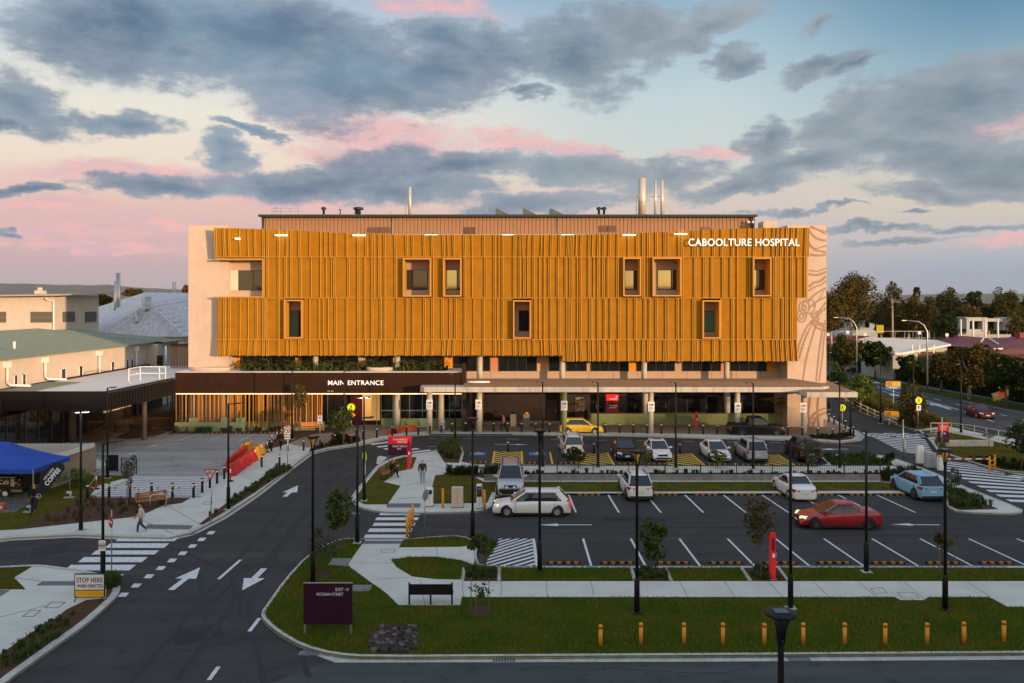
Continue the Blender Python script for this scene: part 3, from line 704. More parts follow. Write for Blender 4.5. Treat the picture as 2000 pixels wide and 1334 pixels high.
# plant storey
YP = 94.0
zt = FZ(424, YP); zb = 18.0
mb = MB(); x = FX(511, YP); xe = FX(1474, YP)
while x < xe - .01:
    x2 = min(x + .42, xe); mb.face([(x, YP, zb), (x2 - .16, YP, zb), (x2 - .16, YP, zt), (x, YP, zt)]); mb.face([(x2 - .16, YP, zb), (x2 - .11, YP + .06, zb), (x2 - .11, YP + .06, zt), (x2 - .16, YP, zt)])
    mb.face([(x2 - .11, YP + .06, zb), (x2 - .04, YP + .06, zb), (x2 - .04, YP + .06, zt), (x2 - .11, YP + .06, zt)]); mb.face([(x2 - .04, YP + .06, zb), (x2, YP, zb), (x2, YP, zt), (x2 - .04, YP + .06, zt)]); x = x2
mb.box(FX(511, YP), YP + .1, zb, xe, YP + 9, zt)
pr = mb.build('plant_room_cladding', M_clad, hb)
mb = MB(); mb.box(FX(508, YP), YP - .6, zt, FX(1476, YP), YP + 10, zt + .12); mb.box(FX(508, YP), YP - .75, zt - .02, FX(1476, YP), YP - .6, zt + .22)
rf = mb.build('roof', M_roofd, hb)
mb = MB()
for px in (767, 1090): mb = MB(); mb.tube([(FX(px, YP), YP - .08, zt), (FX(px, YP), YP - .08, 18)], .07, 6); mb.build('downpipe', mat('grey_paint', (.3, .3, .3), .5), hb)
for q in (515, 1468): mb = MB(); mb.tube([(FX(q, YP), YP - .2, zt), (FX(q, YP), YP - .2, 18)], .1, 6); mb.build('downpipe', M_roofd, hb)
for (a, b, c, d) in ((719, 740, 444, 455), (741, 762, 444, 455), (907, 927, 444, 458), (1170, 1185, 441, 453), (1187, 1204, 441, 453), (1370, 1390, 444, 452)):
    mb = MB(); n = 7
    mb.box(FX(a, YP), YP - .06, FZ(d, YP), FX(b, YP), YP - .02, FZ(c, YP), 1)
    for k in range(n):
        z0 = FZ(d, YP) + (FZ(c, YP) - FZ(d, YP)) * k / n; mb.box(FX(a, YP), YP - .12, z0, FX(b, YP), YP - .06, z0 + .045)
    mb.build('louvre', [mat('brown_louvre', (.26, .15, .11), .6), M_darkw], hb)
for px, py in ((464, 466), (549, 459.5), (701, 459.5), (842, 459), (992, 459), (1109, 459), (1229, 459), (1330, 457)):
    Y_ = 87.6 if 800 < px < 1150 else 86.4; wd = 12 if px not in (464,) else 5
    mb = MB(); mb.box(FX(px - wd, Y_), Y_, FZ(py + .9, Y_), FX(px + wd, Y_), Y_ + .15, FZ(py - .9, Y_))
    mb.build('strip_light', M_tube, hb)
# roof-top equipment
YR = 98.0
def flue(px, py, rpx, name='flue', extra=None):
    mb = MB(); x = FX(px, YR); M_metal = mat('flue_steel', (.62, .56, .50), .4, .35); r = rpx * YR / F
    mb.tube([(x, YR, FZ(425, YR)), (x, YR, FZ(py, YR))], r, 14); mb.tube([(x, YR, FZ(395, YR)), (x, YR, FZ(393, YR))], r + .03, 14)
    return mb.build(name, M_metal, rf)
flue(800.5, 365, 3.0); flue(1254, 348, 7.5); flue(1280, 353, 2.3); flue(1293, 352, 3.0)
mb = MB()
for a, b in (((1243, 383), (1297, 383)), ((1243, 383), (1243, 420)), ((1297, 383), (1299, 420)), ((1270, 383), (1270, 420)), ((1299, 398), (1318, 418)), ((792, 388), (792, 420)), ((792, 388), (800, 388))):
    if a == (792, 388) and b == (792, 420): mb.build('flue_bracket', M_steel, rf); mb = MB()
    mb.bar((FX(a[0], YR + .3), YR + .3, FZ(a[1], YR)), (FX(b[0], YR + .3), YR + .3, FZ(b[1], YR)), .09)
mb.build('flue_bracket', M_steel, rf)
for px in (968, 1022, 1075):
    mb = MB(); x0, x1 = FX(px, YR), FX(px + 27, YR); zt_, zb_ = FZ(406, YR), FZ(419.5, YR)
    mb.mesh([(x0, YR, zb_), (x0, YR, zt_), (x1, YR, zb_), (x0, YR + 3, zb_), (x0, YR + 3, zt_), (x1, YR + 3, zb_)], [(0, 2, 1), (3, 4, 5), (0, 1, 4, 3), (1, 2, 5, 4)])
    mb.build('skylight_hood', mat('hood_metal', (.10, .13, .14), .5, .3), rf)
for px, py, r in ((636, 411, 4), (697, 412, 2), (703, 414, 8), (1168, 412, 4), (1178, 412, 4), (668, 410, 2)):
    mb = MB(); mb.lathe([(r * .035, 0), (r * .035, .5), (r * .075, .52), (r * .07, .75), (0.02, .85)], (FX(px, YR), YR - 1, FZ(420, YR)), 12)
    mb.build('roof_vent', M_roofd if px not in (697, 668) else M_metal, rf)
mb = MB()
for a, b in (((531, 407), (583, 407)), ((531, 413), (583, 413)), ((531, 407), (531, 420)), ((583, 407), (583, 420)), ((548, 407), (548, 420)), ((566, 407), (566, 420)), ((536, 404), (536, 420)), ((541, 404), (541, 420))):
    mb.bar((FX(a[0], YR), YR, FZ(a[1], YR)), (FX(b[0], YR), YR, FZ(b[1], YR)), .06)
mb.build('access_rail', M_steel, rf)
for px, py in ((764, 393), (908, 400), (951, 397), (1172, 398), (1415, 413), (538, 404)):
    mb = MB(); mb.tube([(FX(px, YR), YR, FZ(425, YR)), (FX(px, YR), YR, FZ(py, YR))], [.03, .015], 5); mb.build('aerial', M_steel, rf)
mb = MB(); mb.box(FX(1491, 92), 92, 18, FX(1517, 92), 94, FZ(432, 92)); mb.build('roof_box', M_cwall, hb)
# ---- gold screen
YG = 87.05
WIN = {2: [(788, 843), (866, 902), (1216, 1251), (1273, 1329), (1468, 1504)], 3: [(557, 593), (1002, 1037), (1370, 1405)]}
def ztop(px):
    if px < 800: t = (px - 421) / 380; return 446 + 13 * (t * t * (3 - 2 * t))
    if px < 1110: return 459
    t = min(1, (px - 1110) / 420); return 459 - 13.5 * (t * t * (3 - 2 * t))
rows = {1: (421, 1580, None, 502), 2: (515, 1577, 502, 582), 3: (425, 1557, 582, 663), 4: (425, 1557, 663, 694)}
rnd = random.Random(3)
RX = []
x = 421.0
while x < 1582:
    g = rnd.choice([0, 1, 1, 2])
    RX.append((x, g)); x += rnd.choice([6, 8, 10, 12, 16, 21]) if g != 2 else rnd.choice([11, 16, 22])
def screen_seg(r, xa, xb, slant=0.0, lean=0.0):
    mb = MB(); y1 = rows[r][3]; y0 = rows[r][2]
    rib = MB()
    def col_(px, z=None): return FX(px, YG)
    xs = [xa] + [q for q in range(int(xa) + 10, int(xb), 10)] + [xb]
    bot = (lambda px: 705 if px > 1098 else 694) if r == 4 else (lambda px: y1)
    top = (lambda px: ztop(px)) if r == 1 else (lambda px: y0)
    if r == 4 and xa < 1098 < xb: xs = sorted(set(xs + [1097.99, 1098.01]))
    for p, q in zip(xs, xs[1:]):
        mb.face([(col_(p), YG + .02 - lean * (r == 4), FZ(bot(p), YG)), (col_(q), YG + .02 - lean * (r == 4), FZ(bot(q), YG)), (col_(q), YG + .02 - lean * (r == 1), FZ(top(q), YG)), (col_(p), YG + .02 - lean * (r == 1), FZ(top(p), YG))])
    last = [-9.]
    for i, (px, g) in enumerate(RX):
        rr_ = random.Random(i * 7 + r // 3)
        n = 1 if g == 0 else 2
        off = rr_.choice([0, 0, 3.0, -3.0]) if r in (2, 3) else 0
        for k in range(n):
            pp = px + off + k * 2.9
            if pp < xa or pp + 1.8 > xb or pp < last[0] + 1.9: continue
            last[0] = pp
            sh = (slant * math.sin(px * .013)) if r in (1, 4) else 0
            zt_, zb_ = FZ(top(pp), YG) + .05, FZ(bot(pp), YG) - .05
            dT, dB = (lean if r == 1 else 0), (lean if r == 4 else 0)
            x0, x1 = col_(pp), col_(pp + 1.1)
            s = sh / 19.2
            sT, sB = (s, 0) if r == 1 else (0, s)
            rib.mesh([(x0 + sB, YG - dB, zb_), (x1 + sB, YG - dB, zb_), (x1 + sB, YG - .14 - dB, zb_), (x0 + sB, YG - .14 - dB, zb_), (x0 + sT, YG - dT, zt_), (x1 + sT, YG - dT, zt_), (x1 + sT, YG - .14 - dT, zt_), (x0 + sT, YG - .14 - dT, zt_)],
                     [(0, 1, 2, 3), (4, 7, 6, 5), (3, 2, 6, 7), (0, 3, 7, 4), (1, 5, 6, 2)])
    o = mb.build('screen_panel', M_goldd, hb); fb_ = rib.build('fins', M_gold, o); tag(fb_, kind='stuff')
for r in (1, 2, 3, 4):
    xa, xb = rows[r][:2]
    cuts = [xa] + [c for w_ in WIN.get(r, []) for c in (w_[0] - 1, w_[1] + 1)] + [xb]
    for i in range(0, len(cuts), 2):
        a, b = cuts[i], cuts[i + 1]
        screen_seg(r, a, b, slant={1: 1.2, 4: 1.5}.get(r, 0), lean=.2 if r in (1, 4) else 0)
mb = MB()
for py, xa, xb in ((502, 421, 1577), (582, 425, 1577), (663, 425, 1557)):
    mb.box(FX(xa, YG), YG - .2, FZ(py + .8, YG), FX(xb, YG), YG + .01, FZ(py - .3, YG))
mb.box(FX(425, YG), YG + .05, FZ(694, YG), FX(1557, YG), YW + .6, FZ(693, YG))
mb.build('screen_rail', M_goldt, hb)
# recessed balcony at the left: ledges
mb = MB(); mb.box(FX(421, YG), YG - .25, FZ(508, YG), FX(515, YG), YW + .55, FZ(505, YG)); mb.box(FX(421, YG), YG - .25, FZ(581, YG), FX(516, YG), YW + .55, FZ(579, YG)); mb.box(FX(512.5, YG), YG - .1, FZ(581, YG), FX(515.5, YG), YW + .55, FZ(505, YG))
mb.build('balcony_ledge', M_goldt, hb)
def win(x0, x1, y0, y1, Y, mull=(), m=M_glass, fr=M_frame, th=.05, parent=None):
    X0, X1, Z0, Z1 = FX(x0, Y), FX(x1, Y), FZ(y1, Y), FZ(y0, Y)
    mb = MB(); 
    for (a, b, c, d) in ((X0, Z0, X1, Z0 + th), (X0, Z1 - th, X1, Z1), (X0, Z0 + th, X0 + th, Z1 - th), (X1 - th, Z0 + th, X1, Z1 - th)): mb.box(a, Y - .07, b, c, Y, d)
    for q in mull: xm = FX(q, Y); mb.box(xm - th / 2, Y - .065, Z0 + th, xm + th / 2, Y - .004, Z1 - th)
    o = mb.build('window', fr, parent or hb)
    g = MB(); g.box(X0 + th * .5, Y - .03, Z0 + th * .5, X1 - th * .5, Y - .01, Z1 - th * .5); g.build('pane', m, o)
    return o
M_blind = mat('blind', (.35, .36, .33), .6, spec=.8)
M_panel = mat('grey_panel', (.36, .30, .27), .7)
Yi = YW + .58
win(466, 512, 528, 567, Yi, (495,))
mb = MB(); mb.box(FX(447, Yi), Yi - .03, FZ(567, Yi), FX(466, Yi), Yi - .01, FZ(528, Yi)); mb.build('wall_panel', mat('white_panel', (.7, .62, .52), .7), hb)
def wbox(x0, x1, y0, y1, glass):
    mb = MB(); X0, X1, Z0, Z1 = FX(x0, YG), FX(x1, YG), FZ(y1, YG), FZ(y0, YG); t = .14; ya, yb = YG - .55, Yi
    for (a, b, c, d) in ((X0, Z0, X1, Z0 + t), (X0, Z1 - t, X1, Z1), (X0, Z0 + t, X0 + t, Z1 - t), (X1 - t, Z0 + t, X1, Z1 - t)): mb.box(a, ya, b, c, yb, d)
    o = mb.build('window_box', M_goldt, hb)
    b_ = MB(); b_.box(FX(x0, Yi), Yi - .04, FZ(y1, Yi), FX(x1, Yi), Yi - .01, FZ(y0, Yi)); b_.build('back_panel', M_panel, o)
    for (a, b, c, d, mm) in glass:
        w_ = win(a, b, c, d, Yi - .05, parent=o, m=mm)
wbox(788, 843, 504.5, 579.5, [(790, 806, 527, 566, M_darkw), (806, 835, 527, 566, M_glass)])
M_mir = mat('mirror_glass', (.36, .34, .22), .05, 1.0)
wbox(866, 902, 504.5, 579.5, [(871, 893, 527, 566, M_mir), (893, 900, 527, 566, M_glass)])
wbox(1216, 1251, 503.5, 579, [(1220, 1238, 528, 566, M_mir), (1238, 1249, 528, 566, M_glass)])
wbox(1273, 1329, 503.5, 579, [(1284, 1311, 527, 566, M_mir), (1311, 1324, 527, 566, M_glass)])
wbox(1468, 1504, 503.5, 579, [(1470, 1478, 527, 566, M_mir), (1478, 1494, 527, 566, M_glass)])
wbox(557, 593, 585.5, 661, [(566, 582, 606, 658, M_teal), (583, 592, 606, 658, M_glass)])
wbox(1002, 1037, 586.5, 661, [(1013, 1036, 606, 647, M_glass)])
wbox(1370, 1405, 586.5, 661, [(1374, 1401, 607, 648, M_teal)])
# ---- level 2 strip
Y2 = 90.4
mb = MB(); mb.box(FX(447, Y2), Y2, 4.6, FX(1545, Y2), Y2 + .3, FZ(690, Y2))
for x in range(910, 1540, 48): mb.box(FX(x, Y2) - .012, Y2 - .008, 4.7, FX(x, Y2) + .012, Y2 - .002, FZ(726, Y2), 1)
mb.build('upper_wall', [M_beige, M_darkw], hb)
mb = MB(); mb.box(FX(447, YW), YW + 1, FZ(694, YW) - .03, FX(1545, YW), Y2 + .3, FZ(694, YW) + .2); mb.build('soffit', M_beige, hb)
for x0, x1, ml in ((470, 577, (500, 530, 555)), (590, 612, ()), (622, 700, (650, 675)), (715, 768, (740,)), (782, 868, (805, 830, 850)), (885, 957, (903, 931, 944)), (974, 1048, (992, 1010, 1028)), (1072, 1096, ()), (1106, 1146, (1125,)), (1154, 1228, (1172, 1190, 1209)), (1243, 1318, (1264, 1281, 1299)), (1333, 1408, (1352, 1370, 1389)), (1426, 1497, (1444, 1462, 1480))):
    win(x0, x1, 697, 725 if x0 > 880 else 733, Y2 - .02, ml)
for x0, x1, mm in ((447, 469, M_orangep), (868, 884, M_orangep), (958, 972, M_salmon), (577, 590, M_salmon), (1228, 1242, M_orangep), (1408, 1414, M_salmon), (1498, 1512, M_orangep), (1049, 1070, mat('peach_panel', (.6, .38, .24), .6)), (1512, 1540, M_panel)):
    mb = MB(); mb.box(FX(x0, Y2), Y2 - .05, FZ(725, Y2), FX(x1, Y2), Y2 - .01, FZ(694, Y2)); mb.build('colour_panel', mm, hb)
for px in (455, 616, 776, 937, 1098, 1258, 1419):
    if px == 455: continue
    mb = MB(); Yc = 88.6; x = FX(px, Yc); mb.tube([(x, Yc, 4.6), (x, Yc, FZ(692, Yc))], .29, 16); mb.build('column', M_col, hb)
# planting on the entrance roof comes later.  ---- ground storey
Y1 = 92.5
mb = MB(); mb.box(FX(905, Y1), Y1, 0, FX(1545, Y1), Y1 + .3, 4.7); gw = mb.build('ground_floor_wall', M_darkw, hb)
win(1165, 1260, 771, 806, Y1 - .03, (1196, 1228)); win(1270, 1415, 771, 806, Y1 - .03, (1306, 1342, 1378)); win(1425, 1480, 771, 806, Y1 - .03)
win(921, 930, 775, 800, Y1 - .03)
for x0, x1 in ((1068, 1088), (1123, 1142)):
    mb = MB(); mb.box(FX(x0, Y1), Y1 - .07, 0.13, FX(x1, Y1), Y1 - .01, FZ(782, Y1)); d = mb.build('door', mat('brown_door', (.09, .06, .05), .6), hb)
    mb = MB(); mb.box(FX(x1 - 3, Y1), Y1 - .11, 1.1, FX(x1 - 2, Y1), Y1 - .07, 1.4); mb.build('handle', M_steel, d)
tag(text('CHANGE AND\nTOILETS', FX(1124, Y1), FX(1140, Y1), FZ(780, Y1), FZ(776, Y1), Y1 - .02, M_letter, gw), kind=None)
M_redl = mat('red_sign_lit', (.7, .02, .03), .5, emit=(1, .02, .04), es=.25)
mb = MB(); mb.box(FX(1184, 91), 91, FZ(783, 91), FX(1208, 91), 91.1, FZ(770, 91)); rs = mb.build('emergency_sign', M_redl, hb)
text('EMERGENCY', FX(1191, 91), FX(1206, 91), FZ(780, 91), FZ(778, 91), 90.98, M_sign, rs); text('+', FX(1202, 91), FX(1206, 91), FZ(776, 91), FZ(773, 91), 90.98, M_sign, rs)
mb = MB(); mb.box(FX(1184, 91), 91, FZ(806, 91), FX(1208, 91), 91.1, FZ(785, 91)); rs2 = mb.build('direction_panel', mat('maroon_panel', (.09, .01, .02), .5), hb)
text('Emergency\nentrance', FX(1190, 91), FX(1206, 91), FZ(797, 91), FZ(790, 91), 90.98, M_letter, rs2)
mb = MB(); mb.box(FX(1152, 89.5), 89.5, .1, FX(1552, 89.5), 89.8, FZ(808, 89.5)); mb.box(FX(1152, 89.5), 89.8, .1, FX(1154, 89.5), Y1, FZ(808, 89.5)); tag(mb.build('planter_wall', M_green, hb), 'low pale green planter wall under the drop-off canopy')
for px in (1260, 1420, 938, 1100):
    Yc = 91.2; mb = MB(); x = FX(px, Yc); mb.tube([(x, Yc, 0), (x, Yc, 4.6)], .33, 14); mb.build('column', M_col if px > 1200 else M_green, hb)
mb = MB()
for px in (938, 1100, 1260, 1420): mb.lathe([(.12, 0), (.12, .05)], (FX(px, 91) + .5, 90.7, 4.55), 10)
mb.build('downlight', mat('warm_lamp', (1, 1, 1), emit=(1, .75, .4), es=6), hb)
text('CABOOLTURE HOSPITAL', FX(1345, 86.5), FX(1562, 86.5), FZ(480.5, 86.5), FZ(466, 86.5), 86.56, M_sign, hb, name='sign_lettering', bold=.010)
# security cameras
mb = MB(); x = FX(1459, YP); mb.lathe([(.05, 0), (.16, .05), (.16, .2), (.05, .3)], (x, YP - .5, FZ(437, YP)), 10); mb.lathe([(.05, 0), (.12, .05), (.12, .2), (.05, .3)], (x + .5, YP - .5, FZ(437, YP)), 10); mb.build('security_camera', M_letter, hb)

# =================== drop-off canopy ===================
cp = thing('dropoff_canopy', 'flat concrete drop-off canopy with brown gravel top on round columns', 'canopy', (5, 84, 0))
YC = 82.6; zc1, zc0 = FZ(756, YC), FZ(766, YC)
xl, xr = FX(820, YC), FX(1625, YC)
mb = MB(); mb.prism([(xl + .4, YC + .0), (xr - .8, YC), (xr, YC + .8), (xr, 84.6), (FX(1545, 87.9), 87.9), (FX(905, 87.9), 87.9), (FX(905, 86), 86), (FX(905, 85), 84.8), (xl, 84.8), (xl, YC + .4)], zc0, zc1, bottom=True)
mb.build('canopy_slab', mat('canopy_concrete', (.5, .47, .43), .85, var=.06, streak=.55), cp)
mb = MB(); mb.poly([(FX(905, YC + .2), YC + .2, zc1 + .02), (xr - .9, YC + .2, zc1 + .02), (xr - .5, 84.2, zc1 + .25), (FX(1545, 88), 87.95, zc1 + .35), (FX(905, 88), 87.95, zc1 + .35)])
mb.build('gravel_top', M_grav, cp)
mb = MB(); mb.lathe([(1.0, 0), (1.0, .08), (.9, .14), (0.02, .16)], (FX(934, 85), 85.2, zc1 + .2), 20, sx=1.2, sy=.6); mb.build('roof_dome', M_letter, cp)
for px in (839, 936, 1102, 1271, 1440, 1570):
    Yc = 84.0; x = FX(px, Yc); mb = MB(); mb.tube([(x, Yc, .1), (x, Yc, zc0)], .27, 16); mb.build('column', M_col if px != 1102 else M_green, cp)
YC2 = 80.5
mb = MB(); a0, a1, a2 = FX(1576, YC2), FX(1675, YC2), FX(1615, 87.9)
mb.prism([(a0, YC2 + 2.9), (a0, YC2), (a1, YC2), (a2 + 1.2, 92), (a2, 92)], FZ(776, YC2) , FZ(766, YC2), bottom=True)
mb.build('canopy_wing', MATS['canopy_concrete'], cp)
mb = MB(); mb.poly([(a0 + .2, YC2 + .2, FZ(766, YC2) + .02), (a1 - .3, YC2 + .2, FZ(766, YC2) + .02), (a2 + 1.1, 91.8, FZ(766, YC2) + .25), (a0 + .2, YC2 + 2.4, FZ(766, YC2) + .06)]); mb.build('gravel_top', M_grav, cp)
# pick-up notices on the columns
def notice(px, py, Y, w=.62, h=.95, i=0, lab=''):
    t = thing('column_notice', lab, 'sign', (FX(px, Y), Y, FZ(py, Y)))
    X, Z = FX(px, Y), FZ(py, Y)
    mb = MB(); mb.box(X - w / 2, Y - .04, Z - h / 2, X + w / 2, Y, Z + h / 2); mb.build('panel', M_letter, t)
    mb = MB(); mb.box(X - .08, Y - .046, Z + .13, X + .2, Y - .041, Z + .22); mb.box(X - .03, Y - .046, Z + .22, X + .14, Y - .041, Z + .29)
    for k in (-.02, .14): mb.lathe([(.04, 0), (.04, .004)], (0, 0, 0), 8); 
    mb = MB(); mb.box(X - .08, Y - .046, Z + .10, X + .2, Y - .041, Z + .19); mb.box(X - .03, Y - .046, Z + .19, X + .14, Y - .041, Z + .26); mb.tube([(X - .17, Y - .045, Z + .08), (X - .17, Y - .045, Z + .22)], .03, 6); mb.box(X - .2, Y - .046, Z + .24, X - .14, Y - .041, Z + .3)
    mb.build('pictogram', M_black, t)
    text('PICK UP\nSET DOWN\nONLY', X - w * .36, X + w * .3, Z - h * .38, Z - .02, Y - .041, M_black, t, depth=.01)
cols_ = (839, 936, 1102, 1271, 1440, 1570)
for i, (px, py) in enumerate(((839, 790), (935, 790), (1102, 792), (1272, 794), (1441, 796), (1569, 796))):
    notice(px, py, 83.7, lab='white pick up and set down notice on the %s canopy column from the left' % ORD[i])

# =================== entrance block ===================
YE = 84.9
eb = thing('entrance_block', 'single storey main entrance block with dark ribbed fascia and timber-look slat screen', 'building', (FX(620, YE), YE, 0))
x0, x1 = FX(342, YE), FX(902, YE); z1, z0 = FZ(728, YE), FZ(768, YE)
def ribwall(mb, xa, xb, y, za_, zb_, step=.28, d=.03):
    x = xa
    while x < xb - .01:
        q = min(x + step, xb)
        mb.face([(x, y, za_), (q - .04, y, za_), (q - .04, y, zb_), (x, y, zb_)]); mb.face([(q - .04, y, za_), (q - .02, y + d, za_), (q - .02, y + d, zb_), (q - .04, y, zb_)]); mb.face([(q - .02, y + d, za_), (q, y, za_), (q, y, zb_), (q - .02, y + d, zb_)])
        x = q
mb = MB(); ribwall(mb, x0, x1, YE, z0, z1); mb.box(x0, YE + .05, z0, x1, YE + .5, z1 + .0); mb.box(x0, YE + .5, z0, x0 + .3, 97, z1)
mb.build('fascia', M_dark, eb)
M_roofl = mat('pale_roof_membrane', (.78, .73, .65), .8, var=.06)
mb = MB(); mb.prism([(x0, YE + .3), (x1, YE + .3), (x1, 90.3), (FX(447, YW), 90.3), (FX(447, YW), 87.98), (FX(368, YW), 87.98), (FX(368, YW) - .05, 97), (x0, 97)], z1 - .5, z1 + .05, bottom=True)
mb.build('roof', M_roofl, eb)
mb = MB(); mb.box(x0 + .1, YE - .05, z0 - .1, x1, YE + .1, z0 - .02)
mb.build('light_strip', mat('soffit_strip', (1, .8, .6), emit=(1, .62, .32), es=1.5), eb)
text('MAIN ENTRANCE', FX(641, YE), FX(749, YE), FZ(752, YE), FZ(743, YE), YE - .02, M_sign, eb, name='sign_lettering', bold=.006)
text('ON ON', FX(640, YE), FX(651, YE), FZ(764.5, YE), FZ(763, YE), YE - .02, M_letter, eb, name='small_lettering')
# slats
rs_ = random.Random(11)
M_slat = mat('slat_gold', (.52, .25, .06), .6, var=.1); M_slat2 = mat('slat_brown', (.25, .13, .05), .6)
mb = MB(); px = 343.0
while px < 628:
    Yb = YE + .25 + rs_.choice([0, .25]); x = FX(px, Yb); 
    mb.box(x, Yb, 1.1 if px < 480 else .5, x + .08, Yb + .16, z0, rs_.choice([0, 0, 1])); px += rs_.choice([3.0, 4.2, 6.0, 7.5])
tag(mb.build('slat_screen', [M_slat, M_slat2], eb), kind=None)
mb = MB(); mb.box(x0, YE + .6, .1, FX(630, YE), YE + .9, 1.0, 0); mb.box(x0, YE - .1, .1, FX(478, YE), YE + .2, 1.05, 0); mb.box(FX(370, YE), YE - .12, 1.05, FX(386, YE), YE + .18, 1.5); mb.box(FX(432, YE), YE - .12, 1.05, FX(448, YE), YE + .18, 1.5); mb.box(FX(462, YE), YE - .12, 1.05, FX(478, YE), YE + .18, 1.5)
mb.build('planter_wall', mat('green_yellow_render', (.36, .33, .14), .85, c2=(.2, .27, .17), vscale=.5), eb)
YI = 88.5
mb = MB(); mb.box(x0, YI, .1, FX(630, YI), YI + .2, z0 + .3); bw = mb.build('back_wall', mat('warm_back_wall', (.12, .07, .03), .8, c2=(.025, .02, .015), vscale=.35, detail=1), eb)
for a, b in ((386, 400), (412, 432), (452, 470)): 
    mb = MB(); mb.box(FX(a, YI), YI - .08, .9, FX(b, YI), YI - .01, 3.4); mb.build('orange_panel', M_orangep, eb)
YI = 89.5
mb = MB(); mb.box(FX(630, YI), YI, .1, FX(905, YI), YI + .2, z0 + .3); mb.build('glazed_wall', M_glass, eb)
mb = MB()
for px in (640, 672, 700, 736, 745, 768, 800, 825, 852, 878, 903): mb.box(FX(px, YI) - .03, YI - .1, .1, FX(px, YI) + .03, YI, z0)
mb.box(FX(745, YI), YI - .12, 1.6, FX(905, YI), YI - .02, 1.7)
mb.build('mullion', M_metal, eb)
mb = MB(); mb.box(FX(703, YI), YI - .05, .6, FX(742, YI), YI - .01, 3.5); mb.build('lobby_light', M_warm, eb)
mb = MB(); mb.box(FX(685, YI), YI - .3, .1, FX(708, YI), YI - .06, z0); mb.build('maroon_portal', mat('maroon_portal', (.07, .008, .015), .5), eb)
mb = MB(); mb.box(FX(745, 88), 88, .1, FX(905, 88), 88.3, 1.0); mb.build('low_wall', M_green, eb)
for px in (776, 862): mb = MB(); mb.tube([(FX(px, 87), 87, .1), (FX(px, 87), 87, z0)], .36, 14); mb.build('column', M_col, eb)
mb = MB(); mb.box(FX(902, 86), YE + .01, .1, FX(918, 86), 92, 4.0); mb.build('end_wall', M_darkw, eb)
mb = MB(); mb.box(FX(902, YE) , YE - .1, z0 - .1, FX(908, YE), YE + 2, z1 + .9); mb.build('parapet_end', M_dark, eb)
# sign on dark wall beside doors
# round rim planters on the roof
for px in (412, 742):
    mb = MB(); r = 2.0 if px == 412 else 1.35; mb.lathe([(r, 0), (r, .35), (r - .2, .36), (r - .2, .3), (.02, .3)], (FX(px, 87), 86.9, z1 + .05), 26, sy=.5); mb.build('planter_rim', M_cwall, eb)

# =================== left wing ===================
XW = -45.0
M_wing = mat('wing_render', (.60, .52, .45), .85, var=.05, vscale=.8, streak=.08)
M_groof = mat('green_metal_roof', (.20, .24, .18), .6, 0, var=.1, vscale=1.5)
lw = thing('hospital_wing', 'long cream rendered wing with green metal roof, small windows and white downpipes', 'building', (XW, 85, 0))
ze = 8.0
mb = MB(); mb.box(XW - 20, 58, 0, XW, 105.5, ze); mb.box(XW - 20, 105.5, 0, XW + 1.2, 112, ze - .2); tag(mb.build('wall', M_wing, lw), None)
mb = MB()
def slope(mb, a, b, c, d): mb.face([a, b, c, d])
n = 70
for i in range(n):   # standing-seam sheets
    ya, yb = 57.5 + i * .8, 57.5 + (i + 1) * .8
    if yb > 113: break
    xo = XW + .5 if yb < 106.5 else XW + 1.7
    xt = XW - 16
    mb.face([(xo, ya, ze), (xo, yb - .08, ze), (xt, yb - .08, ze + 1.6), (xt, ya, ze + 1.6)]); mb.face([(xo, yb - .08, ze), (xo, yb, ze + .05), (xt, yb, ze + 1.65), (xt, yb - .08, ze + 1.6)])
mb.box(XW + .5, 57.5, ze - .12, XW + .62, 106, ze + .04); mb.box(XW + 1.7, 106, ze - .12, XW + 1.82, 113, ze + .04)
mb.face([(XW + .5, 57.5, ze - .02), (XW + .5, 113, ze - .02), (XW - .2, 113, ze - .02), (XW - .2, 57.5, ze - .02)])
rfw = mb.build('roof', M_groof, lw)
mb = MB(); mb.tube([(FX(28, 80) , 80, 8.6), (FX(28, 80), 80, 9.3)], .12, 10); mb.build('roof_vent', M_letter, rfw)
def sidewin(px0, px1, z0, z1, X, parent, m=M_glass, mull=0, name='window', fr=M_letter):
    ya, yb = X * F / (px0 - 1000), X * F / (px1 - 1000)
    mb = MB(); t = .07
    for (a, b, c, d) in ((ya, z0, yb, z0 + t), (ya, z1 - t, yb, z1), (ya, z0, ya + t, z1), (yb - t, z0, yb, z1)): mb.box(X, a, b, X + .06, c, d)
    for k in range(mull): yy = ya + (yb - ya) * (k + 1) / (mull + 1); mb.box(X, yy - t / 2, z0 + t, X + .055, yy + t / 2, z1 - t)
    o = mb.build(name, fr, parent); g = MB(); g.box(X + .005, ya + .03, z0 + .03, X + .03, yb - .03, z1 - .03); g.build('pane', m, o); return o
def sz(py, px, X): Y = X * F / (px - 1000); return FZ(py, Y)
for a, b, t_, b_ in ((27, 34, 732, 757), (43, 50, 730, 755), (119, 128, 720, 745), (154, 161, 714, 738), (217, 223, 706, 728), (246, 251, 702, 723), (255, 260, 701, 722), (288, 296, 696, 718)):
    X = XW + .01; sidewin(a, b, sz(b_, a, X), sz(t_, a, X), X, lw)
mb = MB()
X = XW + 1.22
win(307, 319, 694, 716, 105.45, parent=lw)
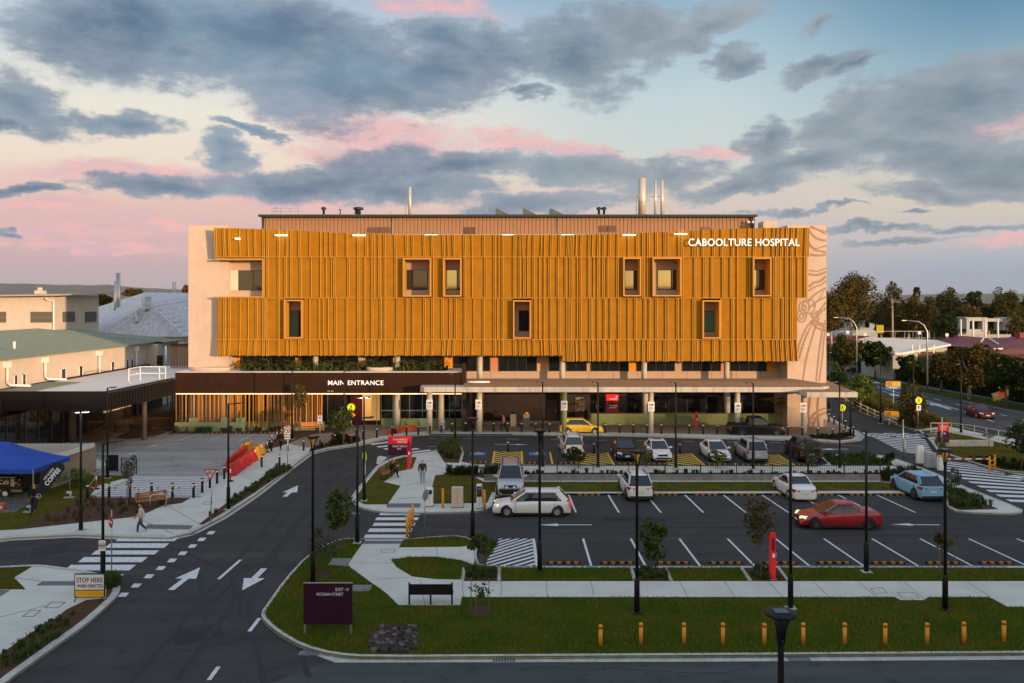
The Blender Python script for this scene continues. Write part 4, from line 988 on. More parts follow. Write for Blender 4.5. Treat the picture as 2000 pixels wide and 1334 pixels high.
# dark upstand along the walkway roof
mb = MB(); mb.box(XW, 58, 4.9, XW + .35, 105.4, 5.36); mb.build('upstand', M_darkw, lw)
for i, px in enumerate((14, 88, 194, 266)):
    Y_ = (XW + .2) * F / (px - 1000); x = XW + .22
    mb = MB(); mb.tube([(x, Y_, 7.2), (x, Y_, 5.75 if px < 150 else 5.2)], .11, 8)
    if px < 100: mb.tube([(x, Y_, 5.85), (x + .3, Y_, 5.6), (x + 1.9, Y_ + .3, 5.55)], .11, 8)
    dp = mb.build('downpipe', M_letter, lw); m2 = MB(); m2.box(x - .22, Y_ - .28, 7.2, x + .22, Y_ + .28, 7.75); m2.build('rain_head', M_letter, dp)
mb = MB(); mb.tube([(FX(324, 105), 105, 7.6), (FX(324, 105), 105, 5.0)], .13, 8); mb.build('downpipe', M_letter, lw)
# lit ground floor glazing
Xg = -43.0
mb = MB(); mb.box(XW, 62, 0, Xg, 105, 4.9); mb.build('ground_wall', M_darkw, lw)
M_lit = mat('lit_window', (.45, .33, .1), .4, emit=(1, .62, .12), es=.22)
for a, b in ((199, 213), (218, 235), (237, 256), (270, 281), (284, 296), (298, 308), (310, 319)):
    sidewin(a, b, 1.3, 2.9, Xg + .01, lw, m=M_lit, mull=1); sidewin(a, b, 2.95, 3.8, Xg + .01, lw, m=M_lit, mull=1)
for px in (195, 266, 325):
    Y_ = Xg * F / (px - 1000); mb = MB(); mb.tube([(Xg + .15, Y_, .1), (Xg + .15, Y_, 4.6)], .12, 8); mb.build('downpipe', M_letter, lw)
# upper storey box
ub = 110.0
mb = MB(); XU = FX(107, ub); UD = 11.7; mb.box(-76, ub, 7.5, XU, ub + UD, FZ(582, ub)); mb.wallpoly([(-76, FZ(582, ub)), (XU, FZ(582, ub)), (XU, FZ(576, ub)), (-76, FZ(579, ub))], ub, ub + UD - .1); mb.build('upper_storey', M_wing, lw)
mb = MB(); mb.mesh([(-77, ub - 1.5, FZ(579, ub)), (XU + 1.6, ub - 1.5, FZ(575, ub)), (XU + 1.6, ub + 13, FZ(569, ub)), (-77, ub + 13, FZ(575, ub)), (-77, ub - 1.5, FZ(581, ub)), (XU + 1.6, ub - 1.5, FZ(577.5, ub)), (XU + 1.6, ub + 13, FZ(571.5, ub)), (-77, ub + 13, FZ(578, ub))],
                   [(0, 1, 2, 3), (4, 7, 6, 5), (0, 4, 5, 1), (1, 5, 6, 2), (2, 6, 7, 3), (3, 7, 4, 0)]); ur = mb.build('upper_roof', mat('fawn_roof', (.42, .38, .31), .6), lw)
mb = MB(); mb.box(FX(50, ub), ub + 2, FZ(574, ub), FX(62, ub), ub + 3.5, FZ(567, ub)); mb.lathe([(.35, 0), (.3, .4)], (FX(56, ub), ub + 2.6, FZ(567, ub)), 10); mb.build('roof_vent', M_wing, ur)
for a, b in ((122, 146), (166, 188)):
    mb = MB(); ya, yb = XU * F / (a - 1000), XU * F / (b - 1000); z0_, z1_ = FZ(629, ya), FZ(609, ya); mb.box(XU, ya, z0_, XU + .03, yb, z1_, 1)
    for k in range(9): q = z0_ + (z1_ - z0_) * k / 9; mb.box(XU + .03, ya, q, XU + .1, yb, q + .07)
    mb.build('louvre', [mat('grey_louvre', (.26, .25, .22), .6), M_darkw], lw)
for a, b in ((-3, 12), (60, 103)):
    mb = MB(); z0_, z1_ = FZ(630, ub), FZ(609, ub); mb.box(FX(a, ub), ub - .04, z0_, FX(b, ub), ub - .01, z1_, 1)
    for k in range(9): q = z0_ + (z1_ - z0_) * k / 9; mb.box(FX(a, ub), ub - .11, q, FX(b, ub), ub - .04, q + .07)
    mb.build('louvre', [mat('grey_louvre', (.26, .25, .22), .6), M_darkw], lw)
mb = MB(); x = FX(106, ub); mb.tube([(x - .8, ub - .5, FZ(583, ub)), (x - .8, ub - .2, FZ(586, ub)), (x, ub - .15, FZ(588, ub)), (x, ub - .15, FZ(663, ub)), (x - .5, ub - .5, FZ(664, ub))], .11, 8); mb.build('downpipe', M_letter, lw)

# =================== covered walkway with dark fascia ===================
cw = thing('covered_walkway', 'flat-roofed entry walkway with deep dark fascia, brown columns and white roof rail', 'canopy', (-38, 76, 0))
Ya, Yb = 71.9, 84.85; Xc = -34.1; Xd = FX(342, YE)
zt_, zb_ = 5.45, 3.82
mb = MB(); ribwall(mb, -60, Xc, Ya, zb_, zt_, .25, .025)
n = int((Yb - Ya) / .28)
for i in range(n):
    t0, t1 = i / n, (i + 1) / n; tm = t1 - .12 / n
    p = Vector((Xc, Ya, 0)).lerp(Vector((Xd, Yb, 0)), t0); q = Vector((Xc, Ya, 0)).lerp(Vector((Xd, Yb, 0)), tm); r = Vector((Xc, Ya, 0)).lerp(Vector((Xd, Yb, 0)), t1)
    mb.face([(p.x, p.y, zb_), (q.x, q.y, zb_), (q.x, q.y, zt_), (p.x, p.y, zt_)]); mb.face([(q.x, q.y, zb_), (r.x - .03, r.y, zb_), (r.x - .03, r.y, zt_), (q.x, q.y, zt_)])
mb.face([(-60, Ya + .3, zt_), (Xc - .3, Ya + .3, zt_), (Xc - .3, Ya + .3, zb_), (-60, Ya + .3, zb_)])
mb.prism([(-60, Ya + .02), (Xc - .02, Ya + .02), (Xd - .02, Yb), (Xd - .32, Yb), (Xc - .32, Ya + .3), (-60, Ya + .3)], zt_ - .05, zt_ + .01)
mb.build('fascia', mat('black_cladding', (.014, .012, .012), .7, spec=.12), cw)
mb = MB(); mb.prism([(-60, Ya + .3), (Xc - .3, Ya + .3), (Xd - .3, Yb), (Xd - .3, 104), (XW + .36, 104), (XW + .36, 72.3), (-60, 72.3)], zb_, zt_ - .22, bottom=True); mb.build('roof_deck', M_roofl, cw)
mb = MB(); mb.box(XW + .4, 72.4, zt_ - .215, XW + 3.5, 82, zt_ - .12); mb.build('green_roof_strip', M_groof, cw)
mb = MB(); Yk = 84.5
for a, b in (((-36.8, 82, 5.25), (-36.8, 82, 6.6)), ((-36.8, 84.5, 5.25), (-36.8, 84.5, 6.6)), ((-34.3, 84.5, 5.25), (-34.3, 84.5, 6.6)), ((-36.8, 82, 6.6), (-36.8, 84.5, 6.6)), ((-36.8, 84.5, 6.6), (-34.3, 84.5, 6.6)), ((-37.2, 84.5, 5.95), (-34.2, 84.5, 5.95)), ((-36.8, 82, 5.95), (-36.8, 84.5, 5.95)), ((-34.9, 84.5, 5.25), (-34.9, 84.5, 6.6)), ((-34.9, 84.5, 5.3), (-34.9, 83, 5.3)), ((-36.8, 82, 5.3), (-36.2, 81, 5.3))):
    mb.bar(a, b, .07)
mb.build('roof_rail', M_letter, cw)
for px, py, r in ((282, 862, .22), (140, 866, .38)):
    g = G(px, py); mb = MB(); mb.tube([(g.x, g.y, .1), (g.x, g.y, zb_)], r, 16); mb.build('column', mat('brown_column', (.13, .10, .085), .7), cw)
# dark glazed front under it
mb = MB(); mb.mesh([(-42.6, 89, .1), (-40.4, 76.6, .1), (-40.8, 62, .1), (-42.6, 89, 3.83), (-40.4, 76.6, 3.83), (-40.8, 62, 3.83)], [(0, 1, 4, 3), (1, 2, 5, 4)]); mb.build('glazed_front', M_glass, cw)
mb = MB()
for t in (0, .12, .25, .38, .55, .7, .85, 1):
    p = Vector((-40.38, 76.6, 0)).lerp(Vector((-40.78, 62, 0)), t); mb.box(p.x, p.y - .04, .1, p.x + .07, p.y + .04, 3.8)
for zz in (3.2,): mb.bar((-40.36, 76.6, zz), (-40.76, 62, zz), .05)
mb.build('mullion', mat('dark_mullion', (.05, .05, .05), .5), cw)

# =================== hip-roofed pavilion ===================
hp = thing('pavilion', 'low building with pale weathered hipped metal roof behind the cream wing', 'building', (-58, 130, 0))
def W(px, py, Y): return Vector((FX(px, Y), Y, FZ(py, Y)))
A, B, C_, D, E, F_, G_ = W(290, 592, 128), W(186, 658, 120), W(363, 657, 122), W(282, 571.5, 152), W(400, 573, 152), W(440, 640, 136), W(150, 612, 152)
M_hip = mat('weathered_zinc_roof', (.74, .76, .80), .6, .0, c2=(.30, .26, .27), vscale=2.2, stretch=(5, .4, .4), detail=8)
M_hip2 = mat('weathered_zinc_roof_pale', (.72, .74, .78), .6, .0, c2=(.4, .37, .37), vscale=1.5, detail=8, stretch=(3, .6, .6))
mb = MB()
def ribbed(mb, a, b, c, n, mi=0):   # triangle a apex, b-c eave, ribs running down to the eave
    for i in range(n):
        p, q = b.lerp(c, i / n), b.lerp(c, (i + .8) / n); r = b.lerp(c, (i + 1) / n)
        mb.face([a, p, q], mi); nn = (b - a).cross(c - a).normalized() * .05
        if nn.z < 0: nn = -nn
        mb.face([a, q + nn, r], mi)
ribbed(mb, A, B, C_, 60); mb.face([A, D, G_, B], 1); mb.face([A, C_, F_, E], 0); mb.face([A, E, D], 0); mb.face([D, E, W(400, 600, 170), W(200, 600, 170)], 1)
hr = mb.build('roof', [M_hip, M_hip2], hp)
mb = MB(); mb.bar(A, C_, .25, .1); mb.bar(A, B, .25, .1); mb.bar(A, D, .25, .1); mb.bar(D, E, .25, .1); mb.bar(B, C_, .2, .15)
for k in range(1, 8): t = k / 8; mb.bar(A.lerp(C_, t) + Vector((0, 0, .06)), E.lerp(F_, t) + Vector((0, 0, .06)), .08, .05)
mb.build('ridge_cap', M_hip2, hr)
mb = MB(); mb.prism([(B.x + .5, B.y + .6), (C_.x - .5, C_.y + .6), (F_.x - .5, F_.y + .5), (F_.x - .5, 168), (G_.x, 168), (G_.x + .5, 150)], 0, B.z - .05); mb.build('wall', M_wing, hp)
for px, py, w_ in ((285, 588, 8), (270, 612, 5)):
    q = W(px, py, 126 if py < 600 else 124); mb = MB(); mb.box(q.x - w_ * .038, q.y - .8, q.z - 1.2, q.x + w_ * .038, q.y + 1.2, q.z + w_ * .08); mb.build('roof_vent', M_hip2, hr)
for px, py, Y in ((228.5, 533, 138), (233, 533, 138), (225, 549, 136)):
    mb = MB(); a = W(px, py, Y); mb.tube([(a.x, Y, 9.5), a], .17, 10); mb.build('flue', M_metal, hr)
fb_ = thing('flue_pair', 'pair of thin steel flues rising behind the hipped pavilion roof', 'flue', (FX(340, 160), 160, 0))
for px in (338, 342.5):
    mb = MB(); a = W(px, 550, 160); mb.tube([(a.x, 160, 0), a], .14, 8); mb.build('flue', M_metal, fb_)
# timber batten wall between wing and block
bt = thing('batten_fence', 'tall timber batten screen closing the gap beside the main block', 'fence', (FX(350, 100), 100, 0))
mb = MB()
for k in range(16): x = FX(333 + k * 3.2, 100); mb.box(x, 100, 0, x + .1, 100.1, FZ(675, 100))
mb.build('batten', M_slat2, bt); mb = MB(); mb.box(FX(332, 100), 100.12, FZ(679, 100), FX(384, 100), 100.3, FZ(672, 100)); mb.build('rail', M_darkw, bt)
# =================== vegetation ===================
M_bark = mat('bark', (.16, .12, .09), .9, var=.3, vscale=6); M_barkp = mat('pale_bark', (.34, .29, .24), .85, var=.3, vscale=3)
def leafmat(name, a, b, vs=.9):
    m = mat(name, tuple(x * .8 for x in a), .8, c2=tuple(x * .8 for x in b), vscale=vs, detail=3, spec=.06); return m
L_mid = leafmat('leaf_mid', (.045, .075, .018), (.10, .13, .035)); L_dark = leafmat('leaf_dark', (.018, .036, .008), (.045, .065, .014))
L_gum = leafmat('leaf_gum', (.04, .052, .012), (.11, .095, .024), .25); L_gum2 = leafmat('leaf_gum_brown', (.055, .056, .012), (.15, .10, .022), .25)
L_grey = leafmat('leaf_grey', (.06, .075, .045), (.12, .135, .075)); L_bright = leafmat('leaf_bright', (.06, .12, .02), (.15, .20, .04)); L_olive = leafmat('leaf_olive', (.07, .065, .02), (.17, .13, .04))
L_grass = leafmat('grass_blade', (.065, .165, .008), (.21, .18, .02), .3); L_grassd = leafmat('grass_blade_dry', (.09, .13, .012), (.22, .16, .03), .6)
def crown_mesh(rnd, rx, ry, rz, nl, ls, clumps, droop=0.0, hollow=.55, lens=1.7):
    """leaves spread through clumps scattered over an ellipsoid; local coordinates round the crown centre"""
    mb = MB(); cl = []
    for i in range(clumps):
        while True:
            p = Vector((rnd.uniform(-1, 1), rnd.uniform(-1, 1), rnd.uniform(-1, 1)))
            if hollow * .5 < p.length < 1: break
        r = rnd.uniform(.22, .42) * (1.15 - .35 * abs(p.z))
        cl.append((Vector((p.x * rx * .82, p.y * ry * .82, p.z * rz * .85)), r))
    for i in range(nl):
        c, r = cl[int(rnd.random() * clumps)]
        while True:
            q = Vector((rnd.uniform(-1, 1), rnd.uniform(-1, 1), rnd.uniform(-1, 1)))
            if q.length < 1: break
        q *= (.55 + .45 * rnd.random()) / max(q.length, .3)
        p = c + Vector((q.x * rx, q.y * ry, q.z * rz * .8)) * r * 1.25
        t = Vector((rnd.gauss(0, 1), rnd.gauss(0, 1), rnd.gauss(0, .6) - droop)).normalized(); u = Vector((rnd.gauss(0, 1), rnd.gauss(0, 1), rnd.gauss(0, 1))); s = t.cross(u).normalized()
        L_ = ls * rnd.uniform(.6, 1.4); W_ = L_ / lens
        mb.face([p - t * L_ * .5, p + s * W_ * .5, p + t * L_ * .5, p - s * W_ * .5])
    return mb, cl
def tree(label, px, by, crown, nl, ls, clumps, leaf, bark=M_bark, name='young_tree', cat='tree', group=None, stems=1, tr=.05, stakes=0, seed=None, droop=.3, depth=None, Yo=None, lens=1.7, base_z=0.0, pit=True):
    rnd = random.Random(seed if seed is not None else int(px * 7 + by))
    if Yo is None: g = G(px, by, IZ if by > 840 else 0)
    else: g = Vector((FX(px, Yo), Yo, base_z))
    s = F / g.y
    x0, y0, x1, y1 = crown; cx = ((x0 + x1) / 2 - px) / s; cz = g.z * 0 + (13 + (590 - (y0 + y1) / 2) / s) - g.z; rx = (x1 - x0) / 2 / s; rz = (y1 - y0) / 2 / s
    t = thing(name, label, cat, tuple(g), 0, group)
    mb, cl = crown_mesh(rnd, rx, depth or rx, rz, nl, ls, clumps, droop, lens=lens)
    C_ = Vector((cx, 0, cz)); mb.v = [tuple(Vector(v) + C_) for v in mb.v]
    o = mb.build('crown', leaf); o.parent = t
    tb = MB()
    for k in range(stems):
        off = Vector((rnd.uniform(-.3, .3) * (stems > 1) * rx, rnd.uniform(-.2, .2) * (stems > 1), 0)); top = C_ + Vector((off.x * 1.5, off.y, rz * .25))
        m_ = off.lerp(top, .5) + Vector((rnd.uniform(-.05, .05), rnd.uniform(-.05, .05), 0)) * rz
        tb.tube([off, m_, top], [tr, tr * .75, tr * .25], 7)
    for c, r in cl[:min(len(cl), 14)]:
        e = C_ + c; st = Vector((C_.x * .6, 0, max(cz - rz * .9, cz * .35) + rnd.random() * rz * .7)); mid = st.lerp(e, .55) + Vector((0, 0, -.08 * rz)); tb.tube([st, mid, e], [tr * .45, tr * .3, tr * .12], 5)
    o = tb.build('trunk', bark); o.parent = t
    for k in range(stakes):
        a = 2 * PI * k / stakes + .3; sb = MB(); sb.bar((math.cos(a) * .45, math.sin(a) * .4, 0), (math.cos(a) * .45, math.sin(a) * .4, 1.25), .03); o = sb.build('stake', MATS['stake_wood'] if 'stake_wood' in MATS else mat('stake_wood', (.16, .13, .10), .8)); o.parent = t
    return t
tree('slender young tree with drooping leaves on the lawn beside the curved kerb', 658, 1061, (634, 950, 690, 1040), 1100, .20, 22, L_mid, tr=.045)
tree('thin grey-green sapling next to the lamp behind the purple exit board', 627, 1120, (590, 1016, 655, 1112), 800, .13, 22, L_grey, tr=.03)
tree('multi-stemmed bushy young tree in the pit beside the striped bay', 940, 1120, (912, 1040, 966, 1088), 1000, .2, 14, L_mid, stems=5, tr=.025, lens=3)
tree('tiny staked sapling in a round mulch ring behind the black bench', 935, 1190, (914, 1134, 966, 1166), 130, .14, 7, L_mid, tr=.015, stakes=3)
tree('dense upright young tree in the planting pit by the dark lamp', 1275, 1120, (1248, 1012, 1303, 1096), 1500, .18, 24, L_mid, tr=.035)
tree('tall sparse brownish sapling beside the red help point', 1486, 1120, (1456, 968, 1516, 1075), 900, .15, 22, L_gum2, tr=.035, stakes=3)
tree('sparse yellowish sapling behind the lamp at the right of the lower bays', 1850, 1113, (1825, 1036, 1868, 1086), 420, .14, 12, L_olive, tr=.025, stakes=2)
tree('round dark bush beside the white four wheel drive', 1131, 914, (1102, 868, 1150, 908), 800, .2, 12, L_dark, tr=.05)
tree('small yellow-green shrub in front of the parked white sedan', 1401, 914, (1384, 878, 1419, 906), 420, .2, 9, L_bright, tr=.03)
tree('olive shrub between the charcoal hatch and the white sedan', 1262, 912, (1250, 868, 1276, 905), 420, .17, 9, L_olive, tr=.03)
tree('thin grey sapling in front of the black pickup', 1577, 925, (1558, 852, 1604, 914), 600, .17, 16, L_grey, tr=.03)
tree('full green tree by the orange seats at the entrance crossing', 665, 869, (641, 789, 690, 846), 1800, .26, 20, L_mid, tr=.08, stems=2)
tree('tall narrow olive tree against the slat screen', 584, 846, (570, 748, 600, 812), 700, .22, 14, L_olive, tr=.06)
tree('low dark bush under the entrance crossing tree', 658, 862, (645, 840, 682, 866), 500, .24, 9, L_dark, tr=.04, name='shrub', cat='shrub')
tree('thin staked sapling in the mulch beside the striped bay', 256, 990, (237, 880, 270, 955), 330, .16, 13, L_grey, tr=.03, stakes=3)
tree('spreading bright green sapling behind the coffee flag', 138, 950, (112, 915, 194, 945), 420, .22, 12, L_bright, tr=.05, lens=2.6)
tree('upright bright green sapling at the corner of the low beige building', 150, 925, (130, 885, 174, 912), 260, .2, 9, L_bright, tr=.04, lens=2.6)
tree('dark green young tree at the right edge beyond the yellow posts', 1994, 918, (1966, 822, 2040, 896), 1500, .22, 20, L_dark, tr=.06)
tree('tall cone-shaped shrubby tree beside the crossing sign and highway', 1782, 838, (1760, 744, 1808, 836), 2200, .28, 24, L_gum, tr=.08, pit=False)
tree('bright green bushy tree behind the guard rail', 1690, 800, (1654, 728, 1712, 796), 2200, .3, 22, L_bright, tr=.1)
tree('slim dark green tree at the corner behind the concrete end wall', 1637, 775, (1620, 708, 1656, 766), 1100, .3, 14, L_mid, tr=.08)
tree('small sapling with pale leaves beside the right-hand lamp', 1863, 975, (1850, 912, 1880, 965), 360, .16, 12, L_grey, tr=.025)
tree('small bush at the end of the black picket fence', 1737, 922, (1721, 880, 1748, 918), 380, .18, 9, L_dark, tr=.03)
tree('tiny bare sapling on the right-hand lawn', 1931, 872, (1914, 832, 1948, 860), 130, .16, 8, L_grey, tr=.03)
# street trees along the hedge
for i, (px, by, cr, lf, tr_, lab) in enumerate((
    (1650, 742, (1614, 652, 1684, 716), L_gum, .2, 'rounded brown-green street tree next to the end wall of the hospital'),
    (1709, 740, (1679, 666, 1740, 716), L_dark, .2, 'dark rounded street tree in front of the white-roofed hall'),
    (1775, 752, (1752, 690, 1802, 738), L_dark, .18, 'small dark street tree at the right corner of the white-roofed hall'),
    (1838, 765, (1812, 684, 1862, 748), L_gum, .2, 'reddish-dark street tree between the highway lamp and the playground'),
    (1893, 780, (1852, 664, 1940, 760), L_gum2, .28, 'large orange-tinged street tree above the playground'),
    (1966, 795, (1918, 692, 2010, 770), L_dark, .25, 'broad dark street tree leaning over the hedge by the tilted sign'),
    (2040, 805, (1996, 700, 2080, 780), L_dark, .25, 'broad dark street tree cut by the right edge of the view'))):
    tree(lab, px, by, cr, 3200, .5, 30, lf, bark=M_barkp if i in (4,) else M_bark, name='street_tree', tr=tr_, droop=0, group='street trees along the hedge')
# tall gums behind the houses
gums = [(1664, (1616, 530, 1714, 640), L_gum2, 'huge spreading gum with open orange crown beside the hospital end wall', 210, 7500, .55),
        (1743, (1726, 549, 1760, 606), L_gum, 'gum with a small rounded top standing clear of the treeline', 225, 900, .55),
        (1790, (1783, 560, 1798, 590), L_dark, 'narrow dark pine poking above the treeline', 240, 600, .5),
        (1625, (1590, 566, 1650, 650), L_gum2, 'brown gum close behind the hospital end wall', 190, 3500, .6),
        (1722, (1690, 585, 1750, 650), L_gum, 'gum filling the gap left of the small rounded gum', 232, 3000, .6),
        (1773, (1742, 580, 1806, 650), L_gum2, 'orange-brown gum below the narrow pine', 228, 3600, .6),
        (1812, (1796, 578, 1828, 650), L_gum2, 'sunlit brown gum right of the narrow pine', 222, 2600, .6),
        (1850, (1828, 560, 1874, 630), L_gum, 'domed gum above the bright green round tree', 250, 3200, .6),
        (1858, (1818, 608, 1872, 662), L_dark, 'deep green rounded tree in front of the domed gum', 200, 3500, .55),
        (1880, (1862, 590, 1900, 640), L_gum2, 'small brown gum between the domed gum and the white shelter', 240, 1800, .6),
        (1905, (1884, 566, 1922, 600), L_dark, 'flat-topped gum on the skyline over the flagpoles', 300, 1600, .75),
        (1900, (1885, 597, 1916, 632), L_gum2, 'light orange gum over the white shelter', 235, 1500, .55),
        (1932, (1905, 592, 1955, 660), L_dark, 'dark gum right behind the row of flagpoles', 245, 2600, .6),
        (1968, (1938, 558, 1990, 640), L_gum, 'tall gum with clumped domes near the right edge', 240, 4200, .6),
        (1990, (1960, 600, 2025, 670), L_gum2, 'brown gum low at the right edge behind the red roof', 225, 3200, .6),
        (2010, (1982, 565, 2050, 650), L_dark, 'dark gum cut by the right edge on the skyline', 260, 3000, .65)]
for px, cr, lf, lab, Y_, nl, ls in gums:
    tree(lab, px, 0, cr, int(nl * 1.1), ls, 44 if nl > 3000 else 22, lf, bark=M_barkp, name='gum_tree', tr=.35, droop=.2, Yo=Y_, group='gum trees behind the houses')
for px, cr, lab, Y_ in ((208, (196, 572, 222, 600), 'brown tree rising behind the cream upper storey', 165), (262, (240, 561, 284, 580), 'rounded brown tree behind the pavilion flues', 190), (366, (360, 556, 380, 585), 'brown tree just left of the concrete end wall', 200)):
    tree(lab, px, 0, cr, 1300, .5, 14, L_gum2, name='gum_tree', tr=.3, Yo=Y_, depth=3)
# far woodland as one mass
rnd = random.Random(5); mb = MB()
for i in range(15000):
    Y_ = rnd.uniform(255, 620); px = rnd.uniform(1560, 2120)
    x = FX(px, Y_); h = 9 + 5 * noise.noise(Vector((x * .04, Y_ * .02, 0))) + 2 * noise.noise(Vector((x * .2, Y_ * .2, 0))); z = rnd.uniform(.0, 1) ** .7 * h + (.7 if Y_ > 400 else 0)
    p = Vector((x, Y_, z)); t = Vector((rnd.gauss(0, 1), rnd.gauss(0, 1), rnd.gauss(0, .6))).normalized(); s = t.cross(Vector((rnd.gauss(0, 1), rnd.gauss(0, 1), rnd.gauss(0, 1)))).normalized(); L_ = rnd.uniform(.7, 1.5) * Y_ / 260
    mb.face([p - t * L_, p + s * L_ * .7, p + t * L_, p - s * L_ * .7])
tag(mb.build('woodland', leafmat('leaf_far', (.022, .032, .010), (.06, .05, .016), .06)), 'far mass of dark gums closing the view on the right', 'woodland', kind='stuff')
mb = MB()
for i in range(2600):
    Y_ = rnd.uniform(300, 800); px = rnd.uniform(-120, 380); x = FX(px, Y_); z = rnd.uniform(0, 1) ** .7 * (9 + 3 * noise.noise(Vector((x * .03, Y_ * .02, 0))))
    p = Vector((x, Y_, z)); t = Vector((rnd.gauss(0, 1), rnd.gauss(0, 1), rnd.gauss(0, .6))).normalized(); s = t.cross(Vector((rnd.gauss(0, 1), rnd.gauss(0, 1), rnd.gauss(0, 1)))).normalized(); L_ = rnd.uniform(.7, 1.5) * Y_ / 220
    mb.face([p - t * L_, p + s * L_ * .7, p + t * L_, p - s * L_ * .7])
tag(mb.build('woodland', MATS['leaf_far']), 'far mass of trees behind the cream wing on the left', 'woodland', kind='stuff')
# hedge
def hedge(label, a, b, w_, h, n, seed=1):
    rnd = random.Random(seed); mb = MB(); L_ = (b - a).length; t = (b - a).normalized(); nn = Vector((-t.y, t.x, 0))
    core = MB(); c0, c1 = a, b
    mb.prism([tuple((a - nn * w_ * .42)[:2]), tuple((b - nn * w_ * .42)[:2]), tuple((b + nn * w_ * .42)[:2]), tuple((a + nn * w_ * .42)[:2])], 0, h * .93)
    for i in range(n):
        u = rnd.random() * L_; side = rnd.choice([0, 1, 2]); v = rnd.uniform(-.5, .5) * w_; z = h
        if side == 0: v = -.5 * w_; z = rnd.random() * h
        elif side == 1: v = .5 * w_; z = rnd.random() * h
        p = a + t * u + nn * (v + rnd.gauss(0, .06)) + Vector((0, 0, z + rnd.gauss(0, .08))); q = Vector((rnd.gauss(0, 1), rnd.gauss(0, 1), rnd.gauss(0, 1))).normalized(); s = q.cross(Vector((rnd.gauss(0, 1), rnd.gauss(0, 1), rnd.gauss(0, 1)))).normalized(); k = .22
        mb.face([p - q * k, p + s * k * .7, p + q * k, p - s * k * .7])
    return tag(mb.build('hedge', L_dark), label, 'hedge')
a, b = G(2260, 832), G(1806, 752); hedge('long clipped dark hedge behind the highway footpath on the right', a, b, 1.6, 1.9, 5000)
a, b = G(1800, 751), G(1640, 716); hedge('clipped dark hedge in front of the white-roofed hall', a, b, 1.6, 1.7, 3500, 2)
# ---- grass: blades on the lawns
def inpoly(x, y, P):
    c = False; n = len(P)
    for i in range(n):
        a, b = P[i], P[i - 1]
        if (a[1] > y) != (b[1] > y) and x < (b[0] - a[0]) * (y - a[1]) / (b[1] - a[1]) + a[0]: c = not c
    return c
def blades(name, label, polys, holes, dens, h, w_, m, seed, z=IZ, xmax=48):
    rnd = random.Random(seed); mb = MB()
    for P in polys:
        xs = [p[0] for p in P]; ys = [p[1] for p in P]; x0, x1, y0, y1 = max(min(xs), -50), min(max(xs), xmax), min(ys), max(ys)
        for i in range(int((x1 - x0) * (y1 - y0) * dens)):
            x, y = rnd.uniform(x0, x1), rnd.uniform(y0, y1)
            if not inpoly(x, y, P) or any(inpoly(x, y, Q) for Q in holes): continue
            k = .7 + .6 * noise.noise(Vector((x * .6, y * .6, 0))) + .3 * rnd.random(); hh = h * max(.35, k); a = rnd.uniform(0, PI); dx, dy = math.cos(a) * w_, math.sin(a) * w_; lx, ly = rnd.gauss(0, .4) * hh, rnd.gauss(0, .4) * hh
            b_ = len(mb.v); mb.v += [(x - dx, y - dy, z), (x + dx, y + dy, z), (x + lx, y + ly, z + hh)]; mb.f.append((b_, b_ + 1, b_ + 2)); mb.m.append(0); mb.sm.append(False)
    return tag(mb.build(name, m), label, 'grass', kind='stuff')
C1 = GP([(714, 1053), (789, 1053), (779, 1069), (763, 1093), (775, 1108), (805, 1126), (850, 1131), (905, 1132), (905, 1134), (2080, 1134), (2080, 1186), (1968, 1186), (1932, 1167), (1812, 1167), (1805, 1173), (1758, 1173), (1748, 1167), (902, 1167), (900, 1183), (779, 1183), (754, 1159), (678, 1104)], IZ)
C2 = GP([(779, 1069), (900, 1068), (934, 1062), (930, 1085), (925, 1103), (900, 1094), (850, 1087), (800, 1088), (763, 1093)], IZ)
holes = [C1, C2] + [GP(p, IZ) for p in ([(905, 1107), (976, 1107), (976, 1134), (903, 1134)], [(1231, 1107), (1301, 1107), (1312, 1134), (1240, 1134)], [(1446, 1107), (1521, 1107), (1541, 1134), (1465, 1134)], ring(935, 1192, 25, 11), [(640, 1104), (650, 1090), (686, 1090), (680, 1106)], [(690, 1142), (728, 1142), (722, 1155), (686, 1155)], [(722, 1262), (745, 1220), (805, 1220), (812, 1278), (725, 1278)], ring(656, 1065, 17, 7), ring(628, 1124, 20, 8), [(905, 1250)] * 3)]
def shrink(P, d=.2):
    c = Vector((sum(p[0] for p in P) / len(P), sum(p[1] for p in P) / len(P), 0)); return [Vector((p[0], p[1], 0)) + (c - Vector((p[0], p[1], 0))).normalized() * d for p in P]
blades('grass', 'rough green grass covering the front island lawn', [shrink(I1w, .13)], holes, 300, .105, .014, L_grass, 1, xmax=24)
blades('grass', 'short dry grass on the middle island lawns', [GP(p, IZ) for p in ([(697, 968), (722, 935), (742, 912), (765, 899), (790, 892), (814, 893), (805, 915), (777, 921), (750, 941), (782, 949), (757, 985), (712, 985), (694, 976)], [(850, 928), (914, 924), (945, 941), (1718, 941), (1780, 947), (1835, 958), (961, 961), (952, 982), (836, 984)], [(1625, 909), (1603, 890), (1699, 889), (1750, 910)])], [], 70, .08, .02, L_grassd, 2)
blades('grass', 'dry grass round the coffee marquee and on the corner lawn', [GP(p, IZ) for p in ([(-40, 1040), (31, 1034), (173, 972), (192, 948), (262, 929), (216, 928), (150, 928), (60, 940), (-40, 985)], [(-60, 1112), (14, 1108), (65, 1105), (27, 1128), (40, 1140), (50, 1151), (-80, 1151)])], [], 80, .08, .02, L_grassd, 3)
blades('grass', 'grass on the right-hand lawn behind the kerb', [shrink(I5w, .4)], [GP([(1783, 843), (1826, 840), (1900, 853), (1960, 866), (2120, 905), (2120, 880), (2000, 862), (1900, 840), (1850, 830), (1790, 836)], IZ)], 50, .09, .03, L_grassd, 4)
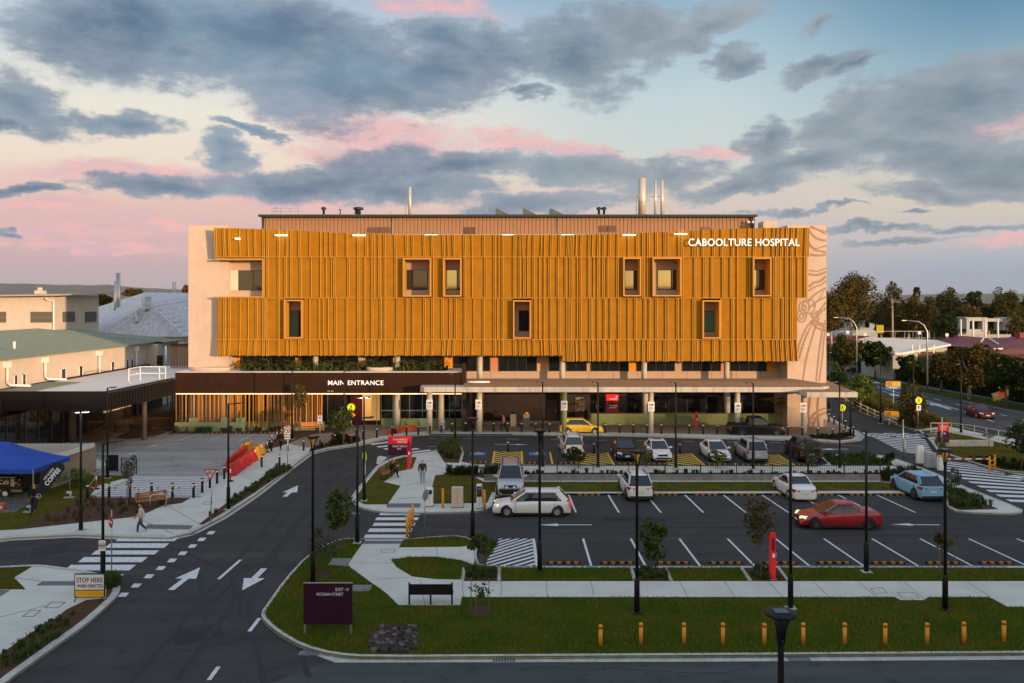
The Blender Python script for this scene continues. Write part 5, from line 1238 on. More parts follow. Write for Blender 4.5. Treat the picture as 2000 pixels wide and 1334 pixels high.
blades('grass', 'long grass on the verge between service road and highway', [I6w], [], 60, .35, .04, L_grassd, 5, xmax=80)
# ---- strappy plants
def tufts(name, label, polys, n, h, m, seed, z=IZ, cat='plants', w_=.02, per=26, kind='stuff'):
    rnd = random.Random(seed); mb = MB()
    for P in polys:
        xs = [p[0] for p in P]; ys = [p[1] for p in P]; k = 0; tr = 0
        while k < n and tr < n * 30:
            tr += 1; x, y = rnd.uniform(min(xs), max(xs)), rnd.uniform(min(ys), max(ys))
            if not inpoly(x, y, P): continue
            k += 1; hk = h * rnd.uniform(.55, 1.15)
            for j in range(per):
                a = rnd.uniform(0, 2 * PI); r = rnd.uniform(.15, .75) * hk; b0 = Vector((x, y, z)) + Vector((rnd.gauss(0, .05), rnd.gauss(0, .05), 0)); d = Vector((math.cos(a), math.sin(a), 0)); s = Vector((-d.y, d.x, 0)) * w_
                m1 = b0 + d * r * .45 + Vector((0, 0, hk * rnd.uniform(.6, .9))); e = b0 + d * r + Vector((0, 0, hk * rnd.uniform(.5, 1.0)))
                mb.face([b0 - s, b0 + s, m1 + s * .8, m1 - s * .8]); mb.face([m1 - s * .8, m1 + s * .8, e])
    return tag(mb.build(name, m), label, cat, kind=kind)
tufts('strappy_plants', 'dense green strappy clump at the crossing corner', [GP([(856, 882), (864, 872), (889, 869), (900, 880), (893, 898), (870, 898)], IZ)], 70, .9, L_mid, 11)
tufts('strappy_plants', 'row of strappy plants along the retaining wall and path', [GP([(868, 922), (1000, 922), (1000, 929), (880, 929)], IZ)], 60, .7, L_dark, 12)
tufts('strappy_plants', 'low strappy plants behind the picket fence', [GP([(1000, 925), (1715, 925), (1715, 930), (1000, 930)], IZ)], 70, .45, L_dark, 13)
tufts('strappy_plants', 'green plants in the bed beside the kerb of the left road', [GP([(395, 1018), (442, 984), (502, 944), (537, 914), (555, 910), (572, 913), (541, 930), (495, 962), (430, 1000)], IZ)], 95, .38, L_mid, 14)
tufts('strappy_plants', 'plants edging the mulch bed in the near left corner', [GP([(6, 1318), (70, 1270), (112, 1248), (152, 1190), (110, 1208), (60, 1240), (-10, 1290)], IZ)], 34, .34, L_mid, 15)
tufts('strappy_plants', 'bushy green clump at the tip of the near left corner', [GP([(208, 1130), (228, 1136), (230, 1150), (212, 1156)], IZ)], 26, .55, L_mid, 16)
tufts('strappy_plants', 'plants in the bed behind the blue hatchback', [GP([(1852, 957), (1946, 992), (1872, 994), (1855, 986)], IZ)], 90, .55, L_mid, 17)
tufts('strappy_plants', 'plants in the bed at the right end of the retaining wall', [GP([(1722, 926), (1788, 924), (1810, 938), (1786, 944), (1722, 938)], IZ)], 60, .7, L_dark, 18)
tufts('strappy_plants', 'shrubby growth on the bed beside the black pickup', [GP([(1625, 909), (1605, 891), (1697, 890), (1745, 909)], IZ)], 110, .5, L_mid, 19)
tufts('strappy_plants', 'low plants at the foot of the slat screen', [GP([(345, 842), (560, 840), (556, 845), (340, 846)], IZ)], 60, .65, L_mid, 20)
tufts('strappy_plants', 'low plants in the bed at the entrance crossing', [GP([(608, 878), (640, 868), (700, 857), (700, 862), (640, 872)], IZ)], 50, .45, L_dark, 21)
tufts('strappy_plants', 'sparse plants in the large mulch bed behind the wooden bench', [GP([(60, 1026), (173, 976), (360, 976), (318, 985), (262, 1006), (160, 1018)], IZ)], 46, .45, L_olive, 22, per=14)
tufts('strappy_plants', 'low planting in the bed at the right end of the forecourt', [GP([(1565, 854), (1600, 850), (1660, 849), (1668, 852), (1640, 858)], IZ)], 60, .3, L_dark, 23)
tufts('strappy_plants', 'plants in the pits of the narrow grass strip', [GP(p, IZ) for p in ([(912, 1112), (968, 1112), (968, 1131), (908, 1131)], [(1240, 1110), (1296, 1110), (1306, 1132), (1246, 1132)], [(1456, 1110), (1516, 1110), (1534, 1132), (1474, 1132)])], 26, .3, L_mid, 24)
tufts('strappy_plants', 'dark shrubs below the right-hand lawn', [GP([(1890, 898), (1960, 900), (2080, 912), (2080, 921), (2000, 920), (1946, 914)], IZ)], 130, .5, L_dark, 25)
tufts('reeds', 'tall dry reeds between guard rail and highway', [GP([(1690, 797), (1740, 800), (1810, 818), (1850, 832), (1790, 837), (1745, 824)], IZ)], 160, 1.1, L_olive, 26, w_=.03)
# planting on the entrance roof
def palm(label, px, Y_, zb, h, lf, seed, name='palm', n=11, r=.9, cat='palm', group=None):
    rnd = random.Random(seed); x = FX(px, Y_); t = thing(name, label, cat, (x, Y_, zb), 0, group); mb = MB()
    for i in range(n):
        a = rnd.uniform(0, 2 * PI); d = Vector((math.cos(a), math.sin(a), 0)); s = Vector((-d.y, d.x, 0)); st = Vector((0, 0, h * rnd.uniform(.25, .75))); L_ = r * rnd.uniform(.7, 1.1); up = rnd.uniform(.3, 1.0)
        for k in range(9):
            u = (k + 1) / 10; p = st + d * L_ * u + Vector((0, 0, L_ * (up * u - .75 * u * u)))
            for sg in (-1, 1):
                e = p + s * sg * .28 * r * (1.1 - u * .6) + d * .15 * r + Vector((0, 0, -.1 * r)); w_ = d * .035
                mb.face([p - w_, p + w_, e])
    o = mb.build('fronds', lf); o.parent = t
    tb = MB(); tb.tube([(0, 0, 0), (0, 0, h * .7)], [.05, .03], 6); o = tb.build('trunk', M_bark); o.parent = t
k = 0
for px in (478, 492, 508, 524, 540, 556, 570, 586, 604, 634, 648, 664, 680, 698, 716, 730, 744, 756, 795, 808, 822, 836, 850, 862):
    palm('%s palm from the left in the roof planter over the main entrance' % ORD[k], px, 87.3 + (k % 3) * .4, 6.0, 1.15 + .1 * (k % 4), (L_bright, L_olive, L_mid)[k % 3], k, n=17, group='palms in the entrance roof planter'); k += 1
mb = MB(); mb.box(FX(470, 86.4), 86.4, 5.6, FX(872, 86.4), 89.4, 6.05); tag(mb.build('roof_garden_bed', M_mulch), 'long planter bed on the roof of the main entrance', 'planter')
tufts('ground_cover', 'leafy ground cover filling the roof planter', [[(FX(472, 86.6), 86.5), (FX(870, 86.6), 86.5), (FX(870, 86.6), 89), (FX(472, 86.6), 89)]], 260, .5, L_mid, 31, z=6.0, w_=.05, per=10)
palm('spreading palm overhanging the green planter wall at its right end', 1518, 89.0, 1.6, 2.0, L_olive, 90, n=16, r=1.7)
palm('second palm overhanging the planter wall beside the end wall', 1542, 89.2, 1.6, 1.6, L_dark, 91, n=14, r=1.3)
palm('dark palm behind the planter wall near the white notice column', 1450, 90.4, 1.6, 1.6, L_dark, 92, n=12, r=1.2)
for i, px in enumerate((1165, 1200, 1240, 1300, 1380)):
    palm('low dark plant, %s from the left behind the planter wall' % ORD[i], px, 90.6, 1.7, .9, L_dark, 95 + i, name='shrub', cat='shrub', n=9, r=.8, group='plants behind the planter wall')
# rock pile
rnd = random.Random(9); mb = MB()
for i in range(260):
    P_ = (rnd.uniform(724, 812), rnd.uniform(1224, 1274)); p = G(*P_, IZ); r = rnd.uniform(.07, .17)
    if (P_[0] - 722) < (1250 - P_[1]) * .9: continue
    bs = []
    for a in range(6):
        for zz in (-.5, .35): bs.append(p + Vector((math.cos(a * PI / 3 + rnd.random() * .6) * r * rnd.uniform(.7, 1.1), math.sin(a * PI / 3) * r * rnd.uniform(.7, 1.1), (zz + rnd.uniform(0, .5)) * r)))
    bm = bmesh.new(); [bm.verts.new(v) for v in bs + [p + Vector((0, 0, r * .9))]]; bmesh.ops.convex_hull(bm, input=bm.verts)
    bm.verts.index_update(); mb.mesh([v.co for v in bm.verts], [tuple(v.index for v in f.verts) for f in bm.faces], rnd.choice([0, 0, 0, 1])); bm.free()
tag(mb.build('rock_pile', [mat('brown_rock', (.045, .034, .03), .9, var=.35, vscale=4), mat('grey_rock', (.12, .10, .095), .9, var=.3, vscale=5)]), 'patch of broken brown and grey rocks at the corner of the front lawn', 'rocks', kind='stuff')
# =================== vehicles ===================
M_win = mat('car_glass', (.010, .015, .020), .06, spec=.65)
M_tail = mat('tail_lens', (.35, .01, .015), .25, spec=.8); M_head = mat('headlamp_lens', (.55, .56, .58), .12, spec=1.0)
M_headon = mat('headlamp_lit', (.8, .7, .5), .2, emit=(1, .7, .3), es=1.2); M_tailon = mat('tail_lamp_lit', (.5, .02, .02), .2, emit=(1, .12, .1), es=.35)
M_rim = mat('alloy_rim', (.4, .4, .42), .35, .8); M_rimd = mat('dark_rim', (.07, .07, .075), .35, .6); M_trim = mat('black_trim', (.02, .02, .022), .6); M_plate = mat('number_plate', (.6, .6, .58), .5)
def paint(name, c, metal=0.0): return mat('paint_' + name, c, .35, metal, coat=.6, spec=.5)
P_white = paint('white', (.72, .73, .74)); P_silver = paint('silver', (.45, .47, .50), .4); P_char = mat('paint_charcoal', (.022, .022, .025), .3, .3, spec=.4); P_black = mat('paint_black', (.006, .006, .007), .3, spec=.35); P_yellow = paint('yellow', (.80, .52, .03)); P_red = paint('red', (.32, .012, .022)); P_blue = paint('sky_blue', (.20, .42, .62)); P_maroon = mat('paint_maroon', (.10, .012, .016), .4)
def spline(xs, ys, x):
    for i in range(len(xs) - 1):
        if x <= xs[i + 1]:
            t = max(0, (x - xs[i]) / (xs[i + 1] - xs[i])); t = t * t * (3 - 2 * t) * .5 + t * .5
            return ys[i] + (ys[i + 1] - ys[i]) * t
    return ys[-1]
def car(name, label, loc, rz, L_=4.5, W_=1.8, Hh=1.48, kind='sedan', p=P_white, tailon=False, headon=False, rim=M_rim, cat='car', group=None, rails=False, sunroof=False, roofm=None, clad=False, plate='', front='bar'):
    t = thing(name, label, cat, tuple(loc), rz, group); hl = L_ / 2; gc = .2 if kind in ('suv', 'wagon4', 'ute') else .16
    belt = {'sedan': .93, 'hatch': .95, 'wagon': .94, 'suv': 1.08, 'wagon4': 1.18, 'ute': 1.15}[kind] ; hood0 = belt - .08
    if kind == 'sedan': bx = [-hl, -hl + .25, -hl + 1.0, .0, hl - 1.15, hl - .25, hl]; bz = [belt - .16, belt + .05, belt + .06, belt, hood0, hood0 - .16, hood0 - .42]; cb = (-hl + .75, hl - 1.25); ct = (-hl + 1.55, hl - 2.15)
    elif kind in ('suv', 'hatch', 'wagon', 'wagon4'): bx = [-hl, -hl + .2, -hl + 1.0, .0, hl - 1.0, hl - .2, hl]; bz = [belt - .14, belt, belt, belt, hood0, hood0 - .12, hood0 - .38]; cb = (-hl + .10, hl - 1.15); ct = (-hl + (.65 if kind != 'wagon4' else .3), hl - (2.0 if kind != 'wagon4' else 1.75))
    else: bx = [-hl, -hl + .1, -hl + 1.6, 0, hl - 1.2, hl - .25, hl]; bz = [belt - .05, belt, belt, belt, hood0 + .03, hood0 - .05, hood0 - .4]; cb = (-hl + 1.75, hl - 1.35); ct = (-hl + 2.0, hl - 2.2)
    hw = W_ / 2
    def halfw(x): return hw * (1 - .13 * (abs(x) / hl) ** 5 - .05 * (abs(x) / hl) ** 2)
    st = [-hl, -hl + .04, -hl + .14, -hl + .35, -hl + .8] + [-hl + .8 + (L_ - 1.6) * k / 8 for k in range(1, 8)] + [hl - .8, hl - .35, hl - .14, hl - .04, hl]
    rings = []
    wheel_x = (-hl + (.85 if kind != 'ute' else 1.15), hl - .88); wr = .33 if kind in ('sedan', 'hatch', 'wagon') else .38
    for i, x in enumerate(st):
        e = 1 if 0 < i < len(st) - 1 else .93
        w_ = halfw(x) * e; zt_ = spline(bx, bz, x); zb_ = gc + (.1 if i in (0, len(st) - 1) else 0)
        zm = min(.62, zt_ - .12)
        half = [(w_ * .86, zb_), (w_ * .97, zb_ + .1), (w_, zm - .06), (w_ * .985, zt_ - .16), (w_ * .93, zt_ - .03), (w_ * .80, zt_ + .01), (w_ * .4, zt_ + .035)]
        rings.append([(x, y, z) for y, z in half] + [(x, -y, z) for y, z in reversed(half)])
    mb = MB(); nr = len(rings[0]); vs = [v for r in rings for v in r]; fs = []
    for i in range(len(rings) - 1):
        for k in range(nr): fs.append((i * nr + k, i * nr + (k + 1) % nr, (i + 1) * nr + (k + 1) % nr, (i + 1) * nr + k))
    fs.append(tuple(range(nr))); fs.append(tuple((len(rings) - 1) * nr + k for k in reversed(range(nr))))
    mb.mesh(vs, fs, 0, True)
    o = mb.build('body', p); o.parent = t; fixnormals(o)
    o.modifiers.new('b', 'WEIGHTED_NORMAL')
    body = o
    # greenhouse
    Hr = Hh - .03; wb = hw * .86; wt = hw * .66
    N_ = 7; cab = MB(); vs = []
    for j, u in enumerate([0, .35, .7, 1]):
        z = belt - .02 + (Hr - belt + .02) * (u ** .9); w2 = wb + (wt - wb) * (u ** 1.3)
        xa = cb[0] + (ct[0] - cb[0]) * (u ** .85); xb = cb[1] + (ct[1] - cb[1]) * (u ** .95)
        ringp = []
        for (sx, sy) in ((0, -1), (0, -.5), (0, .5), (0, 1)): ringp.append((xa + .10 * (1 - abs(sy)) * -1, w2 * sy * (.93 if abs(sy) == 1 else 1), z))
        for k in range(1, 5): ringp.append((xa + (xb - xa) * k / 5, w2, z))
        for sy in (1, .5, -.5, -1): ringp.append((xb + .12 * (1 - abs(sy)), w2 * sy * (.93 if abs(sy) == 1 else 1), z))
        for k in range(4, 0, -1): ringp.append((xa + (xb - xa) * k / 5, -w2, z))
        vs.append(ringp)
    n = len(vs[0]); allv = [v for r in vs for v in r]; fs = []
    for i in range(3):
        for k in range(n): fs.append((i * n + k, i * n + (k + 1) % n, (i + 1) * n + (k + 1) % n, (i + 1) * n + k))
    fs.append(tuple(3 * n + k for k in range(n)))
    cab.mesh(allv, fs, 0, False); o = cab.build('window', M_win); o.parent = t; fixnormals(o)
    # roof panel and pillars
    top = vs[3]; rp = MB(); c0 = Vector((sum(v[0] for v in top) / n, 0, 0))
    ro = [Vector((v[0] + (.03 if v[0] > c0.x else -.03), v[1] * 1.03, Hr - .035)) for v in top]; ri = [Vector((c0.x + (v[0] - c0.x) * .93, v[1] * .90, Hr + .035)) for v in top]; rc_ = [Vector((c0.x + (v[0] - c0.x) * .5, v[1] * .45, Hr + .055)) for v in top]
    fs = []
    for i in range(2):
        for k in range(n): fs.append((i * n + k, i * n + (k + 1) % n, (i + 1) * n + (k + 1) % n, (i + 1) * n + k))
    fs.append(tuple(2 * n + k for k in range(n)))
    rp.mesh([tuple(v) for v in ro + ri + rc_], fs, 0, True); o = rp.build('roof', roofm or p); o.parent = t; fixnormals(o)
    def edge(xbot, xtop, s, wd, th=.05):
        a = Vector((xbot, s * (wb * .955), belt - .02)); b = Vector((xtop, s * (wt * 1.0), Hr - .01)); pl.bar(a, b, wd, th, up=(0, s, .3))
    for s in (-1, 1):
        pl = MB(); edge(cb[1] - .03, ct[1] - .02, s, .09); edge(cb[0] + (.12 if kind == 'sedan' else .2), ct[0] + (.1 if kind == 'sedan' else .15), s, .34 if kind != 'sedan' else .22)
        pl.bar((ct[1], s * (wt + .01), Hr - .02), (ct[0], s * (wt + .01), Hr - .02), .07)
        o = pl.build('pillar', p); o.parent = t
    bp = MB()
    for s in (-1, 1):
        xm = (cb[0] + cb[1]) / 2 + .15; bp.bar((xm, s * (wb * .975), belt), (xm - .1, s * (wt + .015), Hr - .03), .07, .03)
        if L_ > 4.6 and kind != 'ute': bp.bar((xm - .95, s * (wb * .975), belt), (xm - .85, s * (wt + .015), Hr - .03), .06, .03)
    # door shut lines and sills
    for s in (-1, 1):
        for xd in (cb[1] - .25, (cb[0] + cb[1]) / 2 + .12, (cb[0] + cb[1]) / 2 - .85): bp.bar((xd, s * (hw * .985), gc + .15), (xd, s * (hw * .965), belt - .1), .015, .03)
        bp.bar((wheel_x[0] + .35, s * hw * .93, gc + .03), (wheel_x[1] - .35, s * hw * .93, gc + .03), .1, .12)
    if clad:
        bp.box(-hl - .005, -hw * .8, gc, -hl + .15, hw * .8, gc + .2)
    o = bp.build('trim', M_trim); o.parent = t
    # wheels
    for x in wheel_x:
        for s in (-1, 1):
            a = MB(); yy = s * (halfw(x) - .02)
            a.lathe([(wr + .07, -.02), (wr + .07, .03)], (0, 0, 0), 20); a.v = [(x + v[0], yy - s * .015 + s * v[2] * .9, wr + v[1]) for v in a.v]
            o = a.build('wheel_arch', M_trim); o.parent = t
            a = MB(); a.lathe([(wr * .6, -.2), (wr * .93, -.2), (wr, -.14), (wr, -.03), (wr * .93, .03), (wr * .66, .035)], (0, 0, 0), 20); a.v = [(x + v[0], yy + s * (v[2] + .02), wr + v[1]) for v in a.v]
            ty = a.build('wheel', M_rubber); ty.parent = t
            a = MB(); a.lathe([(wr * .66, -.02), (wr * .62, .02), (wr * .2, .0), (.02, .02)], (0, 0, 0), 10, sm=False); a.v = [(x + v[0], yy + s * (v[2] + .062), wr + v[1]) for v in a.v]
            r_ = a.build('rim', rim); r_.parent = ty; SUB.setdefault(ty.name, []).append(r_)
    # lamps, grille, plates, mirrors
    for s in (-1, 1):
        a = MB(); zz = hood0 - .24; xh = hl - .16
        a.mesh([(hl - .045, s * hw * .50, zz - .06), (xh - .12, s * hw * .905, zz - .02), (xh - .14, s * hw * .87, zz + .12), (hl - .10, s * hw * .5, zz + .08), (hl - .25, s * hw * .5, zz - .06), (xh - .3, s * hw * .8, zz - .02), (xh - .3, s * hw * .8, zz + .12), (hl - .25, s * hw * .5, zz + .08)], [(0, 1, 2, 3), (3, 2, 6, 7), (0, 3, 7, 4), (1, 5, 6, 2), (0, 4, 5, 1)])
        o = a.build('headlight', M_headon if headon else M_head); o.parent = t; fixnormals(o)
        a = MB(); zz = belt - .2 if kind != 'ute' else belt - .35; h_ = .16 if kind in ('sedan', 'suv', 'hatch') else .3
        if kind in ('suv', 'hatch', 'sedan'): a.mesh([(-hl - .012, s * hw * .42, zz - .03), (-hl + .02, s * hw * .9, zz - .08), (-hl + .32, s * hw * .975, zz + .02), (-hl + .3, s * hw * .96, zz + h_ * .7), (-hl + .03, s * hw * .88, zz + h_ * .75), (-hl - .006, s * hw * .45, zz + .04)], [(0, 1, 4, 5), (1, 2, 3, 4)])
        else: a.box(-hl - .015, min(s * hw * .74, s * hw * .93), zz - .18, -hl + .14, max(s * hw * .74, s * hw * .93), zz + .16)
        o = a.build('tail_light', M_tailon if tailon else M_tail); o.parent = t; fixnormals(o)
        a = MB(); mx_ = cb[1] - .22; a.mesh([(mx_ - .06, s * hw * .9, belt + .0), (mx_ + .08, s * hw * .9, belt + .0), (mx_ + .1, s * (hw + .17), belt + .02), (mx_ - .03, s * (hw + .17), belt + .02), (mx_ - .06, s * hw * .95, belt + .12), (mx_ + .06, s * hw * .95, belt + .12), (mx_ + .08, s * (hw + .15), belt + .15), (mx_ - .03, s * (hw + .15), belt + .15)], [(0, 1, 2, 3), (4, 7, 6, 5), (0, 4, 5, 1), (1, 5, 6, 2), (2, 6, 7, 3), (3, 7, 4, 0)])
        o = a.build('mirror', p); o.parent = t; fixnormals(o)
    a = MB(); zg = hood0 - .3; a.box(hl - .2, -hw * .42, zg - .06, hl + .008, hw * .42, zg + .07); a.box(hl - .2, -hw * .6, gc + .1, hl + .004, hw * .6, gc + .22); o = a.build('grille', M_trim); o.parent = t
    for sx, zz in ((-1, belt - .36 if kind == 'sedan' else belt - .42), (1, gc + .28)):
        a = MB(); x = sx * (hl + .012); a.box(x - .012, -.2, zz - .06, x + .012, .2, zz + .06); o = a.build('number_plate', M_plate); o.parent = t
    if rails:
        a = MB()
        for s in (-1, 1): a.bar((ct[0] + .1, s * wt * .88, Hr + .08), (ct[1] - .15, s * wt * .88, Hr + .08), .04); a.bar((ct[0] + .15, s * wt * .88, Hr + .02), (ct[0] + .15, s * wt * .88, Hr + .08), .04); a.bar((ct[1] - .2, s * wt * .88, Hr + .02), (ct[1] - .2, s * wt * .88, Hr + .08), .04)
        o = a.build('roof_rail', M_trim); o.parent = t
    if sunroof:
        a = MB(); a.box(ct[1] - .75, -.42, Hr + .03, ct[1] - .25, .42, Hr + .062); o = a.build('sunroof', M_win); o.parent = t
    if kind == 'ute':
        a = MB(); a.box(-hl + .08, -hw * .8, belt + .03, -hl + 1.65, hw * .8, belt + .055); o = a.build('bed_cover', roofm or M_trim); o.parent = t
        a = MB(); x = -hl + 1.55
        for s in (-1, 1):
            a.tube([(x, s * hw * .72, belt + .03), (x - .05, s * hw * .66, belt + .42), (x + .02, 0, belt + .48)], .04, 8); a.tube([(x - .05, s * hw * .66, belt + .40), (x - .85, s * hw * .76, belt + .04)], .035, 8); a.tube([(x - .02, s * hw * .68, belt + .2), (x - .5, s * hw * .72, belt + .2)], .03, 8)
        o = a.build('sports_bar', M_trim); o.parent = t
    return t
def spot(px, py): g = G(px, py); return (g.x, g.y, 0)
D90 = PI / 2
# rz = +90deg: nose away from the viewer; -90deg: nose towards the viewer
car('parked_suv', 'white four wheel drive with roof rails parked rear out behind the round bush', spot(1116, 886), D90 + .03, 4.7, 1.85, 1.8, 'wagon4', P_white, rails=True, group='cars in the row under the building')
car('parked_car', 'charcoal car parked nose to the path beside the yellow hatching', spot(1219, 892), -D90, 4.5, 1.82, 1.46, 'sedan', P_char, group='cars in the row under the building')
car('parked_car', 'white sedan with sunroof parked nose to the path beside the charcoal car', spot(1284, 893), -D90 + .03, 4.65, 1.76, 1.45, 'sedan', P_white, sunroof=True, group='cars in the row under the building')
car('parked_car', 'white sedan parked nose out behind the yellow-green shrub', spot(1396, 894), -D90 + .02, 4.65, 1.8, 1.44, 'sedan', P_white, rim=M_rimd, group='cars in the row under the building')
car('parked_suv', 'silver-grey SUV parked rear to the path behind a black lamp post', spot(1466, 895), D90 - .02, 4.8, 1.9, 1.7, 'suv', P_silver, clad=True, rim=M_rimd, group='cars in the row under the building')
car('parked_pickup', 'black pickup with rust-brown tray cover parked behind a thin sapling', spot(1567, 894), D90 - .05, 5.3, 1.88, 1.8, 'ute', P_black, rim=M_rimd, roofm=mat('brown_cover', (.16, .09, .06), .7), cat='pickup', group='cars in the row under the building')
car('parked_suv', 'silver four wheel drive with red-tinged roof, spotlights and black bumper facing the viewer', spot(997, 958), -D90, 4.9, 1.94, 1.9, 'wagon4', P_silver, roofm=mat('silver_pink', (.42, .36, .36), .3, .4), rails=True)
fw = bpy.data.objects  # the spotlights on its nose
sp_t = [o for o in col.objects if o.get('label', '').startswith('silver four wheel drive')][0]
a = MB(); a.box(2.38, -.75, .42, 2.52, .75, .62); o = a.build('bull_bar', M_trim); o.parent = sp_t
for s in (-.25, .25):
    a = MB(); a.lathe([(.11, 0), (.12, .05), (.02, .07)], (0, 0, 0), 12); a.v = [(2.52 + v[2], s + v[0], .74 + v[1]) for v in a.v]; o = a.build('spotlight', M_head); o.parent = sp_t
car('moving_wagon', 'white station wagon driving left past the pay machines with its headlights on', spot(1038, 1003), PI, 4.75, 1.78, 1.5, 'wagon', P_white, headon=True, tailon=True, rails=False)
car('parked_suv', 'white SUV with black bumper parked rear out beside the tall lamp with the yellow cup', spot(1241, 966), D90 + .02, 4.5, 1.85, 1.65, 'suv', P_white, rails=True, clad=True, rim=M_rimd, group='cars in the upper open row')
car('parked_car', 'white rounded sedan parked rear out in the upper row behind the bare post', spot(1550, 966), D90 + .02, 4.55, 1.78, 1.43, 'sedan', P_white, group='cars in the upper open row')
car('parked_suv', 'sky blue coupe-backed SUV parked rear out at the right end of the upper row', spot(1790, 966), D90 + .02, 4.5, 1.87, 1.6, 'suv', P_blue, clad=True, rim=M_rimd, group='cars in the upper open row')
car('moving_car', 'dark red sedan driving left through the car park with its headlights on', spot(1634, 1027), PI - .03, 4.7, 1.84, 1.42, 'sedan', P_red, headon=True, rim=M_rimd)
car('moving_taxi', 'bright yellow hatchback driving right along the drop-off lane', spot(1135, 846), -.01, 4.3, 1.78, 1.5, 'hatch', P_yellow, tailon=True)
car('pickup', 'black dual cab pickup with sports bar standing at the drop-off kerb', spot(1476, 850), -.03, 5.35, 1.88, 1.85, 'ute', P_black, rim=M_rimd, cat='pickup')
g = G(1912, 814); car('highway_car', 'maroon sedan on the highway below the tilted orange sign', (g.x, g.y, 0), -D90 - .1, 4.6, 1.8, 1.45, 'sedan', P_maroon)
g = G(1621, 745); car('highway_car', 'black car on the highway just past the end wall of the hospital', (g.x + .5, g.y, 0), -D90, 4.6, 1.8, 1.5, 'suv', P_black)
g = G(1668, 726); car('parked_car', 'dark car behind the street trees by the hedge', (g.x, g.y, 0), -D90 + 1.2, 4.5, 1.8, 1.45, 'sedan', P_char)

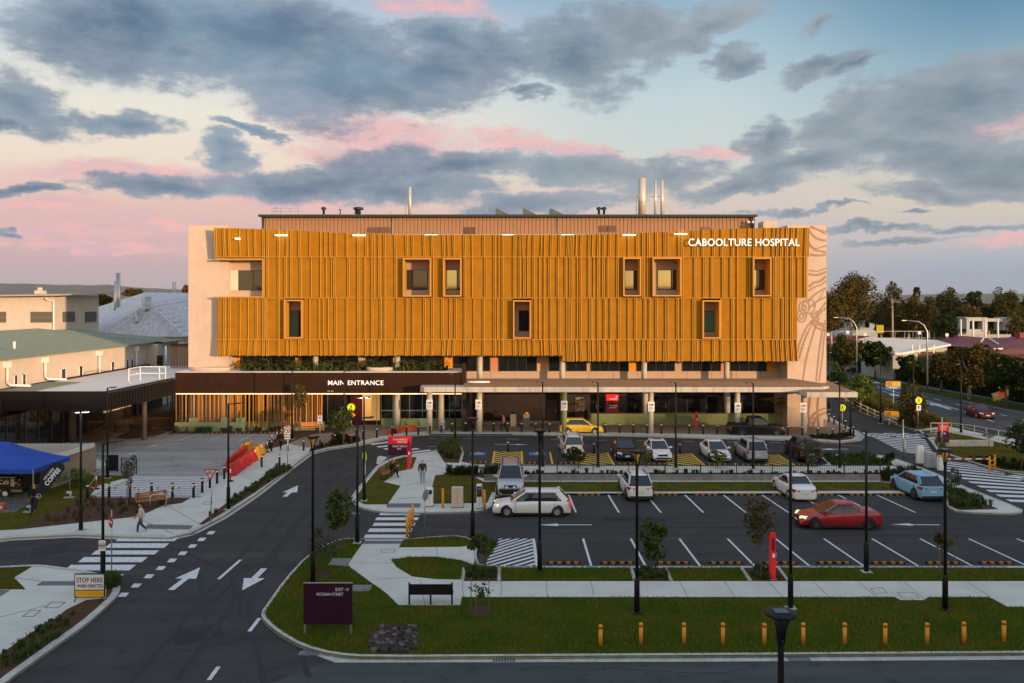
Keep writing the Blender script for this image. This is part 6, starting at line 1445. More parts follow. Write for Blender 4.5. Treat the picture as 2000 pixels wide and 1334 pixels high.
# =================== people ===================
SKIN = mat('skin', (.42, .24, .17), .6); SKIN2 = mat('skin_red', (.48, .22, .16), .6)
def skinned(name, verts, edges, radii, m, parent, sub=1):
    me = bpy.data.meshes.new(name); me.from_pydata([tuple(v) for v in verts], edges, []); me.materials.append(m)
    o = bpy.data.objects.new(name, me); col.objects.link(o)
    sk = o.modifiers.new('skin', 'SKIN'); sk.use_smooth_shade = True
    for i, r in enumerate(radii):
        rr_ = r if isinstance(r, (tuple, list)) else (r, r); me.skin_vertices[0].data[i].radius = rr_
    me.skin_vertices[0].data[0].use_root = True
    ss = o.modifiers.new('sub', 'SUBSURF'); ss.levels = sub; ss.render_levels = sub
    o.parent = parent; return o
def person(label, loc, rz, J, top, bottom, hair=None, skin=SKIN, s=1.0, shoes=None, sleeves=True, hood=None, name='person', hat=None):
    """J: joints in metres, local frame: x = the way the person faces, y = to their left"""
    t = thing(name, label, 'person', tuple(loc), rz)
    K = {k: Vector(v) * s for k, v in J.items()}
    V = [K['pel'], K['waist'], K['chest'], K['neck'], K['head0'], K['head'], K['crown']]; R = [.11, .10, .11, .05, .075, .095, .07]; E = [(0, 1), (1, 2), (2, 3), (3, 4), (4, 5), (5, 6)]
    def add(p, r, to): V.append(p); R.append(r); E.append((to, len(V) - 1)); return len(V) - 1
    nose = add(K['head'] + K['face'] * .115, .014, 5) if 'face' in K else None
    for s_ in ('L', 'R'):
        a = add(K['sho' + s_], .06, 2); b = add(K['elb' + s_], .045, a); c = add(K['wri' + s_], .03, b); d = (K['wri' + s_] - K['elb' + s_]).normalized(); p = add(K['wri' + s_] + d * .07, .034, c)
        side = d.cross(Vector((0, 1, 0))); side = side.normalized() if side.length > .2 else Vector((1, 0, 0)); dn = d.cross(side).normalized()
        for f in range(4):
            l = (.075, .085, .08, .062)[f]; q = add(K['wri' + s_] + d * .11 + side * (f - 1.5) * .02, .010, p); q2 = add(V[q] + d * l * .55 + dn * .012, .009, q); add(V[q2] + d * l * .4 + dn * .022, .008, q2)
        q = add(K['wri' + s_] + d * .05 - side * .045, .011, p); add(V[q] + d * .045 - side * .012, .009, q)
        h = add(K['hip' + s_], .085, 0); k_ = add(K['kne' + s_], .06, h); an = add(K['ank' + s_], .038, k_); add(K['toe' + s_], .03, an)
    skinned('body', V, E, [r * s for r in R], skin, t)
    # top garment
    V = [K['pel'] - Vector((0, 0, .05)), K['waist'], K['chest'], K['neck'] * .5 + K['chest'] * .5]; R = [.165, .155, .175, .10]; E = [(0, 1), (1, 2), (2, 3)]
    for s_ in ('L', 'R'):
        a = add(K['sho' + s_], .082, 2); b = add(K['elb' + s_] if sleeves else K['sho' + s_].lerp(K['elb' + s_], .6), .062, a)
        if sleeves: add(K['wri' + s_], .045, b)
    skinned('jacket' if sleeves else 'shirt', V, E, [(r * s, r * s * .8) if i < 3 else r * s for i, r in enumerate(R)], top, t)
    V = [K['pel'] + Vector((0, 0, .06)) * s, K['pel']]; R = [.145, .15]; E = [(0, 1)]
    for s_ in ('L', 'R'):
        h = add(K['hip' + s_], .105, 1); k_ = add(K['kne' + s_], .076, h); add(K['ank' + s_] + Vector((0, 0, .03)), .06, k_)
    skinned('trousers', V, E, [r * s for r in R], bottom, t)
    for s_ in ('L', 'R'): skinned('shoe', [K['ank' + s_] + Vector((0, 0, -.01)), K['toe' + s_]], [(0, 1)], [.05 * s, .04 * s], shoes or M_black, t)
    if hair:
        f = K.get('face', Vector((1, 0, 0))); c = K['head'] - f * .02; skinned('hair', [c + Vector((0, 0, .0)) - f * .02, c + Vector((0, 0, .055)) - f * .012, K['crown'] + Vector((0, 0, .012)) - f * .01], [(0, 1), (1, 2)], [.098 * s, .1 * s, .075 * s], hair, t)
    if hood: skinned('hood', [K['neck'] + Vector((-.05, 0, 0)), K['neck'] + Vector((-.03, 0, .07))], [(0, 1)], [.1 * s, .085 * s], hood, t)
    if hat:
        a = MB(); a.lathe([(.11, 0), (.105, .08), (.05, .115), (.02, .12)], K['head'] + Vector((0, 0, .04)), 14); o = a.build('cap', hat); o.parent = t
    f = K.get('face', Vector((1, 0, 0))); a = MB(); lat = Vector((-f.y, f.x, 0))
    for sg in (-1, 1): a.lathe([(.002, -.006), (.009, 0), (.002, .006)], K['head'] + f * .088 + lat * .032 * sg + Vector((0, 0, .012)), 6)
    o = a.build('eyes', M_black); o.parent = t
    a = MB(); c = K['head'] + f * .088 + Vector((0, 0, -.05)); a.bar(c - lat * .022, c + lat * .022, .008); o = a.build('mouth', mat('lip', (.3, .1, .09), .6)); o.parent = t
    return t
WALK = dict(pel=(0, 0, .93), waist=(.01, 0, 1.08), chest=(.02, 0, 1.32), neck=(.03, 0, 1.47), head0=(.05, 0, 1.54), head=(.06, 0, 1.62), crown=(.05, 0, 1.69), face=(1, 0, 0),
            shoL=(.02, .19, 1.39), elbL=(-.12, .25, 1.12), wriL=(-.02, .25, .88), shoR=(.02, -.19, 1.39), elbR=(.04, -.25, 1.11), wriR=(.22, -.23, .93),
            hipL=(0, .09, .90), kneL=(.20, .10, .50), ankL=(.22, .09, .09), toeL=(.38, .09, .04), hipR=(0, -.09, .90), kneR=(-.02, -.10, .48), ankR=(-.30, -.09, .16), toeR=(-.18, -.09, .05))
STAND = dict(WALK, elbL=(-.02, .26, 1.12), wriL=(.05, .24, .86), elbR=(-.02, -.26, 1.12), wriR=(.05, -.24, .86), kneL=(.03, .11, .5), ankL=(0, .11, .08), toeL=(.16, .12, .04), kneR=(.02, -.11, .5), ankR=(-.04, -.11, .08), toeR=(.12, -.12, .04))
AMBLE = dict(STAND, kneL=(.12, .1, .5), ankL=(.12, .1, .08), toeL=(.28, .1, .04), kneR=(-.02, -.1, .48), ankR=(-.16, -.1, .10), toeR=(-.02, -.1, .04))
SIT = dict(pel=(0, 0, .50), waist=(-.02, 0, .66), chest=(.06, 0, .92), neck=(.12, 0, 1.08), head0=(.16, 0, 1.13), head=(.20, 0, 1.2), crown=(.19, 0, 1.28), face=(.97, 0, -.2),
           shoL=(.07, .19, .98), elbL=(.16, .24, .72), wriL=(.42, .14, .78), shoR=(.07, -.19, .98), elbR=(.16, -.24, .72), wriR=(.40, -.1, .82),
           hipL=(.02, .10, .49), kneL=(.46, .13, .50), ankL=(.40, .13, .09), toeL=(.56, .14, .04), hipR=(.02, -.10, .49), kneR=(.46, -.12, .50), ankR=(.48, -.12, .09), toeR=(.64, -.13, .04))
C_brown = mat('cloth_brown', (.045, .028, .025), .9); C_denim = mat('cloth_denim', (.22, .28, .36), .9); C_black = mat('cloth_black', (.012, .012, .014), .9); C_white = mat('cloth_cream', (.55, .5, .42), .9); C_grey = mat('cloth_slate', (.05, .07, .085), .9); C_pink = mat('cloth_pink', (.55, .22, .2), .9); H_dark = mat('hair_dark', (.02, .015, .012), .8); H_grey = mat('hair_pale', (.45, .38, .33), .8); C_cream = mat('hood_cream', (.6, .55, .48), .9)
g = G(825, 945, IZ); person('person in a dark brown jacket and faded jeans walking away up the footpath', g, D90 + .1, AMBLE, C_brown, C_denim, H_grey, SKIN2, hood=C_cream, shoes=mat('shoe_pale', (.45, .43, .4), .8))
gs = G(764, 932, IZ); person('bald person in black clothes sitting on the timber bench and holding a cup', gs + Vector((0, .1, 0)), -.15, SIT, C_black, C_black, None, SKIN2)
cup = thing('paper_cup', 'small pale cup held by the seated person in black', 'cup', tuple(gs + Vector((.52, .06, .80)))); a = MB(); a.lathe([(.028, 0), (.036, .1)], (0, 0, 0), 10); o = a.build('cup', M_letter); o.parent = cup
g = G(548, 880, IZ); person('person in black clothes walking among the small black bollards towards the entrance', g, D90 - .2, WALK, C_black, C_black, H_dark)
g = G(984, 843, IZ); person('person in a pink shirt and dark trousers walking along the drop-off footpath', g, PI - .3, WALK, C_pink, C_black, H_dark, SKIN2, sleeves=False)
g = G(276, 1042, .0); person('person in a cream top and slate trousers stepping off the kerb onto the zebra crossing', g, PI + .6, WALK, C_white, C_grey, H_dark)
g = G(66, 1000, IZ); person('person in black standing at the coffee trailer behind the flag', g, D90 + .3, STAND, C_black, C_black, None, SKIN2)
# =================== street furniture ===================
M_cupy = mat('lamp_cup_amber', (.45, .26, .03), .35, emit=(1, .55, .05), es=.06); M_lens = mat('lamp_lens', (.6, .6, .6), .3); M_lit2 = mat('lamp_lens_lit', (1, 1, 1), emit=(1, .93, .75), es=7); M_solar = mat('solar_cell', (.01, .012, .02), .15, spec=.9)
M_pole = mat('lamp_post_black', (.012, .012, .013), .5, var=.2, vscale=2)
def lamp(kind, px, by, label, arm=(.9, 0), hz=6.8, z=None, Yo=None, group='black lamp posts'):
    g = G(px, by, IZ if z is None else z) if Yo is None else Vector((FX(px, Yo), Yo, 0))
    t = thing('street_lamp', label, 'street lamp', tuple(g), 0, group); h = hz - g.z
    a = MB(); a.box(-.22, -.22, -.02, .22, .22, .04); o = a.build('base_plate', M_kerb if kind != 'cup' else M_pole); o.parent = t
    a = MB(); a.lathe([(.115, .03), (.115, 1.35), (.075, 1.45)], (0, 0, 0), 14); o = a.build('sleeve', M_pole); o.parent = t
    if kind == 'cup':
        a = MB(); a.lathe([(.068, 1.4), (.06, h - .55), (.055, h - .5)], (0, 0, 0), 12); o = a.build('pole', M_pole); o.parent = t
        a = MB()
        for q in (0, 2 * PI / 3, 4 * PI / 3): a.tube([(math.cos(q) * .05, math.sin(q) * .05, h - .62), (math.cos(q) * .09, math.sin(q) * .09, h - .3), (math.cos(q) * .2, math.sin(q) * .2, h - .07)], [.03, .028, .03], 6)
        o = a.build('bracket', M_pole); o.parent = t
        a = MB(); a.lathe([(.045, h - .5), (.075, h - .3), (.15, h - .06)], (0, 0, 0), 14); o = a.build('lamp_cup', M_cupy if arm else M_pole); o.parent = t
        a = MB(); a.lathe([(.2, h - .07), (.3, h - .03), (.31, h), (.29, h + .03), (.02, h + .035)], (0, 0, 0), 28); d = a.build('lamp_head', M_pole); d.parent = t
        a = MB(); a.box(-.13, -.13, h + .034, .13, .13, h + .05); o = a.build('solar_panel', M_solar); o.parent = d
    elif kind == 'post':
        a = MB(); a.lathe([(.068, 1.4), (.06, h), (.055, h + .03)], (0, 0, 0), 12); o = a.build('pole', M_pole); o.parent = t
    else:
        a = MB(); a.lathe([(.068, 1.4), (.055, h)], (0, 0, 0), 12); o = a.build('pole', M_pole); o.parent = t
        arms = [arm] if kind == 'arm' else [arm, (-arm[0], -arm[1])]
        for ax, ay in arms:
            d = Vector((ax, ay, 0)); L_ = d.length; d.normalize(); s = Vector((-d.y, d.x, 0))
            a = MB(); a.tube([(0, 0, h - .03), tuple(d * L_ * .45 + Vector((0, 0, h + .02)))], .03, 8); hd = a.build('arm', M_pole); hd.parent = t
            a = MB(); p0 = d * L_ * .35 + Vector((0, 0, h - .02)); p1 = d * L_ + Vector((0, 0, h + .02)); w_ = .13
            a.mesh([p0 - s * .06, p0 + s * .06, p0 + d * .3 + s * w_, p1 + s * w_ * .8, p1 + d * .04, p1 - s * w_ * .8, p0 + d * .3 - s * w_] + [v + Vector((0, 0, .07)) for v in (p0 - s * .05, p0 + s * .05, p0 + d * .3 + s * w_ * .8, p1 + s * w_ * .6, p1, p1 - s * w_ * .6, p0 + d * .3 - s * w_ * .8)],
                   [(6, 5, 4, 3, 2, 1, 0), (7, 8, 9, 10, 11, 12, 13)] + [(i, (i + 1) % 7, 7 + (i + 1) % 7, 7 + i) for i in range(7)])
            o = a.build('lamp_head', M_pole); o.parent = t; fixnormals(o)
            a = MB(); c = p0.lerp(p1, .6); a.box(c.x - .16 if abs(d.x) > .5 else c.x - .09, c.y - .09, c.z - .03, c.x + .16 if abs(d.x) > .5 else c.x + .09, c.y + .09, c.z - .005)
            l = a.build('lamp_lens', M_lit2 if kind == 'lit' else M_lens); l.parent = o; SUB.setdefault(o.name, []).append(l)
    return t
lamp('cup', 611, 1137, 'solar lamp post with amber cup standing behind the purple exit board')
lamp('double', 698, 1060, 'tall double-headed lamp post at the end of the zebra crossing', (.85, .1))
lamp('lit', 711, 978, 'lamp post with two lit heads behind the round crossing sign', (.35, .05))
lamp('lit', 158, 1036, 'lamp post with two lit heads by the mulch bed on the left', (.3, .1))
lamp('arm', 201, 1125, 'lamp post carrying the speed sign beside the stop here board', (.85, .1), hz=6.4)
lamp('arm', 210, 934, 'lamp post beside the small black picket fence on the left', (.6, .1), hz=6.75)
lamp('arm', 446, 995, 'lamp post in the bed between the footpath and the left road', (.95, .0), hz=6.7)
lamp('arm', 571, 858, 'thin lamp post in front of the dark fascia left of the main entrance lettering', (.7, 0), hz=6.8)
lamp('arm', 672, 866, 'thin lamp post crossing the main entrance lettering', (.6, 0), hz=6.7)
lamp('arm', 889, 872, 'lamp post behind the dense strappy clump', (-.5, 0), hz=6.6)
lamp('cup', 923, 1047, 'solar lamp post at the lawn tip in front of the cream cabinet', None, hz=6.6)
lamp('arm', 1060, 912, 'lamp post between the two blue disabled bays and the bush', (-.5, 0), hz=6.75)
lamp('cup', 1054, 1115, 'solar lamp post at the corner of the striped bay', None, hz=6.85)
lamp('arm', 1168, 913, 'lamp post beside the round bush in the upper row', (-.5, 0), hz=6.75)
lamp('cup', 1244, 1196, 'solar lamp post with amber cup on the front lawn in front of the upright sapling')
lamp('arm', 1320, 914, 'lamp post between the sunroof sedan and its white neighbour', (-.5, 0), hz=6.75)
lamp('arm', 1471, 916, 'lamp post in front of the silver-grey SUV', (-.6, 0), hz=6.75)
lamp('post', 1544, 1188, 'bare-topped black post on the front lawn behind the nearest solar lamp', hz=7.1)
lamp('arm', 1640, 914, 'lamp post on the planted corner right of the black pickup', (-.55, 0), hz=6.8)
lamp('arm', 1661, 853, 'lamp post at the rounded tip of the drop-off forecourt', (-.5, 0), hz=6.7)
lamp('arm', 1692, 1117, 'lamp post on the narrow grass strip with its head turned left', (-.5, .1), hz=6.9)
lamp('cup', 1846, 1190, 'solar lamp post with amber cup on the right of the front lawn')
lamp('cup', 1525, 1250, 'nearest solar lamp post rising from below the frame', None, hz=6.95, z=0, Yo=16.6)
lamp('arm', 1720, 827, 'lamp post behind the guard rail', (-.7, 0), hz=7.0, z=0)
lamp('arm', 1784, 838, 'lamp post in front of the cone-shaped tree', (-.6, 0), hz=6.9)
lamp('arm', 1877, 846, 'lamp post beside the handrail by the highway', (-.5, 0), hz=6.9)
lamp('arm', 1619, 800, 'lamp post partly hidden behind the concrete end wall', (.2, .1), hz=6.9, z=0)
# highway lamps
for px, by, top, reach, lab in ((1811, 768, 628, 43, 'tall steel highway lamp with curved arm in front of the hall'), (1673, 752, 622, 38, 'tall steel highway lamp with curved arm nearest the hospital')):
    g = G(px, by); s = F / g.y; h = 13 - (top - 590) / s; rr_ = reach / s
    t = thing('highway_lamp', lab, 'street lamp', tuple(g)); a = MB(); a.tube([(0, 0, 0), (0, 0, h * .86), (-.15 * rr_, 0, h * .95), (-.4 * rr_, 0, h), (-rr_, 0, h + .15)], [.13, .09, .075, .06, .05], 10); o = a.build('pole', M_steel); o.parent = t
    a = MB(); a.box(-rr_ - .5, -.12, h + .1, -rr_ + .1, .12, h + .22); o = a.build('lamp_head', M_steel); o.parent = t
# ---- bollard lights
bl = thing('bollard_light', 'x', 'bollard', (0, 0, 0)); 
a = MB(); a.lathe([(.085, 0), (.085, .80)], (0, 0, 0), 12); o = a.build('post', M_pole); o.parent = bl
a = MB(); a.lathe([(.082, .80), (.082, .90)], (0, 0, 0), 12); o = a.build('light_band', mat('bollard_band', (.6, .58, .52), .4, emit=(1, .85, .65), es=.12)); o.parent = bl
a = MB(); a.lathe([(.09, .90), (.09, .97), (.02, .985)], (0, 0, 0), 12); o = a.build('cap', M_pole); o.parent = bl
kids = children_of(bl)
sets = [('black bollard light, %s from the left in the line beside the striped marking', [(171, 974), (213, 972), (254, 972), (296, 972), (337, 972), (378, 972), (395, 962), (410, 953), (424, 944), (438, 935), (452, 928), (464, 920), (476, 912)]),
        ('black bollard light, %s from the left on the pale path by the barriers', [(511, 912), (546, 912), (527, 876), (530, 881), (562, 880), (593, 880), (625, 875), (654, 868), (683, 867)]),
        ('black bollard light, %s from the left along the entrance crossing', [(696, 855), (709, 858), (736, 855), (766, 851), (794, 850), (817, 850), (840, 847), (862, 845), (883, 844)]),
        ('black bollard light, %s from the left along the drop-off kerb', [(909.5 + 27.3 * k, 843 + k * .28) for k in range(20)] + [(1539, 850), (1567, 851), (1597, 853), (1626, 855)]),
        ('black bollard light, %s from the left at the rounded end of the forecourt', [(1619, 824), (1629, 829), (1640, 833), (1648, 855), (1651, 838), (1659, 853), (1667, 851)]),
        ('black bollard light, %s from the left at the head of the yellow hatched bays', [(992, 883), (1160, 886), (1328, 887), (1496, 888)])]
first = True
for lab, pts in sets:
    for i, (px, py) in enumerate(pts):
        z = 0 if 'hatched bays' in lab else IZ
        if first: bl.location = G(px, py, z); bl['label'] = lab % ORD[i]; bl['group'] = 'black bollard lights'; first = False
        else: dup(bl, G(px, py, z), 0, lab % ORD[i], 'black bollard lights', kids)
# ---- yellow bollards
M_yb = mat('bollard_yellow', (.72, .30, .03), .5, var=.08, vscale=6); M_redb = mat('red_band', (.45, .04, .02), .5)
yb = thing('yellow_bollard', 'x', 'bollard')
a = MB(); a.lathe([(.075, 0), (.075, .66), ], (0, 0, 0), 14); o = a.build('post', M_yb); o.parent = yb
a = MB(); a.lathe([(.078, .66), (.078, .72)], (0, 0, 0), 14); o = a.build('band', M_redb); o.parent = yb
a = MB(); a.lathe([(.082, .72), (.08, .77), (.05, .80), (.01, .805)], (0, 0, 0), 14); o = a.build('cap', M_yb); o.parent = yb
kids = children_of(yb)
for i, (px, py) in enumerate([(1173, 1262), (1252, 1258), (1336, 1258), (1412, 1258), (1493, 1259), (1569, 1258), (1650, 1258), (1729, 1259), (1811, 1258), (1883, 1256), (1961, 1254)]):
    l = '%s yellow bollard from the left in the row on the front lawn' % ORD[i]
    if i == 0: yb.location = G(px, py, IZ); yb['label'] = l; yb['group'] = 'yellow bollards on the front lawn'
    else: dup(yb, G(px, py, IZ), 0, l, 'yellow bollards on the front lawn', kids)
def tallpost(px, py, label, h=1.2, z=IZ):
    t = thing('yellow_post', label, 'bollard', tuple(G(px, py, z))); a = MB(); a.lathe([(.08, 0), (.08, h), (.05, h + .02), (.01, h + .025)], (0, 0, 0), 14); o = a.build('post', M_yb); o.parent = t; a = MB(); a.lathe([(.082, h - .12), (.082, h - .07)], (0, 0, 0), 14); o = a.build('band', M_redb); o.parent = t
tallpost(865, 992, 'yellow post left of the cream cabinet'); tallpost(946, 995, 'yellow post right of the ticket machine')
tallpost(1933, 923, 'nearer yellow post by the boom gate', 1.2); tallpost(1943, 919, 'farther yellow post by the boom gate', 1.2)
t = thing('height_gate', 'low yellow gate of three posts with sloping rails beside the zebra crossing', 'barrier', tuple(G(800, 1040, 0)))
pts = [G(795, 1050), G(800.5, 1038), G(806, 1026)]
for p in pts: a = MB(); a.lathe([(.075, 0), (.075, 1.2), (.02, 1.22)], p, 12); a.build('post', M_yb, t)
for z in (.55, .85): a = MB(); a.bar(pts[0] + Vector((0, 0, z)), pts[2] + Vector((0, 0, z)), .05); a.build('rail', M_yb, t)
a = MB(); p = [G(1933, 923, IZ), G(1943, 919, IZ)]
t = thing('gate_rail', 'pair of yellow rails joining the two posts by the boom gate', 'rail', tuple(p[0]))
for z in (.5, .85): a = MB(); a.bar(p[0] + Vector((0, 0, z)), p[1] + Vector((0, 0, z)), .05); a.build('rail', M_yb, t)
# ---- wheel stops
ws_ = thing('wheel_stop', 'x', 'wheel stop')
a = MB(); a.prism([(-.85, -.075), (.85, -.075), (.85, .075), (-.85, .075)], 0, .05); a.prism([(-.83, -.05), (.83, -.05), (.83, .05), (-.83, .05)], .05, .1); o = a.build('block', M_rubber); o.parent = ws_
for k, x in enumerate((-.6, -.2, .25, .65)):
    a = MB(); a.box(x - .1, -.08, .01, x + .1, .08, .055); a.box(x - .1, -.054, .055, x + .1, .054, .106); o = a.build('reflector', mat('reflector_amber', (.42, .17, .02), .5)); o.parent = ws_
kids = children_of(ws_); first = True
for lab, pts, z in (('rubber wheel stop, %s from the left in the lower row of bays', [(1100, 1101), (1205, 1101), (1314, 1101), (1417, 1101), (1523, 1101), (1628, 1101), (1734, 1101), (1840, 1101), (1945, 1101), (2045, 1101)], 0),
                    ('rubber wheel stop, %s from the left in the upper open row', [(1150, 967.5), (1226, 967.5), (1300, 967.5), (1378, 967.5), (1454, 967.5), (1528, 967.5), (1605, 967.5), (1681, 967.5), (1745, 967.5)], 0),
                    ('rubber wheel stop, %s from the left under the black picket fence', [(933, 904), (1049, 905), (1110, 906), (1225, 907), (1282, 907), (1400, 908), (1466, 909), (1575, 909)], 0),
                    ('rubber wheel stop, %s from the left in front of the slat screen', [(419, 846), (473, 846), (522, 846)], za + .01)):
    for i, (px, py) in enumerate(pts):
        l = lab % ORD[i]
        if first: ws_.location = G(px, py, z); ws_['label'] = l; ws_['group'] = 'rubber wheel stops'; first = False
        else: dup(ws_, G(px, py, z), 0, l, 'rubber wheel stops', kids)
# ---- signs
M_purple = mat('purple_panel', (.035, .008, .022), .45); M_redp = mat('red_panel', (.62, .02, .03), .5, emit=(1, .02, .03), es=.12); M_signw = mat('sign_white', (.72, .72, .70), .5); M_signr = mat('sign_red', (.5, .03, .03), .5); M_fluo = mat('sign_fluoro', (.62, .80, .02), .5); M_amber = mat('sign_amber', (.75, .38, .02), .5); M_sblue = mat('sign_blue', (.03, .22, .50), .5)
def at_sign(px, py, z=IZ): return G(px, py, z)
g = G(641, 1238, IZ); t = thing('exit_board', 'large dark purple exit board on two steel legs on the corner lawn', 'sign', tuple(g))
x0_, x1_ = FX(593, g.y) - g.x, FX(688, g.y) - g.x; z0_, z1_ = FZ(1219, g.y) - g.z, FZ(1139, g.y) - g.z
def tb(mb_, name, m, t): o = mb_.build(name, m); o.parent = t; return o
def ttext(s, x0, x1, z0, z1, y, m, t, name='lettering', bold=.004, depth=.01):
    o = text(s, x0, x1, z0, z1, y, m, None, name, depth=depth, bold=bold); o.parent = t; return o
tb(MB().box(x0_, -.04, z0_, x1_, .04, z1_), 'panel', M_purple, t); 
for x in (x0_ + .05, x1_ - .05): tb(MB().box(x - .04, -.035, 0, x + .04, .035, z0_), 'leg', M_steel, t)
tb(MB().box(x0_ - .01, -.045, z1_, x1_ + .01, .045, z1_ + .02), 'top_edge', M_steel, t)
k = 1 / (F / g.y)
def rx(px): return (px - 641) * k
def rzz(py): return FZ(py, g.y) - g.z
ttext('EXIT', rx(656), rx(671), rzz(1153.5), rzz(1147.5), -.045, M_letter, t); ttext('MCKEAN STREET', rx(619), rx(671), rzz(1162.5), rzz(1157), -.045, M_letter, t)
a = MB(); a.bar((rx(674), -.048, rzz(1150.5)), (rx(681), -.048, rzz(1150.5)), .035, .008); a.bar((rx(678.5), -.048, rzz(1147)), (rx(682), -.048, rzz(1150.5)), .035, .008); a.bar((rx(678.5), -.048, rzz(1154)), (rx(682), -.048, rzz(1150.5)), .035, .008); tb(a, 'arrow', M_letter, t)
g = G(176, 1172, IZ); k = g.y / F; t = thing('stop_board', 'black-framed white and amber temporary board propped at the road corner', 'sign', tuple(g), 0.02)
def rx(px): return (px - 176) * k
x0_, x1_, z0_, z1_ = rx(146), rx(205), rzz(1167), rzz(1120)
tb(MB().box(x0_, -.03, z0_, x1_, .03, z1_), 'frame', M_trim, t); zm_ = rzz(1152)
tb(MB().box(x0_ + .04, -.04, zm_ + .02, x1_ - .04, -.031, z1_ - .04), 'white_panel', M_signw, t); tb(MB().box(x0_ + .04, -.04, z0_ + .03, x1_ - .04, -.031, zm_ - .02), 'amber_panel', M_amber, t)
M_mred = mat('sign_maroon', (.16, .02, .03), .5)
ttext('STOP HERE', rx(151), rx(201), rzz(1137), rzz(1127.5), -.041, M_mred, t, bold=.006); ttext('WHEN DIRECTED', rx(151), rx(202), rzz(1147), rzz(1140.5), -.041, M_mred, t, bold=.004)
for s in (x0_ + .1, x1_ - .1): a = MB(); a.bar((s, -.25, 0), (s, .03, z0_ + .1), .03); tb(a, 'leg', M_trim, t); 
# post signs
def post_sign(px, by, label, h, items, z=IZ, r=.03, name='road_sign', rz=0, lean=0, m=M_steel):
    g = G(px, by, z); t = thing(name, label, 'sign', tuple(g), rz); tb(MB().tube([(0, 0, 0), (lean, 0, h)], r, 8), 'post', m, t)
    for it in items: it(t, g)
    return t
def disc(zc, r, m, name='plate', y=-.045, n=24, th=.012, x=0):
    def f(t, g):
        a = MB(); a.wallpoly([(x + r * math.cos(2 * PI * i / n), zc + r * math.sin(2 * PI * i / n)) for i in range(n)], y, y + th); tb(a, name, m, t)
    return f
def plate(x0, x1, z0, z1, m, name='plate', y=-.045, th=.012):
    return lambda t, g: tb(MB().box(x0, y, z0, x1, y + th, z1), name, m, t)
def poly_(pts, m, name='plate', y=-.045, th=.012):
    def f(t, g): a = MB(); a.wallpoly(pts, y, y + th); tb(a, name, m, t)
    return f
def let(s, x0, x1, z0, z1, m, y=-.06, bold=.03): return lambda t, g: ttext(s, x0, x1, z0, z1, y, m, t, bold=bold)
def walkman(zc, s, y=-.058):
    def f(t, g):
        a = MB()
        for p, q in (((-.05, .28), (-.02, .0)), ((-.02, .0), (-.2, -.3)), ((.03, .28), (.04, .0)), ((.04, .0), (.22, -.3)), ((-.12, .26), (.12, .26))): a.bar((p[0] * s, y, zc + p[1] * s), (q[0] * s, y, zc + q[1] * s), .08 * s, .006)
        a.wallpoly([(.07 * s * math.cos(i), zc + .38 * s + .07 * s * math.sin(i)) for i in range(6)], y - .003, y + .003); tb(a, 'pictogram', M_black, t)
    return f
post_sign(411, 1022, 'red and white give way triangle on a leaning steel post', 3.15, [poly_([(-.36, 3.15), (.36, 3.15), (0, 2.5)], M_signr), poly_([(-.25, 3.08), (.25, 3.08), (0, 2.64)], M_signw, 'inner_plate', -.06), let('GIVE\nWAY', -.14, .14, 2.86, 3.04, M_black, -.068)], lean=.12)
post_sign(561, 912, 'square no left turn sign over a small white plate on a steel post', 3.2, [plate(-.26, .26, 2.55, 3.15, M_signw), disc(2.86, .24, M_signr, 'ring', -.055), disc(2.86, .18, M_signw, 'ring_centre', -.065), plate(-.22, .22, 2.18, 2.48, M_signw, 'small_plate'),
          lambda t, g: tb(MB().bar((.05, -.075, 2.76), (.05, -.075, 2.9), .05, .008).bar((.05, -.075, 2.9), (-.1, -.075, 2.9), .05, .008).bar((-.16, -.078, 3.0), (.16, -.078, 2.72), .035, .008), 'pictogram', M_black, t), let('BUSES EXCEPTED', -.18, .18, 2.28, 2.38, M_black, -.055)], lean=.08)
post_sign(625, 876, 'white notice with a red circle on a thin post by the timber bench', 3.0, [plate(-.2, .2, 1.5 + .7, 2.9, M_signw), disc(2.72, .13, M_signr, 'ring', -.055), disc(2.72, .09, M_signw, 'ring_centre', -.065), let('P', -.04, .04, 2.67, 2.77, M_black, -.075), plate(-.12, .14, 2.28, 2.36, M_black, 'pictogram', -.055), poly_([(-.05, 3.0), (.05, 3.0), (.05, 3.75), (-.05, 3.75)], M_signr, 'upright_plate')])
post_sign(686, 865, 'round yellow-green pedestrian sign over an amber hump diamond at the entrance crossing', 3.3, [disc(3.25, .36, M_fluo), walkman(3.22, .6), poly_([(-.42, 2.55), (0, 2.88), (.42, 2.55), (0, 2.22)], M_amber, 'diamond_plate'), poly_([(-.2, 2.5), (-.1, 2.58), (.1, 2.58), (.2, 2.5)], M_black, 'hump_symbol', -.056)])
post_sign(713, 977, 'narrow-looking yellow-green pedestrian sign turned sideways behind the double lamp', 3.1, [disc(2.85, .34, M_fluo), walkman(2.83, .5)], rz=-1.0)
post_sign(867, 868, 'thin post with a small blue parking plate', 2.6, [plate(-.09, .09, 1.5, 2.1, M_signw), plate(-.07, .07, 1.6, 2.0, M_sblue, 'blue_plate', -.055)])
post_sign(830, 1052, 'steel post with a plate seen from behind beside the yellow gate', 3.0, [disc(2.4, .3, M_steel, y=-.05), plate(-.02, .02, 2.0, 2.1, M_steel)], z=0, rz=1.1)
post_sign(218, 1125, 'steel post with a red no entry plate turned edge-on', 3.1, [disc(2.55, .28, M_signr), plate(-.18, .18, 2.5, 2.6, M_signw, 'bar', -.06)], rz=-.8)
g0 = G(201, 1125, IZ); t = thing('speed_sign', 'small white square sign with number ten on the lamp post by the stop board', 'sign', (g0.x + .03, g0.y - .12, 1.0))
